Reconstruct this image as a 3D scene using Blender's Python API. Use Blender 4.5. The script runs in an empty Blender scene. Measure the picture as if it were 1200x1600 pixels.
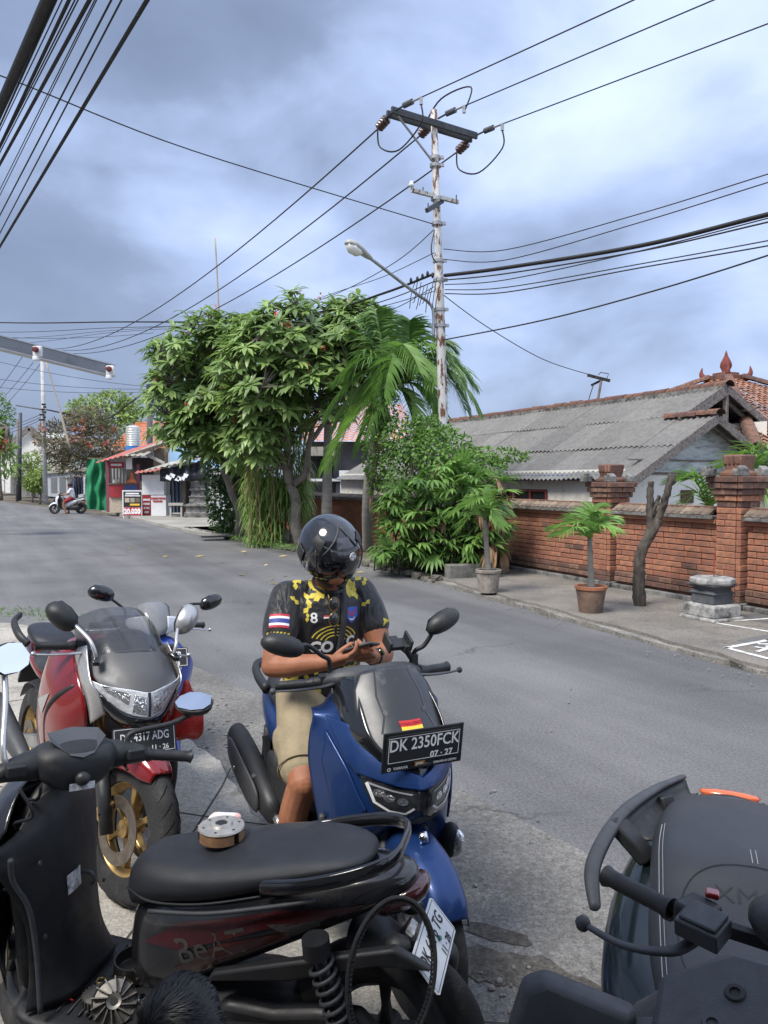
import bpy, bmesh, math, random
from mathutils import Vector, Matrix, Euler, noise as mnoise
from mathutils.bvhtree import BVHTree
SC = bpy.context.scene
COL = SC.collection
R = math.radians
random.seed(7)

# ---------------------------------------------------------------- camera, sky, sun, exposure
EYE = Vector((0, 0, 1.75)); FPX = 1200.0; PITCH = R(-2.386)
cd = bpy.data.cameras.new('camera'); cam = bpy.data.objects.new('camera', cd); COL.objects.link(cam)
cd.sensor_fit = 'HORIZONTAL'; cd.sensor_width = 36; cd.lens = 36 * FPX / 1200
cd.clip_start = 0.05; cd.clip_end = 3000
cam.location = EYE; cam.rotation_euler = (R(90) + PITCH, 0, 0)
SC.camera = cam
SUN_DIR = Vector((-0.42, -0.40, 0.81)).normalized()       # towards the sun
sl = bpy.data.lights.new('sun', 'SUN'); sun = bpy.data.objects.new('sun', sl); COL.objects.link(sun)
sl.energy = 2.6; sl.angle = R(22); sl.color = (1.0, 0.955, 0.88)
sun.rotation_euler = SUN_DIR.to_track_quat('Z', 'Y').to_euler()
W = bpy.data.worlds.new('World'); SC.world = W; W.use_nodes = True
SC.view_settings.view_transform = 'Standard'; SC.view_settings.look = 'None'
SC.view_settings.exposure = 0.92; SC.view_settings.gamma = 1.0
def build_world():
    nt = W.node_tree; N = nt.nodes; L = nt.links; N.clear()
    out = N.new('ShaderNodeOutputWorld'); bg = N.new('ShaderNodeBackground')
    sky = N.new('ShaderNodeTexSky'); sky.sky_type = 'NISHITA'; sky.sun_disc = False
    sky.sun_elevation = math.asin(SUN_DIR.z); sky.sun_rotation = math.atan2(SUN_DIR.x, SUN_DIR.y)
    sky.dust_density = 2.5
    tc = N.new('ShaderNodeTexCoord')
    def vm(op, a, b=None):
        n = N.new('ShaderNodeVectorMath'); n.operation = op
        for i, x in enumerate((a, b)):
            if x is None: continue
            if hasattr(x, 'is_linked'): L.new(x, n.inputs[i])
            else: n.inputs[i].default_value = x
        return n
    def ma(op, a, b=None, clamp=False):
        n = N.new('ShaderNodeMath'); n.operation = op; n.use_clamp = clamp
        for i, x in enumerate((a, b)):
            if x is None: continue
            if hasattr(x, 'is_linked'): L.new(x, n.inputs[i])
            else: n.inputs[i].default_value = x
        return n.outputs[0]
    d = vm('MULTIPLY', tc.outputs['Generated'], (1.0, 1.0, 1.7)).outputs[0]
    def noise(scale, det, rough, off):
        n = N.new('ShaderNodeTexNoise'); n.inputs['Scale'].default_value = scale
        n.inputs['Detail'].default_value = det; n.inputs['Roughness'].default_value = rough
        n.inputs['Distortion'].default_value = 0.25
        L.new(vm('ADD', d, off).outputs[0], n.inputs['Vector']); return n.outputs[0]
    n1 = noise(1.9, 6, 0.5, (3.1, 0.4, 1.7)); n2 = noise(4.0, 6, 0.48, (9.1, 2.4, 0.7))
    grad = vm('DOT_PRODUCT', tc.outputs['Generated'], (0.62, -0.20, 0.34)).outputs['Value']
    v = ma('ADD', ma('ADD', ma('MULTIPLY', n1, 0.95), ma('MULTIPLY', n2, 0.72)), ma('ADD', ma('MULTIPLY', grad, 0.70), -0.305))
    ramp = N.new('ShaderNodeValToRGB'); L.new(v, ramp.inputs[0])
    e = ramp.color_ramp.elements
    e[0].position = 0.22; e[0].color = (0.130, 0.165, 0.250, 1)
    e[1].position = 1.02; e[1].color = (0.62, 0.70, 0.88, 1)
    for p, c in ((0.40, (0.175, 0.220, 0.330, 1)), (0.54, (0.285, 0.355, 0.530, 1)), (0.70, (0.43, 0.515, 0.715, 1))):
        x = e.new(p); x.color = c
    mul = vm('SCALE', ramp.outputs[0]); mul.inputs['Scale'].default_value = 10.0
    mix = N.new('ShaderNodeMix'); mix.data_type = 'RGBA'; mix.inputs[0].default_value = 0.86
    L.new(sky.outputs[0], mix.inputs[6]); L.new(mul.outputs[0], mix.inputs[7])
    L.new(mix.outputs[2], bg.inputs[0]); bg.inputs[1].default_value = 0.1
    L.new(bg.outputs[0], out.inputs[0])
build_world()

# ---------------------------------------------------------------- helpers
CP, SP = math.cos(PITCH), math.sin(PITCH)
def ray(px, py):
    a = (px - 600) / FPX; b = (800 - py) / FPX
    return Vector((a, CP - b * SP, SP + b * CP))
def at(px, py, Y):
    r = ray(px, py); return EYE + r * (Y / r.y)
def gnd(px, py, z=0.0):
    r = ray(px, py); return EYE + r * ((z - EYE.z) / r.z)
def V(*a): return Vector(a)

MATS = {}
def srgb(h):
    c = [int(h[i:i + 2], 16) / 255 for i in (0, 2, 4)]
    return tuple(x / 12.92 if x <= .04045 else ((x + .055) / 1.055) ** 2.4 for x in c)
def mat(name, col, rough=.55, metal=0.0, var=.12, scale=6.0, bump=0.0, bscale=80.0, coat=0.0, spec=.5,
        col2=None, amt=.5, rnd=0.0, alpha=1.0, trans=0.0, ior=1.45, stretch=None, tint=False, sss=0.0,
        dirt=None, dscale=3.0, damt=.5, emis=None, rvar=.1, soft=.12):
    if name in MATS: return MATS[name]
    m = bpy.data.materials.new(name); MATS[name] = m; m.use_nodes = True
    nt = m.node_tree; N = nt.nodes; L = nt.links
    p = N['Principled BSDF']
    col = srgb(col) if isinstance(col, str) else col
    tc = N.new('ShaderNodeTexCoord'); vec = tc.outputs['Object']
    if stretch:
        mp = N.new('ShaderNodeMapping'); mp.inputs['Scale'].default_value = stretch
        L.new(vec, mp.inputs[0]); vec = mp.outputs[0]
    def noise(s, det=5, rr=.55):
        n = N.new('ShaderNodeTexNoise'); n.inputs['Scale'].default_value = s
        n.inputs['Detail'].default_value = det; n.inputs['Roughness'].default_value = rr
        L.new(vec, n.inputs['Vector']); return n.outputs[0]
    def mixc(f, a, b):
        x = N.new('ShaderNodeMix'); x.data_type = 'RGBA'
        for i, q in ((0, f), (6, a), (7, b)):
            if hasattr(q, 'is_linked'): L.new(q, x.inputs[i])
            elif i == 0: x.inputs[i].default_value = q
            else: x.inputs[i].default_value = (*q, 1)
        return x.outputs[2]
    def rng(x, a, b, c=0., d=1.):
        n = N.new('ShaderNodeMapRange')
        for i, q in enumerate((x, a, b, c, d)):
            if hasattr(q, 'is_linked'): L.new(q, n.inputs[i])
            else: n.inputs[i].default_value = q
        return n.outputs[0]
    lo = tuple(max(0, c * (1 - var)) for c in col); hi = tuple(min(1, c * (1 + var)) for c in col)
    n1 = noise(scale)
    base = mixc(rng(n1, .3, .7), lo, hi)
    if col2 is not None:
        c2 = srgb(col2) if isinstance(col2, str) else col2
        base = mixc(rng(noise(scale * .6, 8, .65), 1 - amt - soft, 1 - amt + soft), base, c2)
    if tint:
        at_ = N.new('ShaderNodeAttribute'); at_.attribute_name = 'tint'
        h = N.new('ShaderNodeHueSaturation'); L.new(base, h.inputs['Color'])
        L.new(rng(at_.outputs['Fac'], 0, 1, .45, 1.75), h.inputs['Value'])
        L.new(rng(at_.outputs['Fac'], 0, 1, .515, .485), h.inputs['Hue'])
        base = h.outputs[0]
    if rnd:
        oi = N.new('ShaderNodeObjectInfo'); h = N.new('ShaderNodeHueSaturation'); L.new(base, h.inputs['Color'])
        L.new(rng(oi.outputs['Random'], 0, 1, 1 - rnd, 1 + rnd), h.inputs['Value'])
        L.new(rng(oi.outputs['Random'], 0, 1, .5 - rnd * .03, .5 + rnd * .02), h.inputs['Hue'])
        base = h.outputs[0]
    if dirt is not None:
        dc = srgb(dirt) if isinstance(dirt, str) else dirt
        base = mixc(rng(noise(dscale, 9, .7), .62 - damt * .3, .78 - damt * .25), base, dc)
    L.new(base, p.inputs['Base Color'])
    p.inputs['Metallic'].default_value = metal
    if rvar: L.new(rng(noise(scale * 2.3), .3, .7, max(.02, rough - rvar), min(1, rough + rvar)), p.inputs['Roughness'])
    else: p.inputs['Roughness'].default_value = rough
    p.inputs['Specular IOR Level'].default_value = spec
    p.inputs['Coat Weight'].default_value = coat; p.inputs['Coat Roughness'].default_value = .06
    p.inputs['IOR'].default_value = ior
    p.inputs['Transmission Weight'].default_value = trans
    p.inputs['Alpha'].default_value = alpha
    if sss:
        p.inputs['Subsurface Weight'].default_value = sss; p.inputs['Subsurface Radius'].default_value = (.02, .008, .004)
    if emis: p.inputs['Emission Color'].default_value = (*emis[0], 1); p.inputs['Emission Strength'].default_value = emis[1]
    if bump:
        b = N.new('ShaderNodeBump'); b.inputs['Strength'].default_value = min(1, bump)
        b.inputs['Distance'].default_value = .01 if bump <= 1 else .01 * bump
        L.new(noise(bscale, 6, .6), b.inputs['Height']); L.new(b.outputs[0], p.inputs['Normal'])
    if tint:
        o = N['Material Output']; t = N.new('ShaderNodeBsdfTranslucent'); ms = N.new('ShaderNodeMixShader')
        hs = N.new('ShaderNodeHueSaturation'); hs.inputs['Value'].default_value = 1.5; hs.inputs['Saturation'].default_value = 1.1
        L.new(base, hs.inputs['Color']); L.new(hs.outputs[0], t.inputs[0])
        ms.inputs[0].default_value = .28
        L.new(p.outputs[0], ms.inputs[1]); L.new(t.outputs[0], ms.inputs[2]); L.new(ms.outputs[0], o.inputs[0])
    return m

def frame(p):                                           # matrices along a polyline
    T = []
    n = len(p)
    for i in range(n):
        t = (p[min(i + 1, n - 1)] - p[max(i - 1, 0)])
        t = t.normalized() if t.length > 1e-9 else Vector((0, 0, 1))
        T.append(t)
    up = Vector((0, 0, 1)) if abs(T[0].z) < .9 else Vector((1, 0, 0))
    x = T[0].cross(up).normalized(); F = []
    for i in range(n):
        x = (x - T[i] * x.dot(T[i]))
        x = x.normalized() if x.length > 1e-6 else T[i].orthogonal().normalized()
        F.append((x, T[i].cross(x).normalized(), T[i]))
    return F
def spline(P, n=6):
    P = [Vector(p) for p in P]; out = []
    for i in range(len(P) - 1):
        p0 = P[max(i - 1, 0)]; p1 = P[i]; p2 = P[i + 1]; p3 = P[min(i + 2, len(P) - 1)]
        for k in range(n):
            t = k / n; t2 = t * t; t3 = t2 * t
            out.append(.5 * ((2 * p1) + (p2 - p0) * t + (2 * p0 - 5 * p1 + 4 * p2 - p3) * t2 + (3 * p1 - p0 - 3 * p2 + p3) * t3))
    out.append(P[-1]); return out
class MB:
    def __init__(s, M=None): s.v = []; s.f = []; s.mi = []; s.t = []; s.M = M; s.cur = 0; s.tint = .5
    def add(s, vs, fs):
        o = len(s.v)
        s.v += [(s.M @ Vector(q)) if s.M else Vector(q) for q in vs]
        s.f += [tuple(i + o for i in q) for q in fs]
        s.mi += [s.cur] * len(fs); s.t += [s.tint] * len(fs); return s
    def box(s, c, size, rot=None):
        c = Vector(c); h = Vector(size) / 2; m = rot.to_matrix() if isinstance(rot, Euler) else (Matrix.Rotation(rot, 3, 'Z') if isinstance(rot, (int, float)) else rot)
        vs = []
        for z in (-1, 1):
            for y in (-1, 1):
                for x in (-1, 1):
                    q = Vector((x * h.x, y * h.y, z * h.z)); vs.append(c + (m @ q if m else q))
        return s.add(vs, [(0, 2, 3, 1), (4, 5, 7, 6), (0, 1, 5, 4), (2, 6, 7, 3), (0, 4, 6, 2), (1, 3, 7, 5)])
    def beam(s, a, b, w, h, up=(0, 0, 1)):
        a = Vector(a); b = Vector(b); t = (b - a).normalized(); up = Vector(up)
        x = t.cross(up); x = x.normalized() if x.length > 1e-5 else t.orthogonal().normalized(); y = x.cross(t)
        vs = [p + x * (i * w / 2) + y * (j * h / 2) for p in (a, b) for j in (-1, 1) for i in (-1, 1)]
        return s.add(vs, [(0, 1, 3, 2), (4, 6, 7, 5), (0, 4, 5, 1), (2, 3, 7, 6), (0, 2, 6, 4), (1, 5, 7, 3)])
    def loft(s, rings, closed=True, caps=True, wrap=False):
        n = len(rings[0]); vs = [q for r in rings for q in r]; fs = []
        m = len(rings); mm = m if wrap else m - 1
        for i in range(mm):
            a = i * n; b = ((i + 1) % m) * n
            for j in range(n if closed else n - 1):
                k = (j + 1) % n; fs.append((a + j, a + k, b + k, b + j))
        if caps and closed and not wrap:
            fs.append(tuple(range(n - 1, -1, -1))); fs.append(tuple((m - 1) * n + j for j in range(n)))
        return s.add(vs, fs)
    def tube(s, pts, r, n=8, caps=True, wrap=False, sy=1.0, rot=0):
        P = [Vector(p) for p in pts]
        if wrap: Q = P[-1:] + P + P[:1]; F = frame(Q)[1:-1]
        else: F = frame(P)
        rr = r if isinstance(r, (list, tuple)) else [r] * len(P); rings = []
        for p, (x, y, t), q in zip(P, F, rr):
            rings.append([p + (x * math.cos(a + rot) + y * math.sin(a + rot) * sy) * q for a in [2 * math.pi * k / n for k in range(n)]])
        return s.loft(rings, True, caps, wrap)
    def lathe(s, prof, n=24, c=(0, 0, 0), axis=(0, 0, 1), caps=False, arc=None):
        c = Vector(c); q = Vector(axis).normalized().to_track_quat('Z', 'Y').to_matrix()
        a0, a1 = arc if arc else (0, 2 * math.pi); k = n if not arc else n + 1
        rings = [[c + q @ Vector((r * math.cos(a), r * math.sin(a), z)) for a in [a0 + (a1 - a0) * j / n for j in range(k)]] for r, z in prof]
        return s.loft(rings, arc is None, caps)
    def ell(s, c, rad, n=12, m=8, rot=None):
        c = Vector(c); rad = (rad,) * 3 if isinstance(rad, (int, float)) else rad
        mt = rot.to_matrix() if isinstance(rot, Euler) else rot
        rings = []
        for i in range(m + 1):
            th = math.pi * i / m; th = min(max(th, .02), math.pi - .02)
            rr = []
            for j in range(n):
                a = 2 * math.pi * j / n
                q = Vector((rad[0] * math.sin(th) * math.cos(a), rad[1] * math.sin(th) * math.sin(a), -rad[2] * math.cos(th)))
                rr.append(c + (mt @ q if mt else q))
            rings.append(rr)
        return s.loft(rings)
    def prism(s, poly, d, M=None):                        # poly in xy, extruded 0..d along z
        n = len(poly); M = M or Matrix.Identity(4)
        vs = [M @ Vector((x, y, 0)) for x, y in poly] + [M @ Vector((x, y, d)) for x, y in poly]
        return s.add(vs, [tuple(range(n - 1, -1, -1)), tuple(range(n, 2 * n))] + [(i, (i + 1) % n, n + (i + 1) % n, n + i) for i in range(n)])
    def sheet(s, pts): return s.add(pts, [tuple(range(len(pts)))])
    def grid(s, fn, nu, nv):
        return s.add([fn(i / nu, j / nv) for j in range(nv + 1) for i in range(nu + 1)],
                     [(j * (nu + 1) + i, j * (nu + 1) + i + 1, (j + 1) * (nu + 1) + i + 1, (j + 1) * (nu + 1) + i) for j in range(nv) for i in range(nu)])
    def mesh(s, name, mats, smooth=True):
        me = bpy.data.meshes.new(name); me.from_pydata([tuple(q) for q in s.v], [], s.f)
        for m in (mats if isinstance(mats, (list, tuple)) else [mats]): me.materials.append(m)
        if s.cur or any(s.mi): me.polygons.foreach_set('material_index', s.mi)
        if smooth: me.polygons.foreach_set('use_smooth', [True] * len(me.polygons))
        if any(abs(t - .5) > 1e-6 for t in s.t):
            a = me.attributes.new('tint', 'FLOAT', 'FACE'); a.data.foreach_set('value', s.t)
        me.update(); return me
    def obj(s, name, mats, parent=None, smooth=False, sub=0, bevel=0, solid=0, auto=None, fix=True, **tags):
        me = s.mesh(name, mats, smooth or sub > 0)
        if fix:
            bm = bmesh.new(); bm.from_mesh(me); bmesh.ops.recalc_face_normals(bm, faces=bm.faces); bm.to_mesh(me); bm.free()
        o = bpy.data.objects.new(name, me); COL.objects.link(o)
        if parent: o.parent = parent
        if solid: md = o.modifiers.new('solid', 'SOLIDIFY'); md.thickness = solid; md.offset = 0
        if bevel: md = o.modifiers.new('bevel', 'BEVEL'); md.width = bevel; md.segments = 2; md.limit_method = 'ANGLE'; md.angle_limit = R(32)
        if sub: md = o.modifiers.new('sub', 'SUBSURF'); md.levels = sub; md.render_levels = sub
        if auto is not None or (bevel and smooth is False and not sub):
            me.polygons.foreach_set('use_smooth', [True] * len(me.polygons))
            try: me.set_sharp_from_angle(angle=R(auto if auto else 40))
            except Exception: pass
        tag(o, **tags); return o
def tag(o, label=None, cat=None, group=None, kind=None):
    if label: o['label'] = label
    if cat: o['category'] = cat
    if group: o['group'] = group
    if kind: o['kind'] = kind
    return o
def empty(name, loc=(0, 0, 0), rz=0, **t):
    o = bpy.data.objects.new(name, None); COL.objects.link(o); o.location = loc; o.rotation_euler = (0, 0, rz) if isinstance(rz, (int, float)) else rz
    o.empty_display_size = .1
    return tag(o, **t)
def inst(name, me, parent, loc, rz=0, scale=None, rot=None):
    o = bpy.data.objects.new(name, me); COL.objects.link(o); o.parent = parent; o.location = loc
    o.rotation_euler = rot if rot else (0, 0, rz)
    if scale: o.scale = scale
    return o
def text_mesh(txt, size=1.0, align='CENTER', bold=0.0, depth=0.0):
    cu = bpy.data.curves.new('lettering', 'FONT'); cu.body = txt; cu.size = size; cu.align_x = align; cu.align_y = 'CENTER'
    cu.offset = bold; cu.extrude = depth; cu.resolution_u = 3
    o = bpy.data.objects.new('lettering_tmp', cu); COL.objects.link(o)
    bpy.context.view_layer.update()
    me = bpy.data.meshes.new_from_object(o.evaluated_get(bpy.context.evaluated_depsgraph_get()))
    bpy.data.objects.remove(o); bpy.data.curves.remove(cu); me.name = 'lettering'; return me
def text(txt, size, M, material, parent, sx=1.0, bold=0.0, name='lettering', align='CENTER'):
    me = text_mesh(txt, size, align, bold)
    me.transform(M @ Matrix.Diagonal((sx, 1, 1, 1))); me.materials.clear(); me.materials.append(material)
    o = bpy.data.objects.new(name, me); COL.objects.link(o); o.parent = parent; return o
def basis(o, x, y):                                     # 4x4 with x,y axes given, origin o
    x = Vector(x).normalized(); y = Vector(y); y = (y - x * y.dot(x)).normalized(); z = x.cross(y)
    M = Matrix((x, y, z)).transposed().to_4x4(); M.translation = Vector(o); return M
def apply_mods(o):
    dg = bpy.context.evaluated_depsgraph_get(); bpy.context.view_layer.update()
    me = bpy.data.meshes.new_from_object(o.evaluated_get(dg)); o.modifiers.clear(); o.data = me; return o
def rand(a, b): return a + (b - a) * random.random()
# ================================================================ setting: ground, road, pavements
def rough_ground(name, col, col2, fine=140, patch=.5, crack=.0, spots=.3, bump=.6, dark=None, light=.25, rough=.9):
    m = bpy.data.materials.new(name); m.use_nodes = True; nt = m.node_tree; N = nt.nodes; L = nt.links
    p = N['Principled BSDF']; tc = N.new('ShaderNodeTexCoord'); vec = tc.outputs['Object']
    def noise(s, det=4, rr=.55, v=vec):
        n = N.new('ShaderNodeTexNoise'); n.inputs['Scale'].default_value = s; n.inputs['Detail'].default_value = det
        n.inputs['Roughness'].default_value = rr; L.new(v, n.inputs['Vector']); return n
    def rng(x, a, b, c=0., d=1.):
        n = N.new('ShaderNodeMapRange'); L.new(x, n.inputs[0])
        for i, q in enumerate((a, b, c, d)): n.inputs[i + 1].default_value = q
        return n.outputs[0]
    def mix(f, a, b, mode='MIX'):
        x = N.new('ShaderNodeMix'); x.data_type = 'RGBA'; x.blend_type = mode
        for i, q in ((0, f), (6, a), (7, b)):
            if hasattr(q, 'is_linked'): L.new(q, x.inputs[i])
            elif i == 0: x.inputs[i].default_value = q
            else: x.inputs[i].default_value = (*q, 1)
        return x.outputs[2]
    base = mix(rng(noise(patch, 7, .6).outputs[0], .38, .62), col, col2)
    fn = noise(fine, 3, .7)
    base = mix(rng(fn.outputs[0], .35, .65), mix(1.0, base, (1 - spots,) * 3, 'MULTIPLY'), mix(1.0, base, (1 + light,) * 3, 'MULTIPLY'))
    mg = noise(fine * .28, 3, .75)
    base = mix(rng(mg.outputs[0], .40, .60), mix(1.0, base, (1 - spots * .55,) * 3, 'MULTIPLY'), mix(1.0, base, (1 + light * .5,) * 3, 'MULTIPLY'))
    h = fn.outputs[0]
    if dark:
        base = mix(rng(noise(patch * 2.6, 9, .72).outputs[0], .55, .68, 0, .8), base, dark)
    if name == 'asphalt':
        m0 = N.new('ShaderNodeMapping'); m0.inputs['Rotation'].default_value = (0, 0, R(-118)); L.new(vec, m0.inputs[0]); mp = N.new('ShaderNodeMapping'); mp.inputs['Scale'].default_value = (.06, .9, 1); L.new(m0.outputs[0], mp.inputs[0])
        ln_ = noise(1.0, 5, .6, mp.outputs[0]); base = mix(rng(ln_.outputs[0], .38, .62), mix(1.0, base, (.80,) * 3, 'MULTIPLY'), mix(1.0, base, (1.16, 1.15, 1.13), 'MULTIPLY'))
        base = mix(rng(noise(1.1, 6, .7).outputs[0], .66, .74, 0, .45), base, (.07, .07, .072)); base = mix(rng(noise(2.7, 8, .75).outputs[0], .66, .72, 0, .35), base, (.27, .26, .245))
    if crack:
        wv = N.new('ShaderNodeVectorMath'); wv.operation = 'ADD'; L.new(vec, wv.inputs[0])
        sc = N.new('ShaderNodeVectorMath'); sc.operation = 'SCALE'; L.new(noise(2.2, 5, .6).outputs['Color'], sc.inputs[0]); sc.inputs['Scale'].default_value = .55
        L.new(sc.outputs[0], wv.inputs[1])
        vo = N.new('ShaderNodeTexVoronoi'); vo.feature = 'DISTANCE_TO_EDGE'; vo.inputs['Scale'].default_value = .42
        L.new(wv.outputs[0], vo.inputs['Vector'])
        cm = N.new('ShaderNodeMath'); cm.operation = 'MULTIPLY'
        L.new(rng(vo.outputs['Distance'], .0, .009, 1, 0), cm.inputs[0]); L.new(rng(noise(.35, 3).outputs[0], .5, .6), cm.inputs[1])
        cc = N.new('ShaderNodeMath'); cc.operation = 'MULTIPLY'; cc.inputs[1].default_value = crack; L.new(cm.outputs[0], cc.inputs[0])
        base = mix(cc.outputs[0], base, tuple(c * .35 for c in col))
    L.new(base, p.inputs['Base Color']); p.inputs['Roughness'].default_value = rough
    p.inputs['Specular IOR Level'].default_value = .3
    b = N.new('ShaderNodeBump'); b.inputs['Strength'].default_value = bump; b.inputs['Distance'].default_value = .006
    L.new(h, b.inputs['Height']); L.new(b.outputs[0], p.inputs['Normal'])
    return m
def jag(P, step, amp, seed=0):
    out = []
    for a, b in zip(P[:-1], P[1:]):
        a = Vector(a); b = Vector(b); n = max(1, int((b - a).length / step)); d = (b - a).normalized(); nn = Vector((-d.y, d.x))
        for k in range(n):
            q = a + (b - a) * k / n
            j = mnoise.noise(Vector((q.x * 1.7 + seed, q.y * 1.7, seed))) * amp + mnoise.noise(Vector((q.x * 7 + seed, q.y * 7, 3))) * amp * .5
            out.append(q + nn * j)
    out.append(Vector(P[-1])); return out
FAR = [(7.2, -3), (4.6, 3.6), (2.95, 7.78), (0.95, 12.73), (-0.6, 16.2), (-4.2, 22.1), (-11.7, 35), (-22, 50), (-45, 82), (-85, 125), (-150, 180)]
NEAR = [(3.2, -3), (1.7, .6), (0.95, 1.95), (0.36, 3.04), (-1.18, 5.06), (-3.65, 8.7), (-5.6, 10.6), (-11, 17), (-22, 30), (-38, 46), (-70, 80), (-160, 160)]
g = MB(); g.box((0, 700, -.55), (3000, 1600, 1.0))
M_SOIL = rough_ground('soil', (.16, .135, .105), (.11, .095, .07), 60, .6, 0, .35, .8)
M_ASPH = rough_ground('asphalt', (.150, .149, .152), (.118, .118, .122), 190, .55, .75, .34, .8, None, .45, .86)
M_OLD = rough_ground('old_concrete', (.27, .257, .232), (.19, .18, .162), 120, 1.1, .6, .3, .9, (.10, .095, .085))
M_APRON = rough_ground('apron_concrete', (.40, .375, .33), (.30, .28, .245), 90, .9, .7, .25, .8, (.15, .135, .115))
M_SHOULD = rough_ground('shoulder', (.215, .207, .193), (.155, .15, .14), 110, 1.7, .9, .42, 1, (.10, .093, .083))
M_PAVE = rough_ground('pavement_concrete', (.235, .215, .19), (.165, .152, .135), 100, .8, .7, .3, .8, (.105, .097, .088))
g.obj('ground', M_SOIL, kind='structure')
def strip(name, A, B, z, m, thick=.0, kind='structure'):
    b = MB(); poly = [Vector((p[0], p[1], z)) for p in A] + [Vector((p[0], p[1], z)) for p in reversed(B)]
    n = len(poly)
    if thick:
        b.add([p for p in poly] + [p - Vector((0, 0, thick)) for p in poly], [tuple(range(n))] + [(i, n + i, n + (i + 1) % n, (i + 1) % n) for i in range(n)])
    else: b.add(poly, [tuple(range(n))])
    o = b.obj(name, m, kind=kind)
    bm = bmesh.new(); bm.from_mesh(o.data); bmesh.ops.triangulate(bm, faces=[f for f in bm.faces if len(f.verts) > 4]); bm.to_mesh(o.data); bm.free()
    return o
farj = jag(FAR[:7], .18, .09, 2) + [Vector(p) for p in FAR[7:]]
nearj = jag([(p[0] - .35, p[1] - .2) for p in NEAR[:8]], .15, .10, 9) + [Vector(p) for p in NEAR[8:]]
strip('road', nearj, farj, .0, M_ASPH)
# older patched strip along the near edge of the asphalt
seam = [(2.2, .6), (1.62, 2.2), (.98, 3.47), (.49, 4.2), (-.55, 5.55), (-1.9, 7.3), (-3.4, 9.0)]
strip('road_shoulder', [(1.0, .6), (.3, 1.95), (-.2, 2.7), (-1.7, 4.7), (-4.2, 8.4)], jag(seam, .2, .035, 6), .005, M_SHOULD)
apj = jag([(.9, .45), (.40, 1.9), (-.05, 2.75), (-1.02, 4.62), (-1.30, 5.05), (-3.45, 8.45), (-4.4, 9.1), (-5.6, 9.5), (-9, 11)], .10, .05, 12)
strip('apron', [(1.6, -3.2)] + apj, [(-12, -3.2), (-12, 11)], .035, M_APRON, .3)
j = MB()
for a, b in (((-3.4, 4.6), (-.42, 3.70)), ((-3.2, 2.35), (.55, 2.35)), ((-2.05, 6.4), (-4.6, 4.9)), ((-.9, 4.5), (-1.15, -2))):
    a, b = Vector((*a, .0372)), Vector((*b, .0372)); pts = [a.lerp(b, k / 24) for k in range(25)]
    nn = Vector((-(b - a).y, (b - a).x, 0)).normalized()
    pts = [p + nn * mnoise.noise(p * 2.3) * .03 for p in pts]
    w = [.004 + .003 * abs(mnoise.noise(p * 5)) for p in pts]
    for k in range(24): j.add([pts[k] - nn * w[k], pts[k + 1] - nn * w[k + 1], pts[k + 1] + nn * w[k + 1], pts[k] + nn * w[k]], [(0, 1, 2, 3)])
j.obj('apron_joints', mat('joint_dirt', (.05, .045, .04), .95), kind='structure')
M_DIRT = rough_ground('dirt', (.12, .108, .092), (.075, .067, .058), 70, 3, 0, .45, 1)
for k, (px, py, w_, h_) in enumerate(((840, 1525, .26, .10), (775, 1462, .13, .05), (905, 1572, .18, .07), (750, 1520, .10, .06))):
    c = gnd(px, py); d = MB(); d.sheet([V(c.x + w_ * math.cos(a) * (1 + .45 * mnoise.noise(V(math.cos(a) * 2, math.sin(a) * 2, k))), c.y + h_ * math.sin(a) * (1 + .5 * mnoise.noise(V(math.cos(a) * 3, math.sin(a) * 3, k + 5))) - .5 * w_ * math.cos(a), .0075 + k * .0004) for a in [j * math.pi / 24 for j in range(48)]]); d.obj('dirt_patch', M_DIRT, kind='structure')
# far-side pavement in front of the brick wall, with a worn kerb edge
U = Vector((-.4388, .8986, 0)); NV = Vector((.8986, .4388, 0)); WA = Vector((2.33, 14.7, 0))
def wl(s, q=0.0, z=0.0): return WA - U * s + NV * q + Vector((0, 0, z))      # s towards the camera, q behind the wall
pj = jag([(6.3, -.6), (4.75, 3.6), (3.08, 7.78), (1.10, 12.73), (.86, 13.4)], .14, .08, 20)
strip('pavement', pj, [wl(16, .3).xy, wl(0, .3).xy, wl(-1.2, .1).xy], .075, M_PAVE, .2)
strip('pavement_edge', jag([(6.22, -.6), (4.66, 3.6), (2.98, 7.78), (1.0, 12.73), (.70, 13.3)], .12, .10, 23), pj, .04, rough_ground('broken_edge', (.30, .285, .26), (.20, .19, .17), 60, 2.2, 0, .4, 1), .1)
bedA = jag([(.80, 13.3), (-.50, 16.2), (-4.0, 22.1), (-6.9, 27)], .2, .05, 31)
strip('planting_bed', bedA, [wl(-1.0, .1).xy, wl(-15, .1).xy], .10, M_SOIL, .2)
# low stone edging of the planting bed, stone by stone
M_STONE = mat('edging_stone', (.17, .155, .135), .95, var=.3, scale=5, bump=1, bscale=30, rnd=.3, dirt=(.05, .06, .03), damt=.6)
kb = empty('bed_edging', (0, 0, 0), label='low mossy stone edging along the planting bed across the road', cat='kerb')
def rock(seed, sx, sy, sz):
    b = MB(); b.ell((0, 0, 0), (sx, sy, sz), 10, 7)
    b.v = [Vector((max(-sx * .8, min(sx * .8, v.x)), max(-sy * .7, min(sy * .7, v.y)), max(-sz * .7, min(sz * .62, v.z)))) * (1 + .30 * mnoise.noise(v * 13 + Vector((seed * 3.3, 0, 0)))) for v in b.v]; return b.mesh('stone', M_STONE, False)
stone_meshes = [rock(k, .17, .10, .10) for k in range(5)]
q = [Vector((p.x, p.y, .07)) for p in jag([(.98, 12.9), (.66, 13.5), (-.60, 16.1), (-4.15, 22.0), (-6.9, 26.7)], .26, .03, 33)]
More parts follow.
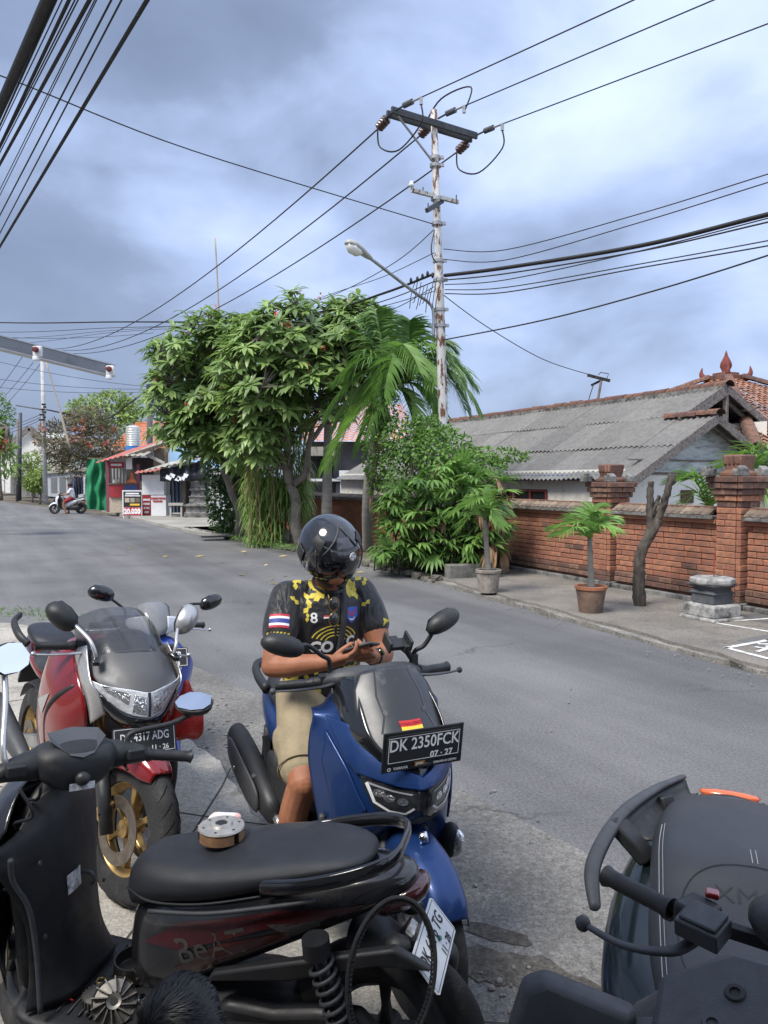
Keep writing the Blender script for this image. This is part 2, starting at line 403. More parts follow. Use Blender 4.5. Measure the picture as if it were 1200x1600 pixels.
for a, b in zip(q[:-1], q[1:]):
    d = b - a; inst('stone', random.choice(stone_meshes), kb, (a + b) / 2 + Vector((0, 0, rand(-.05, .01))), math.atan2(d.y, d.x) + rand(-.15, .15), (rand(.8, 1.1), rand(.8, 1.2), rand(.75, 1.15)))
# white bay markings painted on the forecourt at the right
M_PAINT = mat('white_paint', (.72, .72, .70), .8, var=.15, scale=9, dirt=(.25, .24, .22), dscale=14, damt=.45)
mk = MB()
def pline(b, P, w, z):
    P = [Vector((*p[:2], z)) for p in P]
    for a, c in zip(P[:-1], P[1:]):
        n = Vector((-(c - a).y, (c - a).x, 0)).normalized() * w / 2; e = (c - a).normalized() * w * .4
        b.sheet([a - e - n, c + e - n, c + e + n, a - e + n])
e1 = [gnd(1330, 975, .08), gnd(1205, 966, .08), gnd(1112, 972, .08), gnd(1205, 987, .08), gnd(1330, 1003, .08)]
e2 = [gnd(1320, 1000, .08), gnd(1200, 1000, .08), gnd(1135, 1012, .08), gnd(1205, 1030, .08), gnd(1330, 1065, .08)]
pline(mk, e1, .05, .0795); pline(mk, e2, .06, .0805)
for k in range(9):
    c = gnd(1180 + rand(0, 60), 1012 + rand(-6, 8), .08); pline(mk, [c, c + Vector((rand(-.2, .2), rand(-.2, .2), 0))], .05, .0815 + k * .0002)
mk.obj('bay_markings', M_PAINT, kind='structure')
dk = MB(); dk.sheet([Vector((p.x, p.y, .077)) for p in (gnd(1125, 972), gnd(1200, 968), gnd(1330, 976), gnd(1330, 1001), gnd(1205, 985))])
dk.sheet([Vector((p.x, p.y, .077)) for p in (gnd(1150, 1012), gnd(1200, 1002), gnd(1330, 1003), gnd(1330, 1062), gnd(1205, 1028))])
dk.obj('forecourt_asphalt', M_ASPH, kind='structure')
# loose pebbles, dry leaves
pb = MB()
M_PEB = mat('pebble', (.2, .19, .18), .9, var=.4, scale=20)
for k in range(900):
    t = rand(0, 1)
    if k < 260:
        a = Vector(random.choice(apj[:60])); p = Vector((a.x + rand(-.1, .5), a.y + rand(-.1, .4), .012))
    elif k < 400: p = gnd(rand(0, 900), rand(900, 1400)); p.z = .008
    else: a = Vector(random.choice(pj)); p = Vector((a.x + rand(-.5, .15), a.y + rand(-.3, .2), .02))
    r_ = rand(.004, .016) * (1 if k < 260 else .8); pb.ell(p, (r_, r_ * rand(.6, 1), r_ * .6), 6, 4, Euler((0, 0, rand(0, 3))))
pb.obj('pebbles', M_PEB, kind='stuff', label='loose pebbles scattered along the broken road edges', cat='gravel')
lf = MB(); M_DRY = mat('dry_leaf', (.42, .33, .13), .8, tint=True)
for k in range(22):
    p = gnd(rand(350, 760), rand(868, 915)) if k < 16 else gnd(rand(130, 460), rand(840, 880)); p.z = .02
    lf.tint = rand(.2, .9); a = rand(0, 6.3); x = Vector((math.cos(a), math.sin(a), .1)) * rand(.05, .13); y = Vector((-x.y, x.x, .05)) * .35
    lf.add([p - x, p - y + Vector((0, 0, .01)), p + x, p + y], [(0, 1, 2), (0, 2, 3)])
lf.obj('fallen_leaves', M_DRY, kind='stuff', label='dry yellow leaves fallen on the far road edge', cat='leaves')

# ================================================================ brick garden wall
M_BRICK = mat('wall_brick', (.39, .160, .092), .9, var=.25, scale=7, bump=.8, bscale=45, rnd=.22, dirt=(.17, .10, .075), dscale=3.5, damt=.6)
M_MORT = mat('wall_mortar', (.24, .12, .08), .95, var=.25, scale=12, bump=.8, bscale=60, dirt=(.10, .07, .05), dscale=3, damt=.5)
M_OLDBR = mat('weathered_brick', (.20, .105, .075), .95, var=.35, scale=8, bump=1, bscale=40, rnd=.35, dirt=(.06, .05, .045), dscale=4, damt=.55)
M_TILEC = mat('coping_tile_clay', (.235, .175, .125), .9, var=.3, scale=6, bump=.8, bscale=40, rnd=.30, dirt=(.07, .06, .05), dscale=5, damt=.6)
M_GREYS = mat('grey_stone', (.20, .195, .185), .9, var=.3, scale=9, bump=1, bscale=50, dirt=(.045, .045, .045), dscale=5, damt=.6)
WROT = math.atan2(-U.y, -U.x)         # local x along the wall towards the camera, local y away from the road
def unit_box(name, m, bev=.0):
    b = MB(); b.box((0, 0, 0), (1, 1, 1)); return b.mesh(name, m, False)
def worn_brick(name, m, seed, L=.27, D=.06, Hh=.072):
    b = MB(); bm = bmesh.new(); bmesh.ops.create_cube(bm, size=1)
    for v in bm.verts: v.co = Vector((v.co.x * L, v.co.y * D, v.co.z * Hh))
    bmesh.ops.bevel(bm, geom=[e for e in bm.edges], offset=.006, segments=1, affect='EDGES')
    for v in bm.verts: v.co += Vector((mnoise.noise(v.co * 22 + Vector((seed, 0, 0))), mnoise.noise(v.co * 22 + Vector((0, seed, 0))), mnoise.noise(v.co * 22 + Vector((0, 0, seed))))) * .005
    me = bpy.data.meshes.new(name); bm.to_mesh(me); bm.free(); me.materials.append(m); return me
BR = [worn_brick('brick', M_BRICK, k * 5.1) for k in range(6)]
BRO = [worn_brick('brick', M_OLDBR, k * 3.7) for k in range(6)]
TIL = [worn_brick('coping_tile', M_TILEC, k * 2.9, .115, .22, .05) for k in range(4)]
def wall_panel(s0, s1, label, near=True):
    root = empty('brick_wall', wl(s0), WROT, label=label, cat='wall', group='panels of the brick garden wall')
    Ln = s1 - s0
    b = MB(); b.box((Ln / 2, .06, .60), (Ln, .14, 1.20)); b.obj('wall_core', M_MORT, root)
    b = MB(); b.box((Ln / 2, .03, .07), (Ln, .30, .14)); b.obj('plinth', M_GREYS if near else M_MORT, root, bevel=.01)
    z0 = .14 + .04; H = .082; row = 0; n = 0
    while z0 + row * H < 1.10:
        x = -(row % 2) * .13 - rand(0, .04)
        while x < Ln:
            l = rand(.22, .30); xa, xb = max(x, .005), min(x + l, Ln - .005)
            if xb - xa > .05:
                old = row < 2 or (random.random() < .04)
                o = inst('brick', random.choice(BRO if old else BR), root, ((xa + xb) / 2, -.015 + rand(-.006, .006) + (-.03 if row < 2 else 0), z0 + row * H + H / 2), 0, ((xb - xa - .008) / .27, 1, 1.0), None)
            x += l
        row += 1
    zt = z0 + row * H
    b = MB(); b.box((Ln / 2, .03, zt + .032), (Ln, .27, .06)); b.obj('corbel_course', M_BRICK, root, bevel=.006)
    b = MB(); b.box((Ln / 2, .06, zt + .085), (Ln, .44, .05)); b.obj('coping_slab', M_GREYS, root, bevel=.008)
    k = 0; x = .06
    while x < Ln - .04:
        for sgn in (-1, 1):
            inst('coping_tile', random.choice(TIL), root, (x, .06 + sgn * .115, zt + .150 + rand(-.004, .004)), 0, (1, 1, 1), (sgn * -R(26), rand(-.05, .05), (R(12) if sgn < 0 else 0) + rand(-.04, .04)))
        x += .122
    x = .1
    while x < Ln - .08:
        inst('ridge_brick', random.choice(BRO), root, (x, .06, zt + .205), 0, (.72, 1.8, .75)); x += .21
    return root
wall_panel(3.03, 4.94, 'clean orange brick wall panel between the two pillars, behind the bare dead tree')
wall_panel(-.25, 2.55, 'faded pinkish brick wall panel between the palm thicket and the first pillar')
wall_panel(5.40, 9.0, 'dark-stained brick wall panel at the right edge of the photo')
# far run of the same wall behind the planting bed
def far_wall():
    m = bpy.data.materials.new('far_brick'); m.use_nodes = True; N = m.node_tree.nodes; L = m.node_tree.links
    bt = N.new('ShaderNodeTexBrick'); bt.inputs['Scale'].default_value = 1; bt.inputs['Brick Width'].default_value = .27; bt.inputs['Row Height'].default_value = .08
    bt.inputs['Mortar Size'].default_value = .006; bt.inputs['Color1'].default_value = (.36, .135, .07, 1); bt.inputs['Color2'].default_value = (.28, .10, .055, 1); bt.inputs['Mortar'].default_value = (.2, .1, .06, 1)
    tc = N.new('ShaderNodeTexCoord'); mp = N.new('ShaderNodeMapping'); mp.inputs['Rotation'].default_value = (R(90), 0, 0)
    L.new(tc.outputs['Object'], mp.inputs[0]); L.new(mp.outputs[0], bt.inputs[0]); L.new(bt.outputs[0], N['Principled BSDF'].inputs[0]); N['Principled BSDF'].inputs['Roughness'].default_value = .9
    root = empty('brick_wall', wl(-16), WROT, label='far run of brick wall half hidden behind the palm trunks', cat='wall', group='panels of the brick garden wall')
    b = MB(); b.box((7.8, .06, .6), (15.6, .16, 1.2)); b.obj('wall_core', m, root)
    b = MB(); b.box((7.8, .06, 1.235), (15.6, .4, .06)); b.obj('coping_slab', M_GREYS, root)
    x = .1
    while x < 15.5:
        for sgn in (-1, 1): inst('coping_tile', random.choice(TIL), root, (x, .06 + sgn * .1, 1.30), 0, (1, 1, 1), (sgn * -R(26), 0, rand(-.05, .05)))
        x += .125
far_wall()
def pillar(s, w, ht, label, stonebase=False):
    root = empty('brick_pillar', wl(s, .06), WROT, label=label, cat='pillar', group='brick gate pillars of the garden wall')
    h = w / 2
    b = MB(); b.box((0, 0, ht * .42), (w - .06, w - .06, ht * .84)); b.obj('core', M_MORT, root)
    z = 0
    if stonebase:
        b = MB(); b.box((0, 0, .09), (w + .34, w + .34, .18)); b.box((0, 0, .225), (w + .22, w + .22, .09)); b.obj('plinth', M_GREYS, root, bevel=.012)
        b = MB(); b.loft([[Vector((sx * q, sy * q, zz)) for sx, sy in ((-1, -1), (1, -1), (1, 1), (-1, 1))] for q, zz in ((h + .10, .27), (h + .10, .36), (h + .03, .44), (h + .03, .47))]); b.obj('plinth_block', M_GREYS, root, bevel=.01)
        z = .47
    else:
        b = MB(); b.box((0, 0, .08), (w + .12, w + .12, .16)); b.obj('plinth', M_GREYS, root, bevel=.012); z = .16
    H = .082
    def course(zc, hw, meshes):
        for i in range(4):
            a = i * math.pi / 2; c = Matrix.Rotation(a, 3, 'Z')
            ln = 2 * hw - .07
            for k in range(2):
                l = ln * (.55 if (k == 0) ^ (int(zc / H) % 2 == 0) else .45)
                st = -hw + (0 if k == 0 else ln - l)
                p = c @ Vector((st + l / 2, -hw + .03, 0))
                inst('brick', random.choice(meshes), root, (p.x + rand(-.004, .004), p.y + rand(-.004, .004), zc), a, ((l - .006) / .27, 1.15, 1.05))
    top = ht - .60
    while z < top:
        course(z + H / 2, h, BRO if (random.random() < .07 or z > top - .06 or z < .25) else BR); z += H
    for k, (dw, me) in enumerate(((.02, BR), (.05, BRO), (.08, BRO), (.10, BRO))):
        course(z + H / 2, h + dw, me); z += H
        b = MB(); b.box((0, 0, z - H / 2), (w + 2 * dw - .08, w + 2 * dw - .08, H)); b.obj('core', M_OLDBR, root)
    for sx in (-1, 1):
        for sy in (-1, 1):
            b = MB(); q = h + .08
            b.prism([(0, 0), (.14, 0), (.15, .10), (.09, .07), (.07, .14), (0, .09)], .14, basis((sx * q, sy * q - sy * .14 * (sy > 0) + (0 if sy > 0 else 0), z), (-sx, 0, 0), (0, 0, 1)))
            b.obj('corner_horn', M_GREYS, root, bevel=.01)
    b = MB(); prof = [(.17, 0), (.17, .05), (.12, .07), (.12, .10), (.135, .16), (.145, .27), (.12, .28)]
    b.loft([[Vector((sx * q, sy * q, z + zz)) for sx, sy in ((-1, -1), (1, -1), (1, 1), (-1, 1))] for q, zz in prof]); b.obj('finial', M_OLDBR, root, bevel=.012)
    for k in range(4):
        b = MB(); b.box((-.10 + .066 * k, -.128, z + .21), (.045, .04, .11)); b.box((-.128, -.10 + .066 * k, z + .21), (.04, .045, .11)); b.obj('finial_rib', M_OLDBR, root, bevel=.01)
    return root
pillar(2.79, .37, 1.93, 'brick gate pillar with dark stepped capital, left of the bare dead tree')
pillar(5.17, .37, 2.0, 'brick gate pillar on a grey stone base, behind the stone pedestal')

# ================================================================ low house with grey corrugated roof
HC = Vector((4.83, 14.14, 0)) + U * .55
def hp(q, m, z): return HC + NV * q + U * m + Vector((0, 0, z))
M_WHITE = mat('house_plaster', (.72, .71, .66), .9, var=.06, scale=2, dirt=(.38, .36, .31), dscale=2.0, damt=.3)
M_PALE = mat('gable_board', (.50, .55, .545), .85, var=.10, scale=3, dirt=(.16, .18, .18), dscale=2.2, damt=.5, stretch=(1, 1, 4))
M_ASB = mat('asbestos_sheet', (.170, .166, .158), .95, var=.16, scale=9, bump=.3, bscale=60, rnd=.14, dirt=(.13, .125, .115), dscale=2.2, damt=.35)
M_GWOOD = mat('grey_timber', (.20, .18, .165), .9, var=.3, scale=4, bump=.6, bscale=40, stretch=(1, 6, 6), dirt=(.07, .06, .055), damt=.5)
M_TERR = mat('ridge_terracotta', (.20, .085, .05), .85, var=.3, scale=8, bump=.6, bscale=40, rnd=.3, dirt=(.05, .045, .045), dscale=5, damt=.65)
M_BLUEP = mat('blue_fascia', (.06, .16, .42), .7, dirt=(.04, .05, .07), damt=.5)
M_DARKGL = mat('dark_window', (.02, .02, .022), .15, spec=.6)
M_MAROON = mat('maroon_frame', (.15, .03, .03), .6)
house = empty('corrugated_roof_house', HC, math.atan2(U.y, U.x), label='low white house with weathered grey corrugated roof behind the brick wall', cat='house')
house_inv = (Matrix.Translation(HC) @ Matrix.Rotation(math.atan2(U.y, U.x), 4, 'Z')).inverted()
def hb(): return MB(house_inv)
ZE, SL, RQ, MR = 1.86, .560, 3.22, .55      # eave height at q=0, slope, ridge offset, setback of the main gable
def rz(q): return ZE + SL * (q if q <= RQ else 2 * RQ - q)
EXTQ = 1.97
b = hb()
b.add([hp(0, 0, 0), hp(2 * EXTQ, 0, 0), hp(2 * EXTQ, 0, ZE + .05), hp(0, 0, ZE + .05)], [(0, 1, 2, 3)]); b.obj('front_wall', M_WHITE, house)
b = hb(); b.beam(hp(.05, -.02, ZE + .28), hp(2 * EXTQ - .1, -.02, ZE + .28), .05, .03); b.beam(hp(.0, -.015, ZE + .02), hp(2 * EXTQ, -.015, ZE + .02), .03, .05); b.obj('trim', M_GWOOD, house)
for k in range(4):
    z0 = ZE + .05 + k * .27; q0 = max(0, (z0 - ZE) / SL - .05); z1 = z0 + .268; q1 = max(0, (z1 - ZE) / SL - .02)
    if q1 > EXTQ: q1 = EXTQ
    b = hb(); b.add([hp(q0, .0 - .004 * k, z0), hp(2 * EXTQ - q0, -.004 * k, z0), hp(2 * EXTQ - q1, -.004 * k - .004, z1), hp(q1, -.004 * k - .004, z1)], [(0, 1, 2, 3)]); b.obj('gable_plank', M_PALE, house)
b = hb(); b.add([hp(0, 0, 0), hp(0, 14, 0), hp(0, 14, ZE + .1), hp(0, 0, ZE + .1)], [(0, 1, 2, 3)]); b.obj('side_wall', M_WHITE, house)
b = hb(); b.add([hp(2 * EXTQ, 0, 0), hp(2 * EXTQ, 14, 0), hp(2 * EXTQ, 14, 3), hp(2 * EXTQ, 0, 3)], [(0, 1, 2, 3)]); b.obj('rear_wall', M_WHITE, house)
b = hb(); b.beam(hp(-.10, 0.6, ZE - .06), hp(-.10, 14, ZE - .06), .03, .12); b.obj('fascia_board', M_BLUEP, house)
for (m0, m1) in ((2.35, 3.5), (3.65, 4.4), (6.2, 7.6)):
    f = hb(); f.beam(hp(-.02, m0, 1.52), hp(-.02, m1, 1.52), .05, .05); f.beam(hp(-.02, m0, 1.0), hp(-.02, m1, 1.0), .05, .05)
    for mm in (m0, (m0 + m1) / 2, m1): f.beam(hp(-.02, mm, 1.0), hp(-.02, mm, 1.52), .05, .05)
    fo = f.obj('window', M_MAROON, house)
    p = hb(); p.add([hp(-.006, m0, 1.0), hp(-.006, m1, 1.0), hp(-.006, m1, 1.52), hp(-.006, m0, 1.52)], [(0, 1, 2, 3)]); p.obj('pane', M_DARKGL, fo)
# small square opening low on the gable wall
b = hb(); b.box(hp(1.62, -.02, 1.42), (.02, .34, .26), house_inv.inverted().to_3x3().normalized() @ Matrix.Rotation(0, 3, 'Z')); b.obj('wall_hatch', mat('hatch_wood', (.09, .05, .035), .8), house)
def sheet(q0, q1, m0, m1, lift, side=1):
    b = hb(); nw = max(6, int((m1 - m0) / .148 * 6)); nr = 4
    sag = rand(-.012, .012)
    def fn(i, jv):
        m = m0 + (m1 - m0) * i; q = q0 + (q1 - q0) * jv
        z = rz(q) + .02 * math.cos(2 * math.pi * m / .148) + lift + (.018 if False else 0) + sag * math.sin(i * 3.1) + .022 * (1 - abs(2 * jv - 1)) * 0
        return hp(q, m, z)
    b.grid(fn, nw, nr); return b.obj('roof_sheet', M_ASB, house, smooth=True)
rows = [(-.26, .98), (.86, 2.12), (2.0, 3.22)]
for r_, (q0, q1) in enumerate(rows):
    m = -.42 if r_ < 2 else MR - .1
    while m < 13.6:
        e = m + .95; qq1 = q1
        if r_ == 1 and m < MR - .3: qq1 = EXTQ
        sheet(q0, qq1, m, e + .05, .045 + .028 * r_ + rand(-.004, .012)); m = e
for r_, (q0, q1) in enumerate(((3.24, 4.5), (4.4, 5.7), (5.6, 6.9))):
    m = MR - .1
    while m < 13.6: sheet(q0, q1, m, m + 1.95, .10 - .02 * r_); m += 1.9
for r_, (q0, q1) in enumerate(((2.0, 3.1), (3.0, 4.3))):       # the lower front gable's far slope
    b = hb(); nw = 9
    def fn(i, jv, q0=q0, q1=q1):
        mm = -.42 + 1.5 * i; q = q0 + (q1 - q0) * jv
        return hp(q, mm, ZE + SL * (2 * EXTQ - q) + .02 * math.cos(2 * math.pi * mm / .148) + .06 - .02 * r_)
    b.grid(fn, 60, 3); b.obj('roof_sheet', M_ASB, house, smooth=True)
# barge boards, rafters, battens
b = hb(); b.beam(hp(-.30, -.44, rz(-.30) - .03), hp(EXTQ, -.44, rz(EXTQ) - .0), .04, .17); b.obj('barge_board', M_GWOOD, house)
b = hb(); b.beam(hp(EXTQ, -.44, rz(EXTQ) - .02), hp(2 * EXTQ + .5, -.44, rz(-.5) - .02), .04, .15); b.obj('barge_board', M_GWOOD, house)
b = hb(); b.beam(hp(1.85, MR - .14, rz(1.85) + .02), hp(RQ, MR - .14, rz(RQ) + .02), .035, .22); b.obj('barge_board', M_GWOOD, house)
b = hb(); b.beam(hp(RQ, MR - .14, rz(RQ) + .02), hp(6.6, MR - .14, rz(6.6) + .02), .035, .16); b.obj('barge_board', M_GWOOD, house)
for k in range(8):
    q = 3.5 + k * .42; b = hb(); b.beam(hp(q, MR - .2, rz(q) - .0), hp(q, MR + 6, rz(q) - .0), .05, .05); b.obj('batten', M_GWOOD, house)
for k in range(7):
    mm = MR + .1 + k * .9; b = hb(); b.beam(hp(RQ, mm, rz(RQ) - .08), hp(6.7, mm, rz(6.7) - .08), .06, .09); b.obj('rafter', M_GWOOD, house)
b = hb(); b.beam(hp(RQ, MR - .1, 2.8), hp(RQ, MR - .1, rz(RQ)), .09, .09); b.obj('king_post', M_GWOOD, house)
b = hb(); b.beam(hp(RQ - .2, MR - .05, 3.0), hp(6.4, MR - .05, 2.25), .05, .10); b.obj('rafter', M_GWOOD, house)
b = hb(); b.beam(hp(EXTQ + .1, -.2, 2.86), hp(4.3, -.2, 1.75), .10, .10); b.obj('rafter', M_GWOOD, house)
b = hb(); b.add([hp(1.3, MR + .55, 2.3), hp(6.6, MR + .55, 1.9), hp(6.6, MR + .55, rz(6.6) - .05), hp(RQ, MR + .55, rz(RQ) - .05), hp(1.3, MR + .55, rz(1.3) - .05)], [(0, 1, 2, 3, 4)]); b.obj('gable_void_sheet', mat('dark_timber_and_void', (.04, .035, .032), .9), house)  # added dark sheet stands in for the shaded void of the open gable
# ridge tiles, one by one
rt = MB(); rt.grid(lambda u, v: Vector((u * .40 - .03 * v * 0, .15 * math.cos(math.pi * v) * (1 - .14 * u), .13 * math.sin(math.pi * v) * (1 - .14 * u))), 2, 8)
RT = rt.mesh('ridge_tile', M_TERR)
m = MR - .2
while m < 13.8:
    p = house_inv @ hp(RQ, m, rz(RQ) + .07); inst('ridge_tile', RT, house, p, 0, (1, 1.0, rand(.95, 1.1)), (rand(-.05, .05), -.06 + rand(-.03, .03), rand(-.03, .03))); m += .335
b = hb(); b.beam(hp(RQ - .12, MR - .15, rz(RQ) + .02), hp(RQ - .12, 13.6, rz(RQ) + .02), .14, .13); b.obj('ridge_mortar', M_GREYS, house)
m = -.5
while m < MR + .2:
    p = house_inv @ hp(EXTQ, m, rz(EXTQ) + .07); inst('ridge_tile', RT, house, p, 0, (.9, .9, .9), (rand(-.05, .05), -.06, rand(-.04, .04))); m += .26
# service bracket on the roof ridge
sb = empty('service_bracket', at(937, 628, 20.4), label='small timber service bracket with cables standing on the house ridge', cat='bracket')
SBI = Matrix.Translation(sb.location).inverted()
def sbm(): return MB(SBI)
b = sbm(); b.tube([at(933, 632, 20.4), at(940, 590, 20.4)], .035, 7); b.obj('post', M_GWOOD, sb)
b = sbm(); b.beam(at(918, 586, 20.4), at(953, 595, 20.4), .07, .07); b.obj('crossarm', mat('dark_timber_and_void', (.04, .035, .032), .9), sb)
b = sbm(); b.beam(at(924, 602, 20.5), at(944, 592, 20.5), .06, .06); b.obj('crossarm', MATS['dark_timber_and_void'], sb)
b = sbm(); b.tube([at(935, 586, 20.3), at(938, 582, 20.3), at(951, 584, 20.3), at(948, 592, 20.3)], .012, 5); b.obj('wire_loop', mat('cable_black', (.015, .015, .017), .6), sb)
b = sbm(); b.tube([at(928, 599, 20.4), at(921, 620, 20.4), at(919, 630, 20.4)], .012, 5); b.obj('stay', MATS['cable_black'], sb)

# ================================================================ pavilion with tiled hip roof behind
M_RTILE = mat('roof_tile', (.31, .135, .075), .85, var=.3, scale=1.4, bump=.4, bscale=30, dirt=(.12, .075, .055), dscale=1.6, damt=.55)
APX = Vector((9.55, 21.6, 4.55)); hipr = empty('tiled_pavilion', (APX.x, APX.y, 0), WROT, label='pavilion with orange tiled hip roof and carved finials behind the house', cat='building')
HS, HD = 4.4, 2.15
b = MB(); k = 0
for side in range(4):
    c = Matrix.Rotation(side * math.pi / 2, 3, 'Z'); rows_ = 26
    for r_ in range(rows_):
        t0, t1 = r_ / rows_, (r_ + 1) / rows_
        w0, w1 = HS * t0 + .25, HS * t1 + .25; z0, z1 = APX.z - HD * t0, APX.z - HD * t1
        n = max(4, int(2 * w1 / .22) * 4)
        def fn(i, jv):
            w = w0 + (w1 - w0) * jv; x = -w + 2 * w * i
            return c @ Vector((x, -(HS * (t0 + (t1 - t0) * jv) + .25), z0 + (z1 - z0) * jv + .022 * math.cos(2 * math.pi * x / .22) + .03 * jv))
        b.grid(fn, n, 1)
b.obj('tiled_roof', M_RTILE, hipr, smooth=True, kind='stuff', fix=False)
for side in range(4):
    c = Matrix.Rotation(side * math.pi / 2 + math.pi / 4, 3, 'Z')
    for k in range(16):
        d = .42 + k * .40; p = c @ Vector((0, -d, APX.z - HD * (d / 1.414 - .25) / HS + .06))
        inst('hip_tile', RT, hipr, p, side * math.pi / 2 + math.pi / 4 - math.pi / 2, (1.05, 1, 1), (0, R(18), side * math.pi / 2 + math.pi / 4 - math.pi / 2))
b = MB(); b.box((0, 0, APX.z + .04), (.66, .66, .16)); b.box((0, 0, APX.z + .15), (.5, .5, .08)); b.obj('roof_crown', M_TERR, hipr, bevel=.02)
b = MB(); b.lathe([(.02, .0), (.13, .02), (.10, .08), (.16, .20), (.15, .30), (.09, .42), (.05, .50), (.03, .58), (.002, .66)], 12, (0, 0, APX.z + .16)); b.obj('finial', mat('finial_red', (.17, .045, .035), .85, var=.35, scale=18, bump=1, bscale=40), hipr, smooth=True)
for side in range(4):
    c = Matrix.Rotation(side * math.pi / 2 + math.pi / 4, 3, 'Z'); b = MB()
    P = [c @ Vector((0, -.42, APX.z + .05)), c @ Vector((0, -.56, APX.z + .07)), c @ Vector((0, -.63, APX.z + .16)), c @ Vector((0, -.63, APX.z + .26)), c @ Vector((0, -.61, APX.z + .36))]
    b.tube(spline(P, 4), [.10 - .095 * (i / 16) ** 1.4 for i in range(17)], 7); b.obj('corner_finial', MATS['finial_red'], hipr, smooth=True)
b = MB(); b.box((0, 0, 1.2), (7.2, 7.2, 2.4)); b.obj('wall', M_WHITE, hipr)

# ================================================================ the repair shop the photograph was taken from (behind and above the camera)
b = MB(); b.box((-2.2, -1.4, 2.95), (9.0, 4.2, .06)); b.obj('shop_roof', mat('shop_sheet', (.30, .30, .30), .7), kind='structure')
b = MB(); b.box((-2.2, -3.3, 1.5), (9.0, .15, 3.0)); b.obj('shop_wall', mat('shop_plaster', (.45, .43, .40), .9), kind='structure')
for x in (-6.3, 1.9):
    b = MB(); b.box((x, .5, 1.5), (.12, .12, 2.9)); b.obj('shop_post', M_GWOOD, kind='structure')
# ================================================================ utility pole, lamp and cables
M_POLE = mat('peeling_pole', (.50, .50, .48), .7, var=.12, scale=8, col2=(.13, .06, .035), amt=.46, bump=.6, bscale=60, stretch=(2.5, 2.5, .9), soft=.03)
M_GALV = mat('galvanised', (.33, .34, .35), .5, metal=.5, var=.2, scale=12)
M_STEELD = mat('dark_steel', (.055, .06, .068), .55, metal=.3, var=.2, scale=9)
M_CABLE = mat('cable_black', (.015, .015, .017), .6)
M_INSUL = mat('brown_insulator', (.055, .022, .016), .25, coat=.6)
M_LAMPW = mat('lamp_glass', (.75, .75, .70), .25, var=.05)
M_CERA = mat('white_ceramic', (.75, .75, .74), .3)
PY = 15.5
pb0, pt0 = at(694, 700, PY), at(678, 182, PY); pdir = (pt0 - pb0) / (pt0.z - pb0.z)
def pole_at(z): return pb0 + pdir * (z - pb0.z)
def zpx(py): return at(690, py, PY).z
pole = empty('utility_pole', pole_at(0), label='tall rusty peeling power pole with crossarm rising behind the palm', cat='utility pole')
PI_ = Matrix.Translation(pole.location).inverted()
def pm(): return MB(PI_)
zs = [0, 2.5, 4.5, 6.2, 6.25, 9.05]; b = pm(); b.tube([pole_at(z) for z in zs], [.105, .10, .095, .09, .075, .066], 14); b.obj('shaft', M_POLE, pole, smooth=True)
for py in (247, 259, 311, 350, 408, 484, 509, 438):
    z = zpx(py); b = pm(); b.lathe([(.10, -.03), (.112, -.03), (.112, .03), (.10, .03)], 14, pole_at(z)); b.box(pole_at(z) + V(.13, -.03, 0), (.08, .05, .06)); b.obj('clamp_band', M_GALV, pole)
AD = V(.87, .49, 0); zarm = zpx(196)
aL, aR = pole_at(zarm) - AD * 1.03 + V(0, 0, .03), pole_at(zarm) + AD * .98 + V(0, 0, -.03)
for off in (-.09, .09):
    b = pm(); o_ = V(-.49, .87, 0) * off; b.beam(aL + o_, aR + o_, .055, .13); b.obj('crossarm', M_STEELD, pole, bevel=.008)
b = pm(); b.tube([aL + AD * .15, pole_at(zpx(258))], .022, 6); b.obj('brace', M_GALV, pole)
b = pm(); b.beam(at(643, 297, PY - .3), at(716, 316, PY + .25), .07, .07); b.obj('lower_crossarm', M_POLE, pole)
b = pm(); b.beam(at(667, 329, PY - .5), at(691, 314, PY + .1), .07, .08); b.obj('lower_crossarm', M_STEELD, pole)
for px, py in ((643, 297), (661, 303), (713, 315), (669, 328)):
    b = pm(); c = at(px, py, PY - .1); b.tube([c, c + V(0, 0, .13)], .012, 5); b.obj('pin', M_STEELD, pole)
b = pm(); c = at(643, 290, PY - .3); b.lathe([(.0, -.02), (.05, -.02), (.055, .03), (.03, .05), (.04, .08), (.0, .10)], 10, c); b.obj('insulator', M_CERA, pole, smooth=True)
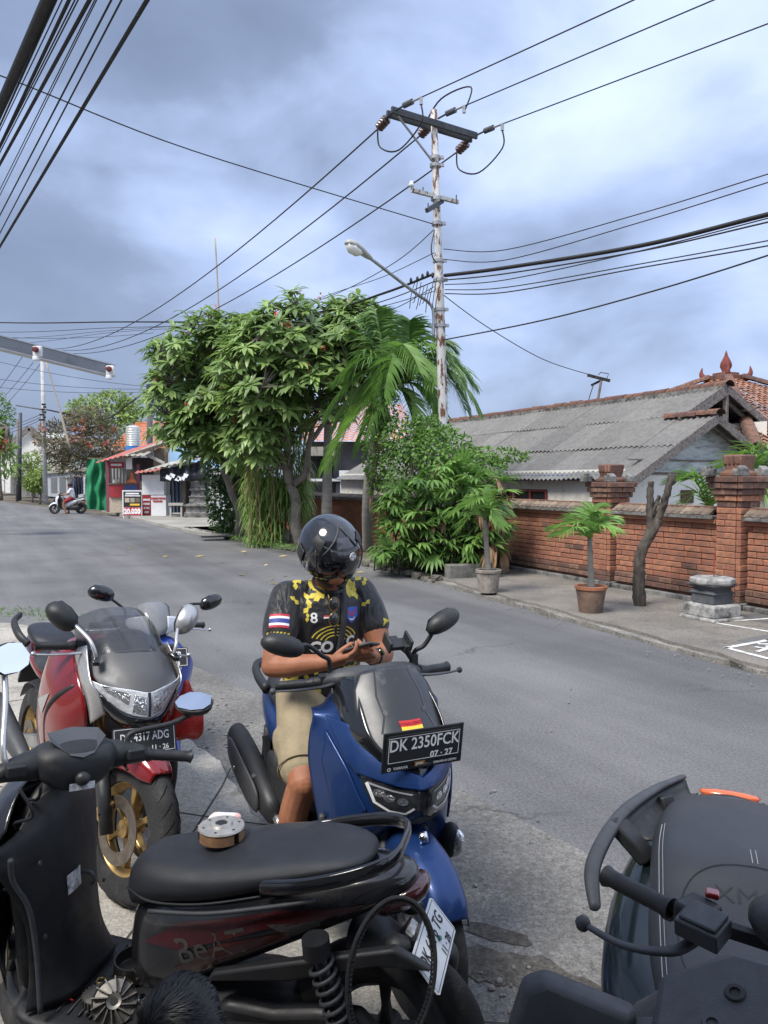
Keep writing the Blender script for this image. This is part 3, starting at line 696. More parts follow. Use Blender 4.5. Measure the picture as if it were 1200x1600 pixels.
# far towards the next pole, near towards the camera's right
FARP = at(66, 562, 46); DFAR = (FARP - pole_at(zarm)).normalized(); DNEAR = V(.706, -.708, 0)
mids = [aL + AD * .06, pole_at(zarm) + V(0, 0, .10), aR - AD * .06]
FARW = []; NEARW = []
for k, c in enumerate(mids):
    d = DFAR; s0 = c + d * .16 + V(0, 0, -.06)
    b = pm(); prof = []
    for i in range(4): z = .0 + i * .075; prof += [(.03, z), (.095, z + .012), (.10, z + .03), (.05, z + .05), (.03, z + .06)]
    b.lathe(prof, 12, s0, d + V(0, 0, -.25)); b.obj('disc_insulator', M_INSUL, pole, smooth=True)
    e = s0 + (d + V(0, 0, -.25)).normalized() * .33; b = pm(); b.tube([c, s0], .025, 6); b.obj('shackle', M_STEELD, pole); FARW.append(e)
    n0 = c + DNEAR * .10; n1 = n0 + DNEAR * .22 + V(0, 0, .02); n2 = n1 + DNEAR * .22
    b = pm(); b.tube([n0, n1], .018, 6); b.obj('shackle', M_STEELD, pole)
    b = pm(); b.tube([n1, n2], .055, 10); b.obj('grey_insulator', mat('polymer_insulator', (.07, .075, .085), .6), pole, smooth=False)
    n3 = n2 + DNEAR * .22; b = pm(); b.tube([n2, n3], .02, 6); b.box(n3 + V(0, 0, -.06), (.06, .05, .14)); b.obj('dead_end_clamp', M_GALV, pole); NEARW.append(n3)
    j0 = n3 + V(0, 0, -.12); side = V(.2, -.3, 0)
    if k == 1: P = [j0, j0 + V(.12, -.05, .45), (j0 + e) / 2 + V(0, 0, .5), e + V(.1, .1, .25), e]
    else: P = [j0, j0 + V(0, 0, -.35), (j0 + e) / 2 + V(0, 0, -.62), e + V(.05, 0, -.35), e]
    b = pm(); b.tube(spline(P, 6), .016, 6); b.obj('jumper_cable', M_CABLE, pole, smooth=True)
# lamp on its arm
la = pole_at(zpx(480)) + V(-.13, -.03, 0); lb = at(577, 402, 14.2)
lamp = empty('street_lamp', pole_at(zpx(520)), label='cobra head street lamp on a long thin arm clamped to the power pole', cat='street lamp')
LI = Matrix.Translation(lamp.location).inverted()
b = MB(LI); b.tube(spline([la + V(0, 0, -.6), la + V(0, 0, -.1), la + V(-.1, -.03, .08), la.lerp(lb, .3), lb], 5), .032, 8); b.obj('arm', M_GALV, lamp, smooth=True)
ld = (lb - la); ld.z *= .75; ld.normalize(); lm = basis(lb, ld, V(-ld.y, ld.x, 0))
def lring(x, w, zt, zb): return [lm @ Vector((x, w * math.cos(a), (zt if math.sin(a) > 0 else zb) * abs(math.sin(a)))) for a in [2 * math.pi * k / 12 for k in range(12)]]
b = MB(LI); b.loft([lring(-.05, .035, .035, -.035), lring(.05, .06, .06, -.05), lring(.22, .10, .09, -.04), lring(.42, .13, .11, -.03), lring(.55, .09, .08, -.03), lring(.60, .03, .03, -.02)]); b.obj('housing', mat('lamp_housing', (.36, .37, .33), .5), lamp, smooth=True)
b = MB(LI); b.loft([lring(.20, .07, -.03, -.06), lring(.30, .10, -.028, -.13), lring(.45, .115, -.028, -.14), lring(.56, .06, -.028, -.07)]); b.obj('lens', M_LAMPW, lamp, smooth=True)

def cable(P, r, label, sag=0.0, group='overhead cables', n=16, spl=False):
    P = [Vector(p) for p in P]
    if spl: Q = spline(P, 8)
    else:
        Q = []
        for k in range(n + 1):
            t = k / n; q = P[0].lerp(P[-1], t); q.z -= sag * 4 * t * (1 - t); Q.append(q)
    o = P[0]; b = MB(Matrix.Translation(o).inverted()); b.tube(Q, r * .8, 6)
    ob = b.obj('cable', M_CABLE, smooth=True, label=label, cat='cable', group=group); ob.location = o; return ob
for k, (a, w) in enumerate(zip(NEARW, ('leftmost', 'middle', 'rightmost'))):
    e = (at(990, 0, 11.55), at(1115, 0, 11.75), at(1200, 37, 11.9))[k]
    d = (e - a); cable([a, a + d * 2.6], .014, f'{w} of three power lines from the pole to the top right', .0)
for k, (a, w) in enumerate(zip(FARW, ('upper', 'middle', 'lower'))):
    cable([a, at((78, 97, 104)[k], (545, 547, 552)[k], 45.5)], .020, f'{w} of three power lines sagging from the pole to the far left', (1.15, 1.25, 1.2)[k], n=30)
# crossing telephone wire at upper left
cable([pole_at(zpx(352)), at(300, 235, 12.8), at(0, 118, 10.6), at(-300, 20, 9)], .012, 'thin wire crossing the upper left sky to the pole', spl=True)
cable([pole_at(zpx(354)), at(620, 408, 16.5), at(530, 457, 19), at(440, 488, 22)], .011, 'short wire slanting from the pole down into the tree top', spl=True)
# bundle leaving to the right
RB = [(392, 398, 330, 272, .011), (408, 414, 345, 285, .011), (433, 405, 363, 335, .045), (440, 418, 372, 347, .016), (447, 432, 395, 341, .012), (455, 450, 412, 376, .012), (461, 460, 420, 384, .014)]
wd = ('topmost thin wire', 'second thin wire', 'thick twisted cable', 'cable just under the thick one', 'fourth thin wire', 'fifth thin wire', 'lowest wire')
for k, (y0, y1, y2, y3, r_) in enumerate(RB):
    a = pole_at(zpx(y0)) + V(.1, -.12, 0)
    cable([a, at(790, (y0 * .62 + y1 * .38) - 4, 14.4), at(1000, (y0 + y3) / 2 + 2 - k, 12.6), at(1200, y3, 11), at(1420, y3 - (y0 - y3) * .55, 9.5)], r_, f'{wd[k]} in the bundle running right from the pole', spl=True, group='cables running right')
cable([pole_at(zpx(532)), at(850, 500, 13.2), at(1020, 455, 12), at(1200, 399, 10.8), at(1400, 330, 9.6)], .016, 'single dark cable rising right from behind the palm', spl=True)
cable([pole_at(zpx(456)), at(760, 510, 17), at(850, 562, 19), at(930, 588, 20.4)], .012, 'service wire dropping from the pole to the house ridge bracket', spl=True)
# bundle leaving to the left, over the trees
LBn = [(428, 470, 505, 509, .032), (440, 482, 511, 518, .014), (448, 500, 508, 522, .010), (455, 490, 512, 525, .010)]
wd = ('thick black cable', 'second cable', 'third thin wire', 'lowest thin wire')
for k, (y0, y1, y2, y3, r_) in enumerate(LBn):
    cable([pole_at(zpx(y0)) + V(-.1, 0, 0), at(600, y1 - 12, 17), at(500, (y1 + y2) / 2, 19.5), at(360, y2 - 3, 23), at(180, y3 - 6 + 0, 28), at(0, y3 - 5 + 6 * k, 33), at(-250, y3 + 8 * k - 14, 40)], r_, f'{wd[k]} running left from the pole over the tree tops', spl=True, group='cables running left')
cable([pole_at(zpx(392)), at(600, 432, 18), at(530, 455, 20), at(460, 480, 22)], .010, 'thin wire passing behind the lamp arm toward the trees', spl=True)
# spider of short drops at the pole
for k in range(9):
    x0 = 640 + 5 * k; b = pm(); yb = 415 + rand(0, 60)
    b.tube(spline([at(x0 + 8, 428 + rand(0, 24), PY - .3), at(x0 + 3, 455 + rand(0, 20), PY - .35), at(x0, 470 + rand(0, 20), PY - .3)], 4), .008, 5); b.obj('drop_wire', M_CABLE, pole, smooth=True)
for px in (642, 652, 660, 668, 676):
    b = pm(); c = at(px, 440 - (px - 642) * .35 + rand(-3, 3), PY - .35); b.ell(c, (.03, .03, .06), 7, 5); b.obj('splice', M_CABLE, pole, smooth=True)
b = pm(); b.tube(spline([at(679, 360, PY - .1), at(674, 385, PY - .25), at(676, 402, PY - .2), at(682, 410, PY - .1)], 5), .012, 6); b.obj('drop_wire', M_CABLE, pole, smooth=True)
# near bundle overhead at the upper left
BUN = [(75, 168, .075, 'very thick black'), (88, 196, .014, 'first thin'), (97, 204, .008, 'second thin'), (108, 228, .022, 'first medium'), (117, 232, .009, 'third thin'), (122, 238, .009, 'fourth thin'), (140, 256, .024, 'second medium'), (148, 296, .007, 'fifth thin'), (151, 305, .007, 'sixth thin'), (174, 336, .012, 'seventh thin'), (190, 364, .011, 'eighth thin'), (230, 385, .026, 'rightmost thick')]
for k, (x0, y1, r_, w) in enumerate(BUN):
    h = 6.2 - .04 * k; Y0 = (h - 1.75) * 1200 / 750 ; a = at(x0, 0, Y0); e = at(0, y1, (h - 1.75) * 1200 / (750 - y1))
    d = e - a; ob = cable([a - d * 1.2, a + d * 6.5], r_, f'{w} cable of the near bundle at the upper left corner', 0, group='near overhead bundle', n=20)

# ================================================================ foliage kit
def leaf(b, p, d, up, L, W, droop=.3, segs=3, fold=.25, tip=.0, wide=.5):
    d = Vector(d).normalized(); up = Vector(up); s = d.cross(up)
    s = s.normalized() if s.length > 1e-4 else d.orthogonal().normalized(); n = s.cross(d)
    vs = []; q = Vector(p); dd = d.copy()
    for i in range(segs + 1):
        t = i / segs; w = W * (math.sin(math.pi * min(1, (t * (1 - wide * .0) + .06)) ** (.75 if wide < .5 else 1.15)) * .5 + .02) if i < segs else W * tip
        if i == 0: w = W * .12
        vs += [q - s * w + n * w * fold, q, q + s * w + n * w * fold]
        dd = (dd + V(0, 0, -droop / segs)).normalized(); q = q + dd * (L / segs); n = s.cross(dd)
    fs = []
    for i in range(segs):
        a = i * 3; fs += [(a, a + 1, a + 4, a + 3), (a + 1, a + 2, a + 5, a + 4)]
    b.add(vs, fs)
def blade(b, p, d, L, W, droop, segs=4, s=None):
    d = Vector(d).normalized(); s = s or d.cross(V(0, 0, 1)); s = s.normalized() if s.length > 1e-4 else V(1, 0, 0)
    vs = []; q = Vector(p)
    for i in range(segs + 1):
        w = W * .5 * (1 - (i / segs) ** 2.2) + .0008; vs += [q - s * w, q + s * w]
        d = (d + V(0, 0, -droop / segs)).normalized(); q = q + d * (L / segs)
    b.add(vs, [(2 * i, 2 * i + 1, 2 * i + 3, 2 * i + 2) for i in range(segs)])
def rdir(): 
    z = rand(-1, 1); a = rand(0, 6.2832); r_ = math.sqrt(1 - z * z); return V(r_ * math.cos(a), r_ * math.sin(a), z)
M_FRANG = mat('frangipani_leaf', (.165, .250, .078), .42, var=.15, scale=3, tint=True, spec=.6)
M_PALM = mat('palm_leaf', (.110, .205, .052), .45, var=.15, scale=3, tint=True, spec=.5)
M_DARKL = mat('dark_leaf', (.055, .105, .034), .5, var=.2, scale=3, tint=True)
M_VINE = mat('vine_leaf', (.095, .185, .040), .55, var=.2, scale=3, tint=True)
M_YELG = mat('yellow_green_leaf', (.135, .215, .055), .55, var=.2, scale=3, tint=True)
M_DEADF = mat('dead_frond', (.34, .22, .13), .85, var=.25, scale=5, tint=True)
M_BARK = mat('frangipani_bark', (.23, .20, .165), .9, var=.3, scale=6, bump=1, bscale=26, dirt=(.07, .06, .05), damt=.5)
M_BARKD = mat('dark_bark', (.085, .072, .06), .95, var=.45, scale=9, bump=1.5, bscale=30, stretch=(3, 3, .7))
M_PBARK = mat('palm_bark', (.22, .205, .18), .9, var=.2, scale=3, bump=.7, bscale=14, stretch=(.5, .5, 4))
M_FLOW = mat('red_flower', (.50, .13, .10), .6, tint=True)
def branchy(b, P, r0, r1, n=7, k=5, wob=.05):
    Q = spline(P, k); m = len(Q) - 1
    Q = [q + V(mnoise.noise(q * 2.1), mnoise.noise(q * 2.1 + V(7, 0, 0)), 0) * wob * min(1, i, m - i) for i, q in enumerate(Q)]
    b.tube(Q, [r0 + (r1 - r0) * (i / m) for i in range(m + 1)], n); return Q
def frangipani(name_label, base, limbs, crown, nros, seed, leafL=.34, tmin=.15):
    random.seed(seed); root = empty('frangipani_tree', base, label=name_label, cat='tree', group='frangipani trees')
    I = Matrix.Translation(base).inverted(); tb = MB(I); nodes = []
    for P, r0, r1 in limbs:
        Q = branchy(tb, P, r0, r1, 9, 6, .10); nodes += Q[-4:]
    lb_ = MB(I); fl = MB(I); ros = []
    for k in range(nros):
        c, rad = crown[k % len(crown)] if k < len(crown) * 8 else random.choice(crown)
        d = rdir(); d.z = abs(d.z) * 1.0 if random.random() < .72 else d.z * .8
        rr = rand(.60, 1.0) ** .6; p = c + Vector((d.x * rad[0], d.y * rad[1], d.z * rad[2])) * rr
        ros.append((p, d, rr))
    mid = []
    for (p, d, rr) in ros:
        near = min(nodes + mid, key=lambda q: (q - p).length + max(0, q.z - p.z) * 2)
        if (near - p).length > .9:
            h = near.lerp(p, .5) + V(rand(-.1, .1), rand(-.1, .1), rand(-.15, .05)); mid.append(h)
            tb.tube(spline([near, h, p], 3), [.035, .03, .027, .024, .022, .02, .016], 5)
        else: tb.tube([near, p], [.026, .015], 5)
    for (p, d, rr) in ros:
        ax = (d * .65 + V(0, 0, .75)).normalized(); e1 = ax.orthogonal().normalized(); e2 = ax.cross(e1)
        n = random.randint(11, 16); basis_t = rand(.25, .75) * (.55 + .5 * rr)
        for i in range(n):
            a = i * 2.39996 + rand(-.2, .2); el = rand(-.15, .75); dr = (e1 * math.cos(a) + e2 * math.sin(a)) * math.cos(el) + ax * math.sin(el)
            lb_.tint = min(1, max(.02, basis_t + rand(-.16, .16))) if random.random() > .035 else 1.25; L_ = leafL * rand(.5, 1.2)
            leaf(lb_, p + dr * .03, dr, ax, L_ * 1.08, L_ * .34, rand(.3, 1.1), 4, .22, .06, .8)
        if random.random() < .035:
            for i in range(7):
                fl.tint = rand(.4, .8); c = p + ax * .22 + rdir() * .06; dd = rdir(); leaf(fl, c, dd, V(0, 0, 1), .08, .06, .3, 2)
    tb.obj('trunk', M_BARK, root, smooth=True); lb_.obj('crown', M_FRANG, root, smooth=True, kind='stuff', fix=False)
    if fl.v: fl.obj('flowers', M_FLOW, root, kind='stuff', fix=False)
    return root
base1 = gnd(468, 851, .1); Y1 = base1.y
frangipani('large frangipani with forked pale trunk beside the palms, its crown in the middle', base1, [
    ([base1, at(462, 800, Y1), at(456, 756, Y1)], .15, .12),
    ([at(456, 756, Y1), at(440, 715, Y1 - .2), at(428, 680, Y1 - .3), at(420, 620, Y1 - .6)], .11, .05),
    ([at(456, 760, Y1), at(478, 735, Y1), at(484, 690, Y1), at(500, 620, Y1 - .4)], .11, .05),
    ([at(484, 690, Y1), at(520, 640, Y1 + .4), at(555, 560, Y1)], .07, .035),
    ([at(428, 680, Y1 - .3), at(455, 620, Y1 + .5), at(470, 540, Y1 + .3)], .06, .035),
    ([at(420, 640, Y1 - .5), at(400, 590, Y1 - .6), at(395, 540, Y1)], .05, .03)],
    [(at(480, 560, Y1 - .3), (1.95, 1.9, 1.62)), (at(430, 590, Y1 - .5), (1.5, 1.6, 1.7)), (at(555, 545, Y1 - .4), (1.0, 1.4, 1.3)), (at(500, 610, Y1 - 1.0), (1.5, 1.0, 1.2)), (at(410, 640, Y1 - .6), (1.0, 1.0, .9)), (at(405, 690, Y1 - .4), (.8, .8, .7))], 720, 11)
base2 = gnd(376, 836, .1); Y2 = base2.y - 1.2
frangipani('left frangipani with leaning ivy trunk next to the stalls', base2, [
    ([base2, at(372, 800, Y2 + 1), at(352, 745, Y2 + .6), at(345, 700, Y2)], .14, .08),
    ([at(345, 700, Y2), at(320, 650, Y2 - .4), at(300, 590, Y2)], .08, .04),
    ([at(350, 720, Y2), at(365, 650, Y2 + .4), at(370, 560, Y2)], .07, .035),
    ([at(325, 660, Y2 - .4), at(285, 640, Y2 - .8), at(265, 615, Y2)], .05, .03)],
    [(at(325, 590, Y2), (1.75, 1.9, 1.9)), (at(285, 640, Y2), (1.15, 1.3, 1.6)), (at(370, 560, Y2), (1.2, 1.3, 1.4)), (at(345, 650, Y2 - .5), (1.3, 1.0, 1.1)), (at(315, 690, Y2 - .3), (1.0, .9, .7)), (at(370, 700, Y2 - .5), (.8, .8, .9))], 720, 12)
b = MB(Matrix.Translation(base2).inverted())

def frond(root, I, P, L_leaf, tint, m=M_PALM, name='frond', n=34, w=.032, droop=1.2, vee=.5, dead=0):
    Q = spline(P, 7); b = MB(I); b.tint = tint * .9; mlen = len(Q) - 1
    b.tube(Q, [.016 - .013 * i / mlen for i in range(mlen + 1)], 5)
    tot = n
    for k in range(tot):
        t = .10 + .90 * k / tot; f = t * mlen; i = min(int(f), mlen - 1); p = Q[i].lerp(Q[i + 1], f - i); T = (Q[i + 1] - Q[i]).normalized()
        side = T.cross(V(0, 0, 1)); side = side.normalized() if side.length > .05 else V(1, 0, 0); nup = side.cross(T)
        Lf = L_leaf * (math.sin(math.pi * (.12 + .80 * t)) ** .6) * rand(.85, 1.1)
        for sg in (-1, 1):
            b.tint = min(1, max(0, tint + rand(-.15, .15)))
            d = side * sg * .8 + T * (.45 + .5 * t) + nup * vee * rand(.4, 1.0)
            blade(b, p, d, Lf, w * rand(.8, 1.2), droop * rand(.6, 1.3), 4, (T * .7 + nup * .5 * sg + side * .1).normalized())
    return b.obj(name, m, root, smooth=True, fix=False)
random.seed(21)
PB = gnd(575, 862, .1); PBY = 16.9; palm = empty('coconut_palm', PB, label='young palm with arching fronds and ivy trunk just left of the power pole', cat='palm tree')
I = Matrix.Translation(PB).inverted()
b = MB(I); b.tube(spline([PB, at(574, 790, PBY), at(580, 720, PBY), at(598, 640, PBY), at(616, 600, PBY)], 5), [.15, .13, .12, .12, .12, .115, .115, .11, .11, .11, .1, .1, .1, .095, .09, .09, .085, .08, .08, .075, .07], 10); b.obj('trunk', M_PBARK, palm, smooth=True)
c0 = at(617, 602, PBY)
FR = [((600, 545), (588, 486), -.3, .35), ((630, 550), (640, 505), .4, .45), ((650, 545), (690, 545), -.5, .6), ((668, 548), (722, 590), -.2, .7), ((672, 570), (728, 640), .5, .5), ((655, 590), (690, 665), -.8, .55),
      ((585, 560), (532, 590), -.5, .55), ((575, 580), (512, 648), -.2, .5), ((580, 625), (508, 732), -.9, .85), ((600, 560), (560, 520), .7, .3), ((640, 620), (648, 690), -1.0, .5), ((600, 620), (570, 690), -1.0, .45),
      ((645, 560), (680, 600), -1.1, .75), ((615, 560), (600, 620), -1.3, .5), ((590, 600), (540, 660), .6, .3), ((660, 555), (715, 610), .9, .4), ((605, 530), (575, 500), .2, .3), ((625, 540), (655, 580), -1.2, .7)]
FR += [((mx + rand(-12, 12), my + rand(-10, 12)), (tx + rand(-22, 22), ty + rand(-14, 26)), dy * rand(-1, 1), tn * rand(.6, 1.1)) for (mx, my), (tx, ty), dy, tn in FR[:14]]
for (mx, my), (tx, ty), dy, tn in FR:
    frond(palm, I, [c0, at(mx, my, PBY + dy * .6), at((mx * .35 + tx * .65), (my * .45 + ty * .55) - 6, PBY + dy), at(tx, ty, PBY + dy * 1.25)], .66, tn, n=46, w=.046, droop=1.3)
for (mx, my, tx, ty, dy) in ((598, 680, 586, 745, -.5), (592, 700, 579, 790, -.45), (600, 690, 592, 770, -.4)):
    frond(palm, I, [at(606, 640, PBY - .1), at(mx, my, PBY + dy), at(tx, ty, PBY + dy)], .40, .5, M_DEADF, 'dead_frond', 22, .03, 2.4)
PA = gnd(510, 850, .1); PAY = 19.2; palmA = empty('slender_palm', PA, label='straight grey palm trunk standing before the brick wall, crown hidden in frangipani leaves', cat='palm tree')
I = Matrix.Translation(PA).inverted()
b = MB(I); b.tube([PA] + [at(510 + 3 * k / 5, 820 - 36 * k, PAY) for k in range(6)], [.15, .14, .13, .12, .11, .10, .09], 10); b.obj('trunk', M_PBARK, palmA, smooth=True)
for k in range(6):
    a = k * 1.05; c = at(512, 640, PAY); e = V(math.cos(a), math.sin(a), 0)
    frond(palmA, I, [c, c + e * .5 + V(0, 0, .5), c + e * 1.0 + V(0, 0, .45), c + e * 1.4 + V(0, 0, 0)], .4, .35, n=24, w=.04)

# ivy hanging on the young palm and the mound by the pole
def leaf_blob(b, blobs, n, L, W, tint=(.2, .9), droop=.5, out=.6, segs=2):
    tot = sum(r[0] * r[2] for _, r in blobs)
    for c, rad in blobs:
        for k in range(int(n * rad[0] * rad[2] / tot)):
            d = rdir(); d.y = -abs(d.y) if random.random() < .7 else d.y
            rr = rand(.72, 1.05); nz = 1 + .25 * mnoise.noise(d * 2.2 + c)
            p = c + Vector((d.x * rad[0], d.y * rad[1], d.z * rad[2])) * rr * nz
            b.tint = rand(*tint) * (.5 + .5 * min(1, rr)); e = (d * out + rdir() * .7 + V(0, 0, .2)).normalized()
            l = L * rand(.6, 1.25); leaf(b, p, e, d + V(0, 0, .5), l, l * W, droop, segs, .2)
random.seed(31)
vm0 = at(680, 800, 15.2); vm0.z = .1; vine = empty('ivy_mound', vm0, label='bright green ivy mound smothering the wall at the foot of the power pole', cat='vine')
I = Matrix.Translation(vm0).inverted(); b = MB(I)
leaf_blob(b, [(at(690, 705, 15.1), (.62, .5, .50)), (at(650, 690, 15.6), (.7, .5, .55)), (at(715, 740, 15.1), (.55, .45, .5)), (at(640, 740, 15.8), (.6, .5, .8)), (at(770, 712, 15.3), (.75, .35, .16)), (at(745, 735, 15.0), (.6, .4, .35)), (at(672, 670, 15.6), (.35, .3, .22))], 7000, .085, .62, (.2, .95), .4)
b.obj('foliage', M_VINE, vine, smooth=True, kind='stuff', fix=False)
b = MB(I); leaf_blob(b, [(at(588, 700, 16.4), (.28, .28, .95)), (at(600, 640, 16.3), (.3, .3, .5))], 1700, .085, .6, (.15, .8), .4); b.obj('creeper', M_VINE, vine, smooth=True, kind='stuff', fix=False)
b = MB(I)
for k in range(26):
    p = at(rand(640, 760), rand(700, 760), 15.2); b.tube(spline([p, p + V(rand(-.3, .3), rand(-.2, .1), -.4), V(p.x + rand(-.4, .4), p.y, .1)], 4), .012, 5)
b.obj('stems', M_BARKD, vine, smooth=True, kind='stuff')

# lady palm thicket
random.seed(41)
lp0 = gnd(700, 885, .1); lpalm = empty('lady_palm_thicket', lp0, label='dense thicket of lady palms with fan leaves in front of the brick wall', cat='shrub')
I = Matrix.Translation(lp0).inverted(); bl = MB(I); bd = MB(I); bs = MB(I)
def fan(b, p, d, L, tint, n=8, droop=.9, w=.05, spread=2.3):
    d = d.normalized(); s = d.cross(V(0, 0, 1)); s = s.normalized() if s.length > .05 else V(1, 0, 0); up = s.cross(d)
    for i in range(n):
        a = (i / (n - 1) - .5) * spread; dd = d * math.cos(a) + s * math.sin(a) + up * rand(-.05, .15)
        b.tint = min(1, max(0, tint + rand(-.14, .14))); leaf(b, p, dd, up, L * (1 - .25 * abs(a) / 1.2) * rand(.85, 1.1), w * 1.15, droop * rand(.7, 1.3), 3, .3, .02)
for k in range(330):
    px = rand(596, 792); u = (px - 596) / 196
    top = 712 + 55 * abs(u - .55) ** 1.3 * 2 + (12 if u < .3 else 0); py = top + (868 - top) * rand(0, 1) ** .85
    Y = 14.35 - .9 * rand(0, 1) + (.3 if py < 740 else 0) - .35 * u; p = at(px, py, Y)
    d = V(rand(-.9, .9), rand(-1, .35), rand(-.25, .8)); dead = (px > 742 and py > 745 and random.random() < .42) or random.random() < .04
    if dead: fan(bd, p, V(d.x, d.y, -.7), .38, rand(.3, .8), 7, 1.6, .035, 1.2)
    else: fan(bl, p, d, rand(.34, .50), rand(.2, .85), random.randint(6, 9), rand(.6, 1.2), .055)
    if k % 3 == 0: bs.tube(spline([p, p + V(-d.x * .2, .15, -.25), V(p.x + rand(-.2, .2), p.y + .3, .1)], 3), [.012] * 7, 5)
bl.obj('fan_leaves', M_PALM, lpalm, smooth=True, kind='stuff', fix=False); bd.obj('dead_leaves', M_DEADF, lpalm, smooth=True, kind='stuff', fix=False); bs.obj('stems', M_BARKD, lpalm, smooth=True, kind='stuff')
# strap-leaved lilies and weeds at the bed edge
for px, py, n, L_, lab in ((612, 858, 34, .50, 'dark green strap-leaved lily left of the lady palms'), (640, 872, 22, .34, 'low strap-leaved lily at the bed edge below the lady palms'), (668, 868, 26, .36, 'small strap-leaved lily nearest the concrete block')):
    p = gnd(px, py, .1); r0 = empty('lily_plant', p, label=lab, cat='plant', group='lilies in the bed'); b = MB(Matrix.Translation(p).inverted())
    for k in range(n):
        a = rand(0, 6.28); b.tint = rand(.25, .85); leaf(b, p + V(rand(-.08, .08), rand(-.08, .08), 0), V(math.cos(a), math.sin(a), rand(.6, 1.8)), V(0, 0, 1), L_ * rand(.7, 1.2), .06, 1.3, 4, .3)
    b.obj('leaves', M_PALM, r0, smooth=True, kind='stuff', fix=False)
random.seed(43); b = MB()
for k in range(2600):
    px = rand(585, 745); p = gnd(px, rand(872, 893) - max(0, (640 - px)) * .10, .1)
    b.tint = rand(.2, .9); a = rand(0, 6.28); leaf(b, p + V(0, 0, rand(0, .10)), V(math.cos(a), math.sin(a), rand(.2, 1.5)), V(0, 0, 1), rand(.06, .15), .035, .6, 2)
for k in range(500):
    px = rand(360, 480); p = gnd(px, 842 + (px - 360) * .16 + rand(-4, 4), .1)
    b.tint = rand(.2, .9); a = rand(0, 6.28); leaf(b, p + V(0, 0, rand(0, .06)), V(math.cos(a), math.sin(a), rand(.2, 1.5)), V(0, 0, 1), rand(.06, .14), .03, .6, 2)
for k in range(260):
    p = Vector(random.choice([(-4.6, 10.0), (-5.0, 10.2), (-4.2, 9.7), (-5.4, 10.3)])); p = V(p.x + rand(-.4, .4), p.y + rand(-.25, .25), .0)
    b.tint = rand(.2, .9); a = rand(0, 6.28); leaf(b, p, V(math.cos(a), math.sin(a), rand(.2, 1.5)), V(0, 0, 1), rand(.03, .09), .02, .6, 2)
b.obj('weeds', M_VINE, kind='stuff', fix=False, smooth=True, label='low weeds and ground cover along the bed edge', cat='weeds')

# drooping bamboo-like screen
random.seed(51)
bp = gnd(425, 846, .1); bam = empty('drooping_bamboo', bp, label='yellowing bamboo clump with drooping leaves between the two frangipani trunks', cat='bamboo')
I = Matrix.Translation(bp).inverted(); b = MB(I); bs = MB(I); bd = MB(I)
for k in range(26):
    x = rand(392, 472); p = gnd(x, rand(838, 852), .1); t = at(x + rand(-14, 10), rand(640, 740), p.y - rand(0, .5)); bs.tube(spline([p, p.lerp(t, .5) + V(rand(-.1, .1), 0, 0), t], 4), .014, 5)
for k in range(3600):
    x = rand(386, 480); lo = 846 if 392 < x < 440 else 800; y = rand(655, lo) if random.random() < .55 else rand(740, lo); p = at(x, y, bp.y - rand(-.7, .9)); a = rand(0, 6.28)
    bb = bd if random.random() < .05 else b
    bb.tint = rand(.1, .75) if y < 720 else rand(.3, .95); blade(bb, p, V(math.cos(a) * .8, math.sin(a) * .8 - .2, rand(-.4, .7)), rand(.35, .75), rand(.022, .04), rand(1.6, 3.2), 4)
bs.obj('canes', mat('cane', (.20, .15, .07), .7), bam, smooth=True, kind='stuff'); b.obj('leaves', M_YELG, bam, smooth=True, kind='stuff', fix=False); bd.obj('dry_leaves', M_DEADF, bam, smooth=True, kind='stuff', fix=False)
# dark shrub wrapping the left trunk
sp = gnd(368, 834, .1); sh = empty('dark_shrub', sp, label='dark leafy creeper shrub wrapped round the left frangipani trunk', cat='shrub')
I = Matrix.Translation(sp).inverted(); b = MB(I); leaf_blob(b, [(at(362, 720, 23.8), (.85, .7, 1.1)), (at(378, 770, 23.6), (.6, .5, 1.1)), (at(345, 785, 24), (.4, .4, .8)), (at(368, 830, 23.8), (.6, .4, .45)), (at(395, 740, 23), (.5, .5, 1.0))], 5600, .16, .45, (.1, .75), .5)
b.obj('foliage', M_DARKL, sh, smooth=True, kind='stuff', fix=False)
b = MB(I); b.tube(spline([sp, at(372, 780, 24), at(358, 720, 24)], 4), .05, 6); b.obj('stem', M_BARKD, sh, smooth=True)

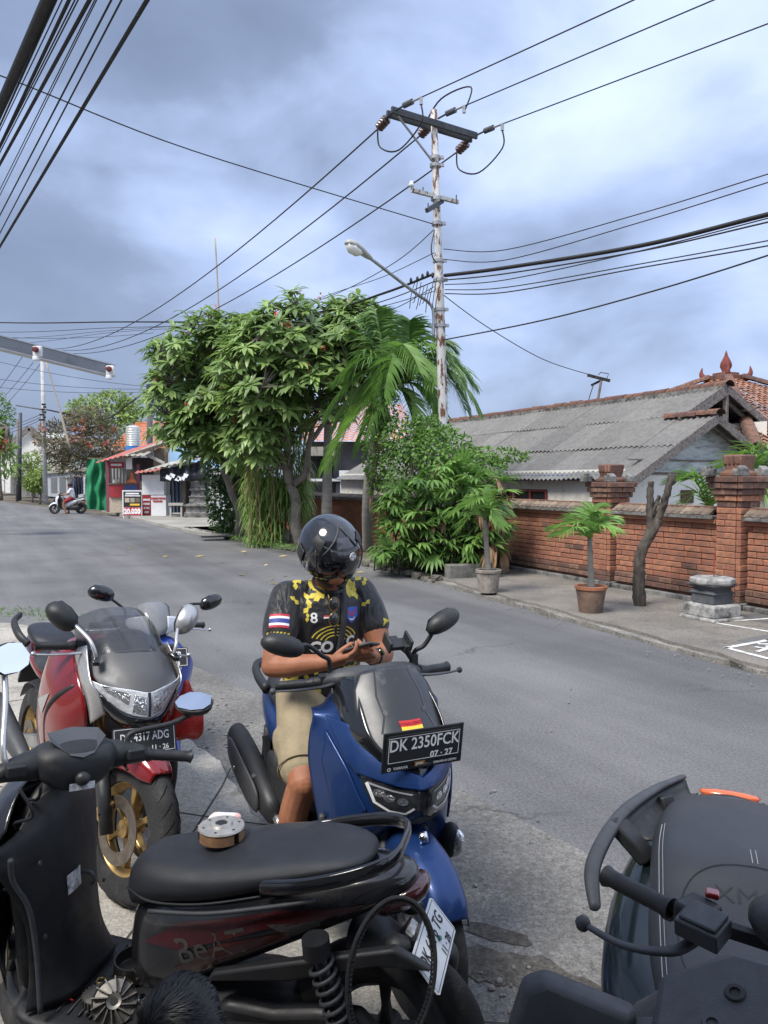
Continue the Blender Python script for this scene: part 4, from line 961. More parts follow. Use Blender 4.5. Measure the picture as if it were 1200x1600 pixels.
# ================================================================ potted palms, dead tree, stone pedestal
M_POTG = mat('cement_pot', (.30, .265, .225), .9, var=.2, scale=10, bump=.5, bscale=50, dirt=(.14, .115, .095), dscale=7, damt=.5)
M_POTT = mat('clay_pot', (.20, .125, .085), .85, var=.3, scale=8, bump=.5, bscale=50, col2=(.10, .075, .06), amt=.5)
M_RIM = mat('clay_rim', (.34, .13, .07), .8, var=.2, scale=12)
def potted(px, py, w, h, crown, ftips, label, mp, mr, seed, tn):
    random.seed(seed); base = gnd(px, py, .075); Y = base.y; s = Y / 1200; root = empty('potted_palm', base, label=label, cat='potted plant', group='potted palms on the pavement')
    I = Matrix.Translation(base).inverted(); rt_, rb = w * s / 2, w * s / 2 * .74; ht = h * s
    b = MB(); b.lathe([(0, 0), (rb, 0), (rb + (rt_ - rb) * .85, ht * .84), (rt_ * .96, ht * .86), (rt_ * .9, ht * .86)], 28); b.obj('pot', mp, root, smooth=False, auto=35)
    b = MB(); b.lathe([(rt_ * .92, ht * .86), (rt_ * 1.04, ht * .87), (rt_ * 1.05, ht * .98), (rt_ * .98, ht), (rt_ * .90, ht * .98), (rt_ * .88, ht * .86)], 28); b.obj('rim', mr, root, auto=35)
    b = MB(); b.lathe([(0, ht * .94), (rt_ * .92, ht * .92)], 20); b.obj('soil', M_SOIL, root)
    top = at(crown[0], crown[1], Y); b = MB(I); b.tube(spline([base + V(0, 0, ht * .9), base.lerp(top, .6) + V(.01, 0, 0), top], 5), [.055, .05, .045, .042, .04, .038, .036, .034, .032, .03, .028], 9); b.obj('trunk', M_PBARK, root, smooth=True)
    for (mx, my), (tx, ty), dy, tt in ftips: frond(root, I, [top, at(mx, my, Y + dy * .5), at(mx * .4 + tx * .6, my * .45 + ty * .55 - 2, Y + dy * .8), at(tx, ty, Y + dy)], .30, tt, n=20, w=.034, droop=.9, vee=.6)
    return root
potted(763, 925, 39, 36, (757, 812), [((745, 786), (702, 806), -.1, .9), ((752, 782), (728, 788), -.4, .8), ((757, 780), (752, 768), .2, .9), ((765, 784), (778, 768), -.2, .95), ((768, 790), (792, 800), .1, .7), ((748, 795), (716, 830), -.3, .6), ((765, 795), (780, 822), -.3, .7)], 'palm in a grey cement pot standing by the lady palms', M_POTG, M_POTG, 61, .8)
potted(923, 956, 48, 42, (921, 842), [((908, 818), (866, 824), -.1, .95), ((905, 825), (874, 836), -.4, .8), ((919, 808), (928, 792), .1, .6), ((923, 805), (938, 800), -.2, .7), ((932, 815), (952, 812), .2, .8), ((933, 822), (957, 828), -.3, .85), ((915, 815), (900, 808), .4, .7)], 'palm in a brown clay pot before the first brick pillar', M_POTT, M_RIM, 62, .8)
dt = gnd(1000, 946, .075); DY = dt.y; dead = empty('dead_tree', dt, label='bare lopped dead tree with dark bark leaning before the orange brick panel', cat='tree')
I = Matrix.Translation(dt).inverted()
def bark_tube(P, rr, name):
    Q = spline(P, 8); m = len(Q) - 1; b = MB(I); rads = []
    for i in range(m + 1):
        f = i / m * (len(rr) - 1); k = min(int(f), len(rr) - 2); rads.append(rr[k] + (rr[k + 1] - rr[k]) * (f - k))
    b.tube(Q, rads, 16); ctr = dt
    b.v = [v + V(mnoise.noise(v * 14), mnoise.noise(v * 14 + V(5, 0, 0)), 0) * .022 + V(mnoise.noise(v * 40), mnoise.noise(v * 40 + V(5, 0, 0)), 0) * .010 for v in b.v]; return b.obj(name, M_BARKD, dead, smooth=True)
bark_tube([at(1000, 948, DY), at(998, 900, DY), at(1002, 862, DY), at(1016, 835, DY), at(1028, 812, DY)], [.085, .072, .07, .075, .068], 'trunk')
bark_tube([at(1022, 822, DY), at(1034, 795, DY), at(1044, 765, DY - .1), at(1050, 741, DY - .1)], [.06, .05, .045, .045], 'branch')
bark_tube([at(1018, 832, DY), at(1015, 800, DY), at(1016, 770, DY), at(1017, 752, DY)], [.055, .045, .042, .035], 'branch')
bark_tube([at(1020, 805, DY), at(1026, 786, DY), at(1030, 774, DY)], [.03, .03, .026], 'branch')
bark_tube([at(1046, 760, DY - .1), at(1052, 756, DY - .1), at(1056, 752, DY - .1)], [.02, .018, .012], 'branch')
ps = gnd(1112, 966, .075); ped = empty('stone_pedestal', ps, WROT, label='small grey stone pedestal with incense stick beside the right brick pillar', cat='pedestal')
def sq(prof, name, m):
    b = MB(); b.loft([[V(sx * q, sy * q, z) for sx, sy in ((-1, -1), (1, -1), (1, 1), (-1, 1))] for q, z in prof]); return b.obj(name, m, ped, bevel=.012)
M_PEDW = mat('pale_stone', (.36, .355, .34), .9, var=.25, scale=9, bump=1, bscale=40, dirt=(.09, .09, .088), dscale=7, damt=.55)
sq([(.26, 0), (.26, .03), (.25, .04)], 'base_slab', M_PEDW); sq([(.23, .04), (.23, .17), (.20, .19)], 'base_block', M_PEDW)
sq([(.165, .19), (.165, .30), (.19, .32), (.15, .35), (.15, .37), (.19, .40), (.22, .42)], 'shaft', mat('dark_stone', (.085, .09, .10), .85, var=.3, scale=9, bump=1, bscale=40, dirt=(.2, .2, .2), damt=.25))
b = MB(); b.lathe([(0, .42), (.25, .42), (.265, .45), (.26, .50), (0, .505)], 8); b.obj('top_slab', M_PEDW, ped, bevel=.015)
b = MB(); b.tube([(.02, 0, .50), (.02, 0, .80)], .006, 5); b.obj('incense_stick', mat('incense', (.25, .05, .03), .7), ped)
cb = MB(); c = gnd(724, 902, .075); cb.box((0, 0, .10), (.62, .22, .26)); o = cb.obj('concrete_block', mat('block_concrete', (.17, .165, .15), .95, var=.3, scale=8, bump=1, bscale=40, dirt=(.06, .065, .05), damt=.5), bevel=.015, label='long grey concrete block lying left of the cement pot', cat='block'); o.location = c; o.rotation_euler = (0, 0, R(18))
cb = MB(); c = gnd(786, 897, .075); cb.box((0, 0, .07), (.12, .15, .16)); o = cb.obj('stone_block', MATS['block_concrete'], bevel=.015, label='small dark stone by the wall corner behind the cement pot', cat='block'); o.location = c; o.rotation_euler = (0, 0, R(30))
# palms growing in the garden behind the wall
random.seed(71)
for (cx, cy, tips, Y, lab) in ((1112, 800, [((1085, 748), (1055, 752)), ((1098, 752), (1080, 748)), ((1102, 760), (1122, 778)), ((1120, 765), (1140, 770)), ((1090, 770), (1070, 790))], 13.0, 'bright green palm fronds poking up behind the orange wall panel'),
                               ((1185, 790), None, None, 0, '') if False else (1190, 770, [((1170, 712), (1130, 728)), ((1185, 705), (1160, 715)), ((1200, 708), (1225, 725)), ((1175, 725), (1150, 748)), ((1195, 722), (1215, 745)), ((1180, 740), (1195, 775))], 11.6, 'palm fronds behind the right brick pillar at the photo edge')):
    p = at(cx, cy, Y); p.z = 0; r0 = empty('garden_palm', p, label=lab, cat='palm tree', group='garden palms behind the wall'); I = Matrix.Translation(p).inverted(); c = at(cx, cy, Y)
    b = MB(I); b.tube([p, c], .06, 8); b.obj('trunk', M_PBARK, r0, smooth=True)
    for (mx, my), (tx, ty) in tips: frond(r0, I, [c, at(mx, my, Y - .05), at(mx * .4 + tx * .6, my * .4 + ty * .6 - 3, Y - .1), at(tx, ty, Y - .15)], .42, rand(.7, .95), n=22, w=.035, droop=.7, vee=.7)
# ================================================================ stalls and houses down the road
random.seed(81)
def pbox(name, x0, y0, x1, y1, Y, dep, m, parent, bev=0, dx=0):
    a = at(x0, y1, Y); c = at(x1, y0, Y); b = MB(Matrix.Translation(parent.location).inverted() if parent else None)
    b.box(((a.x + c.x) / 2, Y + dep / 2, (a.z + c.z) / 2), (abs(c.x - a.x), dep, abs(c.z - a.z))); return b.obj(name, m, parent, bevel=bev)
def pbeam(name, p, q, w, m, parent):
    b = MB(Matrix.Translation(parent.location).inverted()); b.beam(p, q, w, w); return b.obj(name, m, parent)
def corr(name, A, B, C, D, m, parent, pitch=.14, amp=.02, nv=1):       # corrugated sheet A-B along, D-C far side
    A, B, C, D = map(Vector, (A, B, C, D)); nrm = (B - A).cross(D - A).normalized(); n = int((B - A).length / pitch * 4)
    b = MB(Matrix.Translation(parent.location).inverted())
    b.grid(lambda u, v: (A.lerp(B, u)).lerp(D.lerp(C, u), v) + nrm * amp * math.sin(u * n * math.pi / 2), n, nv); return b.obj(name, m, parent, smooth=True)
M_WOOD = mat('stall_timber', (.16, .12, .085), .9, var=.3, scale=5, stretch=(5, 1, 1))
M_REDR = mat('red_roof_sheet', (.42, .12, .09), .6, var=.2, scale=3, dirt=(.3, .16, .12), damt=.4)
M_GRYR = mat('pale_roof_sheet', (.34, .32, .27), .8, var=.2, scale=3, dirt=(.16, .14, .12), damt=.4)
M_REDP = mat('red_panel', (.33, .03, .035), .5); M_WHP = mat('white_panel', (.74, .75, .76), .5, var=.06); M_BEI = mat('beige_tile', (.45, .38, .28), .6, var=.15, scale=8)
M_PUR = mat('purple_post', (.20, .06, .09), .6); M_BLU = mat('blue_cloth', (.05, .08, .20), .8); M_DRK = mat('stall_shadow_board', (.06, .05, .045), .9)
M_SKYB = mat('sky_blue_plaster', (.36, .58, .80), .8, var=.08, scale=1); M_GRYW = mat('grey_sheet', (.36, .38, .40), .6, var=.15, scale=2, stretch=(1, 1, .3)); M_TARP = mat('green_tarp', (.02, .20, .085), .55, var=.25, scale=3, bump=.6, bscale=6)
M_ORT = mat('orange_roof_tile', (.50, .17, .07), .8, var=.25, scale=2, bump=.6, bscale=20)
SY = 38.0
st = empty('food_stall', gnd(205, 803), label='open timber food stall with red corrugated roof and red counter', cat='stall')
pbox('post', 166, 716, 170, 800, SY, .12, M_PUR, st); pbox('post', 214, 725, 217, 800, SY, .10, M_PUR, st); pbox('post', 256, 706, 260, 806, SY + .6, .12, M_WOOD, st)
pbox('counter', 171, 757, 214, 777, SY - .1, .7, M_REDP, st); pbox('counter_base', 171, 777, 214, 801, SY, .6, M_BEI, st); pbox('counter_cloth', 194, 758, 214, 767, SY - .16, .05, M_BLU, st)
pbox('counter_shelf', 214, 752, 232, 790, SY + .3, .5, M_BEI, st)
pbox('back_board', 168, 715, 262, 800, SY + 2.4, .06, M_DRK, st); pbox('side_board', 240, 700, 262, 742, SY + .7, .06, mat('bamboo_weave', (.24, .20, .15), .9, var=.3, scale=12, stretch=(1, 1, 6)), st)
for k in range(5): pbox('slat', 175 + 5 * k, 732, 177 + 5 * k, 757, SY + 1.0, .04, M_GRYW, st)
sgn = pbox('menu_sign', 169, 722, 194, 731, SY - .2, .04, M_REDP, st); pbox('menu_strip', 173, 724.5, 190, 728, SY - .22, .02, M_WHP, st)
pbox('price_list', 197, 714, 206, 733, SY - .35, .02, M_WHP, st); pbox('rail', 168, 755, 214, 757, SY - .15, .8, M_WOOD, st)
corr('roof_sheet', at(147, 724, SY - 1.2), at(192, 712, SY - 1.3), at(262, 686, SY + 2.6), at(208, 701, SY + 3.4), M_REDR, st, .25, .03)
corr('roof_sheet', at(192, 712, SY - 1.3), at(224, 712, SY - .9), at(264, 690, SY + 1.2), at(262, 686, SY + 2.6), M_GRYR, st, .25, .03)
pbeam('roof_beam', at(190, 716, SY - 1.2), at(266, 691, SY + .5), .16, M_WOOD, st); pbeam('brace', at(222, 707, SY), at(257, 724, SY), .13, mat('pale_timber', (.42, .40, .36), .8), st); pbeam('brace', at(196, 716, SY), at(220, 703, SY), .10, M_WOOD, st)
for k, (px, w, h, mm) in enumerate(((186, 5, 10, 'beige_tile'), (200, 6, 14, 'stall_timber'), (208, 4, 9, 'red_panel'), (178, 4, 7, 'white_panel'))):
    p = at(px, 756, SY + .2); b = MB(); s_ = SY / 1200; b.lathe([(0, 0), (w * s_ / 2, 0), (w * s_ / 2, h * s_ * .6), (w * s_ * .2, h * s_ * .8), (w * s_ * .2, h * s_)], 10)
    o = b.obj('jar', MATS[mm], smooth=True, label=('pale jar at the left of the stall counter', 'tall brown jar on the stall counter', 'small red jar at the counter right end', 'short white jar at the counter left end')[[0, 1, 2, 3][k]], cat='jar', group='jars on the stall counter'); o.location = p
b = MB(); p = at(206, 754, SY + .1); b.lathe([(.02, .5), (.05, .45), (.10, .2), (.30, .02), (.30, 0)], 14); o = b.obj('funnel', mat('orange_plastic', (.6, .16, .05), .5), smooth=True, label='orange plastic funnel on the stall counter', cat='funnel'); o.location = p
# white and red booth
bo = empty('snack_booth', gnd(240, 812), label='white and red printed snack booth in front of the timber stall', cat='booth')
BY = 35.5
pbox('upper_panel', 222, 742, 236, 773, BY + .15, .7, M_WHP, bo); pbox('upper_panel', 236.3, 742, 256, 773, BY, .8, M_WHP, bo); pbox('lower_panel', 222, 774, 236, 812, BY + .1, .7, M_REDP, bo); pbox('lower_panel', 236.3, 774, 259, 814, BY - .05, .8, M_WHP, bo)
corr('roof_sheet', at(209, 740, BY - .6), at(250, 735, BY - .6), at(252, 731, BY + .9), at(214, 736, BY + .9), M_REDR, bo, .2, .025); pbox('post', 256, 735, 263, 814, BY + .4, .2, mat('pale_timber', (.42, .40, .36), .8), bo)
bi = Matrix.Translation(bo.location).inverted()
M_TXR = mat('red_ink', (.45, .03, .03), .6); M_TXW = mat('white_ink', (.8, .8, .8), .6); M_TXY = mat('yellow_ink', (.75, .5, .05), .6); M_TXK = mat('black_ink', (.02, .02, .02), .6)
def ptext(txt, px, py, Y, hpx, m, parent, sx=1, bold=0, rotz=0):
    p = at(px, py, Y); return text(txt, hpx * Y / 1200, Matrix.Translation(-parent.location) @ basis(p, (math.cos(rotz), math.sin(rotz), 0), (0, 0, 1)), m, parent, sx, bold)
ptext('CHURROS PISANG', 247, 779, BY - .07, 3.6, M_TXR, bo, .78, .01); ptext('SINGAPORE', 246, 783.5, BY - .07, 3.4, M_TXR, bo, .8, .01)
for k, t in enumerate(('SNACKS', 'PISANG', 'ES TEH', 'KOPI', 'SOP')): ptext(t, 229, 781 + 6.5 * k, BY + .08, 4, M_TXW, bo, .7, .01)
# price board
sg = empty('price_board', gnd(207, 811), label='standing black menu board with red 20.000 price strip', cat='sign')
GY = 35.2
pbox('frame', 191.5, 766, 221.5, 806, GY, .06, M_WHP, sg); pbox('board', 193, 768, 220, 792, GY - .03, .03, M_TXK, sg); pbox('price_strip', 193.5, 793, 220, 805, GY - .03, .03, mat('bright_red', (.5, .02, .03), .5), sg)
for x in (193, 219): pbox('leg', x - .6, 804, x + .9, 813, GY, .06, M_WHP, sg)
ptext('20.000', 206.5, 799.3, GY - .034, 11, M_TXW, sg, .86, .02)
for k in range(3): pbox('menu_photo', 195 + 8.2 * k, 778, 202 + 8.2 * k, 785, GY - .05, .02, (M_BEI, M_GRYR, M_WOOD)[k], sg)
pbox('menu_line', 196, 770, 217, 772.5, GY - .05, .02, M_TXW, sg); pbox('menu_line', 203, 787, 218, 790, GY - .05, .02, M_TXY, sg); pbox('menu_line', 195, 774, 219, 775.5, GY - .05, .02, M_TXW, sg)
# lean-to with banner
ln = empty('lean_to_shelter', gnd(285, 812), label='lean-to shelter with pale roof sheets and black printed banner', cat='shelter')
LY = 34.5
corr('roof_sheet', at(223, 736, LY - .8), at(262, 728, LY - .8), at(312, 712, LY + 2.0), at(268, 722, LY + 2.4), M_GRYR, ln, .25, .03); corr('roof_sheet', at(262, 728, LY - .8), at(322, 714, LY - .9), at(334, 708, LY + 1.0), at(312, 712, LY + 2.0), M_GRYR, ln, .25, .03)
b = MB(Matrix.Translation(ln.location).inverted()); b.grid(lambda u, v: at(250 + 72 * u, (733 - 12 * u) * (1 - v) + (752 - 7 * u - 4 * math.sin(u * 3.1) * -1) * v, LY - .6 + .12 * math.sin(u * 19) + .1 * math.sin(v * 6)), 30, 6); b.obj('banner', mat('black_banner', (.02, .022, .028), .5), ln, smooth=True)
for k in range(7):
    c = at(260 + 5 * k + rand(-1, 1), 745 + rand(-3, 3), LY - .85); b = MB(Matrix.Translation(ln.location).inverted()); b.add([c + V(rand(-.1, .1), 0, rand(.05, .15)), c + V(rand(-.15, -.03), 0, -.06), c + V(rand(.0, .1), 0, -.12), c + V(.12, 0, .03)], [(0, 1, 2, 3)]); b.obj('banner_print', M_TXW, ln)
pbox('white_tarp', 266, 722, 305, 734, LY - .1, .05, M_WHP, ln); pbox('post', 285, 735, 289, 808, LY, .12, M_WOOD, ln); pbox('post', 318, 720, 321, 812, LY + .2, .1, M_WOOD, ln)
b = MB(Matrix.Translation(ln.location).inverted()); b.grid(lambda u, v: at(266 + 20 * u + 2 * v, 745 + 57 * v, LY + 1.2 + .10 * math.sin(u * 22)), 26, 2); b.obj('curtain', mat('grey_blue_cloth', (.12, .15, .20), .8), ln, smooth=True)
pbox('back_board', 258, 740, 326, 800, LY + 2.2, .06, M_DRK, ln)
bn = empty('stall_bench', gnd(274, 812), label='small pale wooden bench beside the snack booth', cat='bench')
pbox('seat', 263, 786, 286, 790, LY - .3, .5, mat('pale_timber', (.42, .40, .36), .8), bn)
for x in (265, 282):
    for d in (-.25, .1): pbox('leg', x, 790, x + 2.5, 812, LY + d, .08, MATS['pale_timber'], bn)
pbox('rail', 265, 801, 284, 803, LY - .2, .06, MATS['pale_timber'], bn)
sr = empty('stone_shrine', gnd(312, 811), label='tiered dark stone shrine pillar at the right end of the stalls', cat='shrine')
prof = [(.62, 0), (.62, .3), (.55, .34), (.55, .55), (.66, .60), (.60, .66), (.42, .72), (.40, .95), (.46, 1.0), (.34, 1.06), (.32, 1.25), (.42, 1.30), (.36, 1.40), (.33, 1.62), (.45, 1.68), (.34, 1.76), (.30, 2.0), (.38, 2.06), (.20, 2.25), (.12, 2.4), (.16, 2.5), (.02, 2.62)]
for nme, lo, hi in (('base', 0, 6), ('body', 5, 13), ('crown', 12, 22)):
    b = MB(); b.loft([[V(sx * q * .9, sy * q * .9, z) for sx, sy in ((-1, -1), (0, -1.12), (1, -1), (1.12, 0), (1, 1), (0, 1.12), (-1, 1), (-1.12, 0))] for q, z in prof[lo:hi]]); b.obj(nme, M_GREYS, sr, bevel=.02)
fw = empty('sheet_fence', gnd(350, 815), label='grey corrugated sheet fence right of the stone shrine', cat='fence')
corr('sheet', at(324, 812, 34.4), at(346, 818, 31.5), at(346, 740, 31.5), at(324, 722, 34.4), M_GRYW, fw, .12, .02); corr('sheet', at(346, 818, 31.5), at(376, 822, 29.8), at(376, 752, 29.8), at(346, 748, 31.5), M_GRYW, fw, .12, .02); corr('sheet', at(376, 822, 29.8), at(410, 822, 29), at(410, 752, 29), at(376, 752, 29.8), mat('dark_sheet', (.07, .07, .075), .7), fw, .12, .02)
pbox('post', 336, 735, 338.5, 816, 32.4, .09, M_WOOD, fw)
# concrete forecourt of the stalls with a drain mouth
strip('stall_forecourt', [gnd(150, 795).xy, gnd(190, 806).xy, gnd(232, 818).xy, gnd(300, 834).xy, gnd(352, 843).xy], [gnd(150, 786).xy, gnd(230, 790).xy, gnd(330, 800).xy, gnd(380, 826).xy], .10, rough_ground('forecourt_concrete', (.34, .325, .29), (.25, .24, .215), 60, .6, .4, .25, .6, (.15, .14, .12)), .2)
b = MB(); p = gnd(350, 838, .105); b.box(p, (1.3, .5, .015), .3); b.obj('drain_mouth', mat('drain_dark', (.01, .01, .01), .9), kind='structure')
# houses behind the stalls
hb_ = empty('blue_house', gnd(300, 790), label='pale blue plastered house wall behind the lean-to', cat='house')
pbox('wall', 266, 668, 352, 790, 42, 5, M_SKYB, hb_); pbox('window', 285, 722, 300, 748, 41.9, .1, M_DARKGL, hb_); pbox('base_wall', 262, 733, 350, 790, 41.7, .2, mat('blue_grey', (.16, .20, .28), .8), hb_)
hr = empty('orange_roof_house', gnd(205, 795), label='house with orange tiled roof behind the water tank', cat='house')
HY = 48
def tiled(name, P00, P10, P11, P01, parent, m, nu, nv):
    P00, P10, P11, P01 = map(Vector, (P00, P10, P11, P01)); nrm = (P10 - P00).cross(P01 - P00).normalized(); nrm = nrm if nrm.z > 0 else -nrm
    b = MB(Matrix.Translation(parent.location).inverted())
    for j in range(nv):
        b.grid(lambda u, v: (P00.lerp(P10, u)).lerp(P01.lerp(P11, u), (j + v) / nv) + nrm * (.035 * math.sin(u * nu * math.pi) + .05 * (1 - v)), nu * 2, 1)
    return b.obj(name, m, parent, smooth=True, kind='stuff')
tiled('tiled_roof', at(165, 706, HY), at(246, 706, HY), at(240, 658, HY + 4), at(214, 660, HY + 4), hr, M_ORT, 26, 12); pbox('wall', 172, 704, 252, 790, HY + .3, 4, M_WHITE, hr); tiled('tiled_roof', at(246, 706, HY), at(300, 700, HY + 8), at(290, 660, HY + 8), at(240, 658, HY + 4), hr, M_ORT, 14, 12)
tk = empty('water_tank', at(208, 706, 44), label='ribbed stainless steel water tank on a blue stand above the stalls', cat='water tank')
s_ = 44 / 1200; b = MB(); pr = []
for k in range(8): z = .35 + k * .13; pr += [(.40, z), (.385, z + .02), (.385, z + .10), (.40, z + .12)]
b.lathe([(0, .32)] + pr + [(.36, 1.42), (.2, 1.5), (0, 1.52)], 24); b.obj('tank', mat('tank_steel', (.78, .75, .68), .3, metal=.6, var=.1), tk, smooth=False, auto=30)
b = MB(); b.lathe([(0, 0), (.40, 0), (.42, .32), (0, .32)], 20); b.obj('stand', mat('tank_blue', (.05, .22, .55), .5), tk)
b = MB(); 
for x in (-.3, .3): b.box((x, 0, -1.55), (.08, .5, 3.1))
b.obj('tower', M_GWOOD, tk)
tp = empty('tarp_screen', gnd(151, 797), label='hanging green tarpaulin covering the left side of the food stall', cat='tarpaulin')
b = MB(Matrix.Translation(tp.location).inverted()); b.grid(lambda u, v: at(137 + 29 * u - 3 * math.sin(v * 3) * (1 - u), 716 + 3 * u + 79 * v, SY + .2 + .14 * math.sin(u * 14 + v * 3) + .09 * math.sin(v * 13 + u * 7)), 24, 18); b.obj('sheet', M_TARP, tp, smooth=True)
b = MB(Matrix.Translation(tp.location).inverted()); b.beam(at(137, 716, SY + .3), at(168, 718, SY + .3), .08, .08); b.obj('rail', M_WOOD, tp)
cr = empty('clothes_rack', gnd(125, 792), label='rack of dark and white clothes hanging behind the scooter rider', cat='clothes rack')
pbeam('bar', at(110, 744, 44), at(139, 744, 44), .06, M_WOOD, cr)
for x in (111, 138): pbeam('post', at(x, 744, 44), at(x, 789, 44), .06, M_WOOD, cr)
for k, c in enumerate(((.12, .15, .28), (.03, .035, .06), (.05, .05, .055), (.03, .04, .08), (.7, .7, .7), (.68, .7, .72))):
    x = 113 + 4.2 * k; b = MB(Matrix.Translation(cr.location).inverted()); L_ = rand(26, 34); b.grid(lambda u, v: at(x + 4.6 * u * (.8 + .2 * v), 745 + L_ * v, 43.9 + .08 * math.sin(u * 9)), 8, 5); b.obj('garment', mat('garment_%d' % k, c, .9), cr, smooth=True)
gw = empty('gate_wall', gnd(105, 785), label='long grey panelled wall with a concrete cap beyond the scooter', cat='wall')
b = MB(Matrix.Translation(gw.location).inverted()); b.beam(at(72, 738, 55), at(150, 733, 50), .5, .22); b.obj('cap', M_GRYR, gw); b = MB(Matrix.Translation(gw.location).inverted()); b.add([at(75, 775, 55), at(148, 783, 50), at(148, 736, 50), at(75, 740, 55)], [(0, 1, 2, 3)]); b.obj('wall', M_GRYW, gw, solid=.2)
for k in range(5): pbox('panel', 80 + 13 * k, 746, 89 + 13 * k, 771, 52.6 - .7 * k, .05, mat('dark_panel', (.16, .17, .18), .7), gw)
wh = empty('white_house', gnd(45, 775), label='white gabled house between the far poles at the left', cat='house')
b = MB(Matrix.Translation(wh.location).inverted()); b.prism([(-2.6, 0), (2.6, 0), (2.6, 4.2), (0, 6.2), (-2.6, 4.2)], -8, Matrix.Translation(at(50, 770, 75)) @ Matrix.Rotation(R(90), 4, 'X')); b.obj('wall', M_WHITE, wh)
b = MB(Matrix.Translation(wh.location).inverted()); p = at(50, 770, 75); b.beam(p + V(-2.9, -.3, 3.9), p + V(0, -.3, 6.3), .5, .16, (0, 1, 0)); b.beam(p + V(0, -.3, 6.3), p + V(2.9, -.3, 3.9), .5, .16, (0, 1, 0)); b.obj('verge', M_GWOOD, wh)
w2 = empty('white_building', gnd(112, 778), label='white building with dark window openings behind the red-flowered tree', cat='house')
pbox('wall', 72, 690, 112, 760, 66, 5, M_WHITE, w2); pbox('window', 95, 712, 104, 735, 65.9, .1, M_DARKGL, w2); pbox('wall', 112, 700, 150, 760, 64, 4, mat('pale_blue_wall', (.5, .56, .62), .8), w2); pbox('roof', 68, 684, 154, 691, 63, 8, M_GRYR, w2)
w3 = empty('stone_block_wall', gnd(45, 778), label='old grey block wall below the far shrubs at the left', cat='wall'); b = MB(Matrix.Translation(w3.location).inverted()); b.add([at(18, 772, 70), at(76, 779, 56), at(76, 740, 56), at(18, 745, 70)], [(0, 1, 2, 3)]); b.obj('wall', mat('old_block', (.16, .155, .15), .9, var=.4, scale=1.5), w3, solid=.2)
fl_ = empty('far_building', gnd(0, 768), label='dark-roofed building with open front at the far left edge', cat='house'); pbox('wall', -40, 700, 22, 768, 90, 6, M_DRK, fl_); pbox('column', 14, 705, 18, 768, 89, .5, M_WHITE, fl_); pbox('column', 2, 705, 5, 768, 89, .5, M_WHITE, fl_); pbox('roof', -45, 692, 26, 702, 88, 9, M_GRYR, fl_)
# house glimpsed between trunk and palms
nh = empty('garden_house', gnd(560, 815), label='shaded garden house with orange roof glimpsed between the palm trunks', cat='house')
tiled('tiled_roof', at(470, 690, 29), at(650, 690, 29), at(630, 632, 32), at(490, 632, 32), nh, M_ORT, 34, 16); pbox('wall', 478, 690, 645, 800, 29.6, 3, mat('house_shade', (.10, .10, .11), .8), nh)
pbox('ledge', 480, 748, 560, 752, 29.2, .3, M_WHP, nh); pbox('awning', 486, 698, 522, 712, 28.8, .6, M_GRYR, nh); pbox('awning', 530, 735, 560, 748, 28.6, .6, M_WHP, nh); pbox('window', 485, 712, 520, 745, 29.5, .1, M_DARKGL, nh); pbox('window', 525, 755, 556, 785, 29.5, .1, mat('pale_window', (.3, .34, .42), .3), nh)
# ================================================================ far poles
def far_pole(px, ytop, ybot, Y, r_, m, label, arm=None):
    p = at(px, ybot, Y); root = empty('far_pole', p, label=label, cat='utility pole', group='far utility poles'); I = Matrix.Translation(p).inverted()
    b = MB(I); b.tube([p - V(0, 0, .5), at(px + (arm or 0), ytop, Y)], [r_, r_ * .75], 8); b.obj('shaft', m, root, smooth=True); return root, I
fp, I = far_pole(71, 560, 772, 46, .15, mat('concrete_pole', (.42, .42, .41), .8, var=.2), 'pale concrete pole with a tangle of boxes left of the stalls', -5)
for k in range(7):
    b = MB(I); c = at(67 + rand(-3, 3), 632 + k * 4, 45.7); b.box(c, (rand(.1, .3), .2, .1)); b.obj('junction_box', M_CABLE, fp)
b = MB(I); b.tube([at(67, 640, 46), at(24, 633, 44)], .05, 6); b.obj('lamp_arm', M_GALV, fp)
far_pole(30, 645, 772, 58, .16, M_STEELD, 'dark slim pole in front of the white gabled house', 2); far_pole(27, 655, 774, 62, .14, M_GWOOD, 'grey timber pole just left of the dark slim pole', 1)
fp, I = far_pole(234, 600, 800, 44, .20, mat('dark_concrete_pole', (.10, .10, .10), .9), 'short dark pole top rising behind the orange roof', 0)
b = MB(I); b.lathe([(.16, 0), (.2, 0), (.2, .4), (.16, .4)], 8, at(234, 612, 44)); b.obj('collar', M_STEELD, fp)
def stick(px0, py0, px1, py1, Y, r_, label):
    a = at(px0, py0, Y); b = MB(Matrix.Translation(a).inverted()); b.tube(spline([a, at((px0 + px1) / 2 + 1, (py0 + py1) / 2, Y), at(px1, py1, Y)], 4), [r_] * 4 + [r_ * .6] * 5, 6); o = b.obj('bamboo_pole', mat('dry_bamboo', (.38, .32, .25), .8), smooth=True, label=label, cat='bamboo pole', group='bamboo poles'); o.location = a
stick(109, 700, 72, 566, 40, .06, 'leaning dry bamboo pole by the concrete pole'); stick(344, 560, 336, 372, 30, .05, 'thin upright bamboo pole rising above the left frangipani')
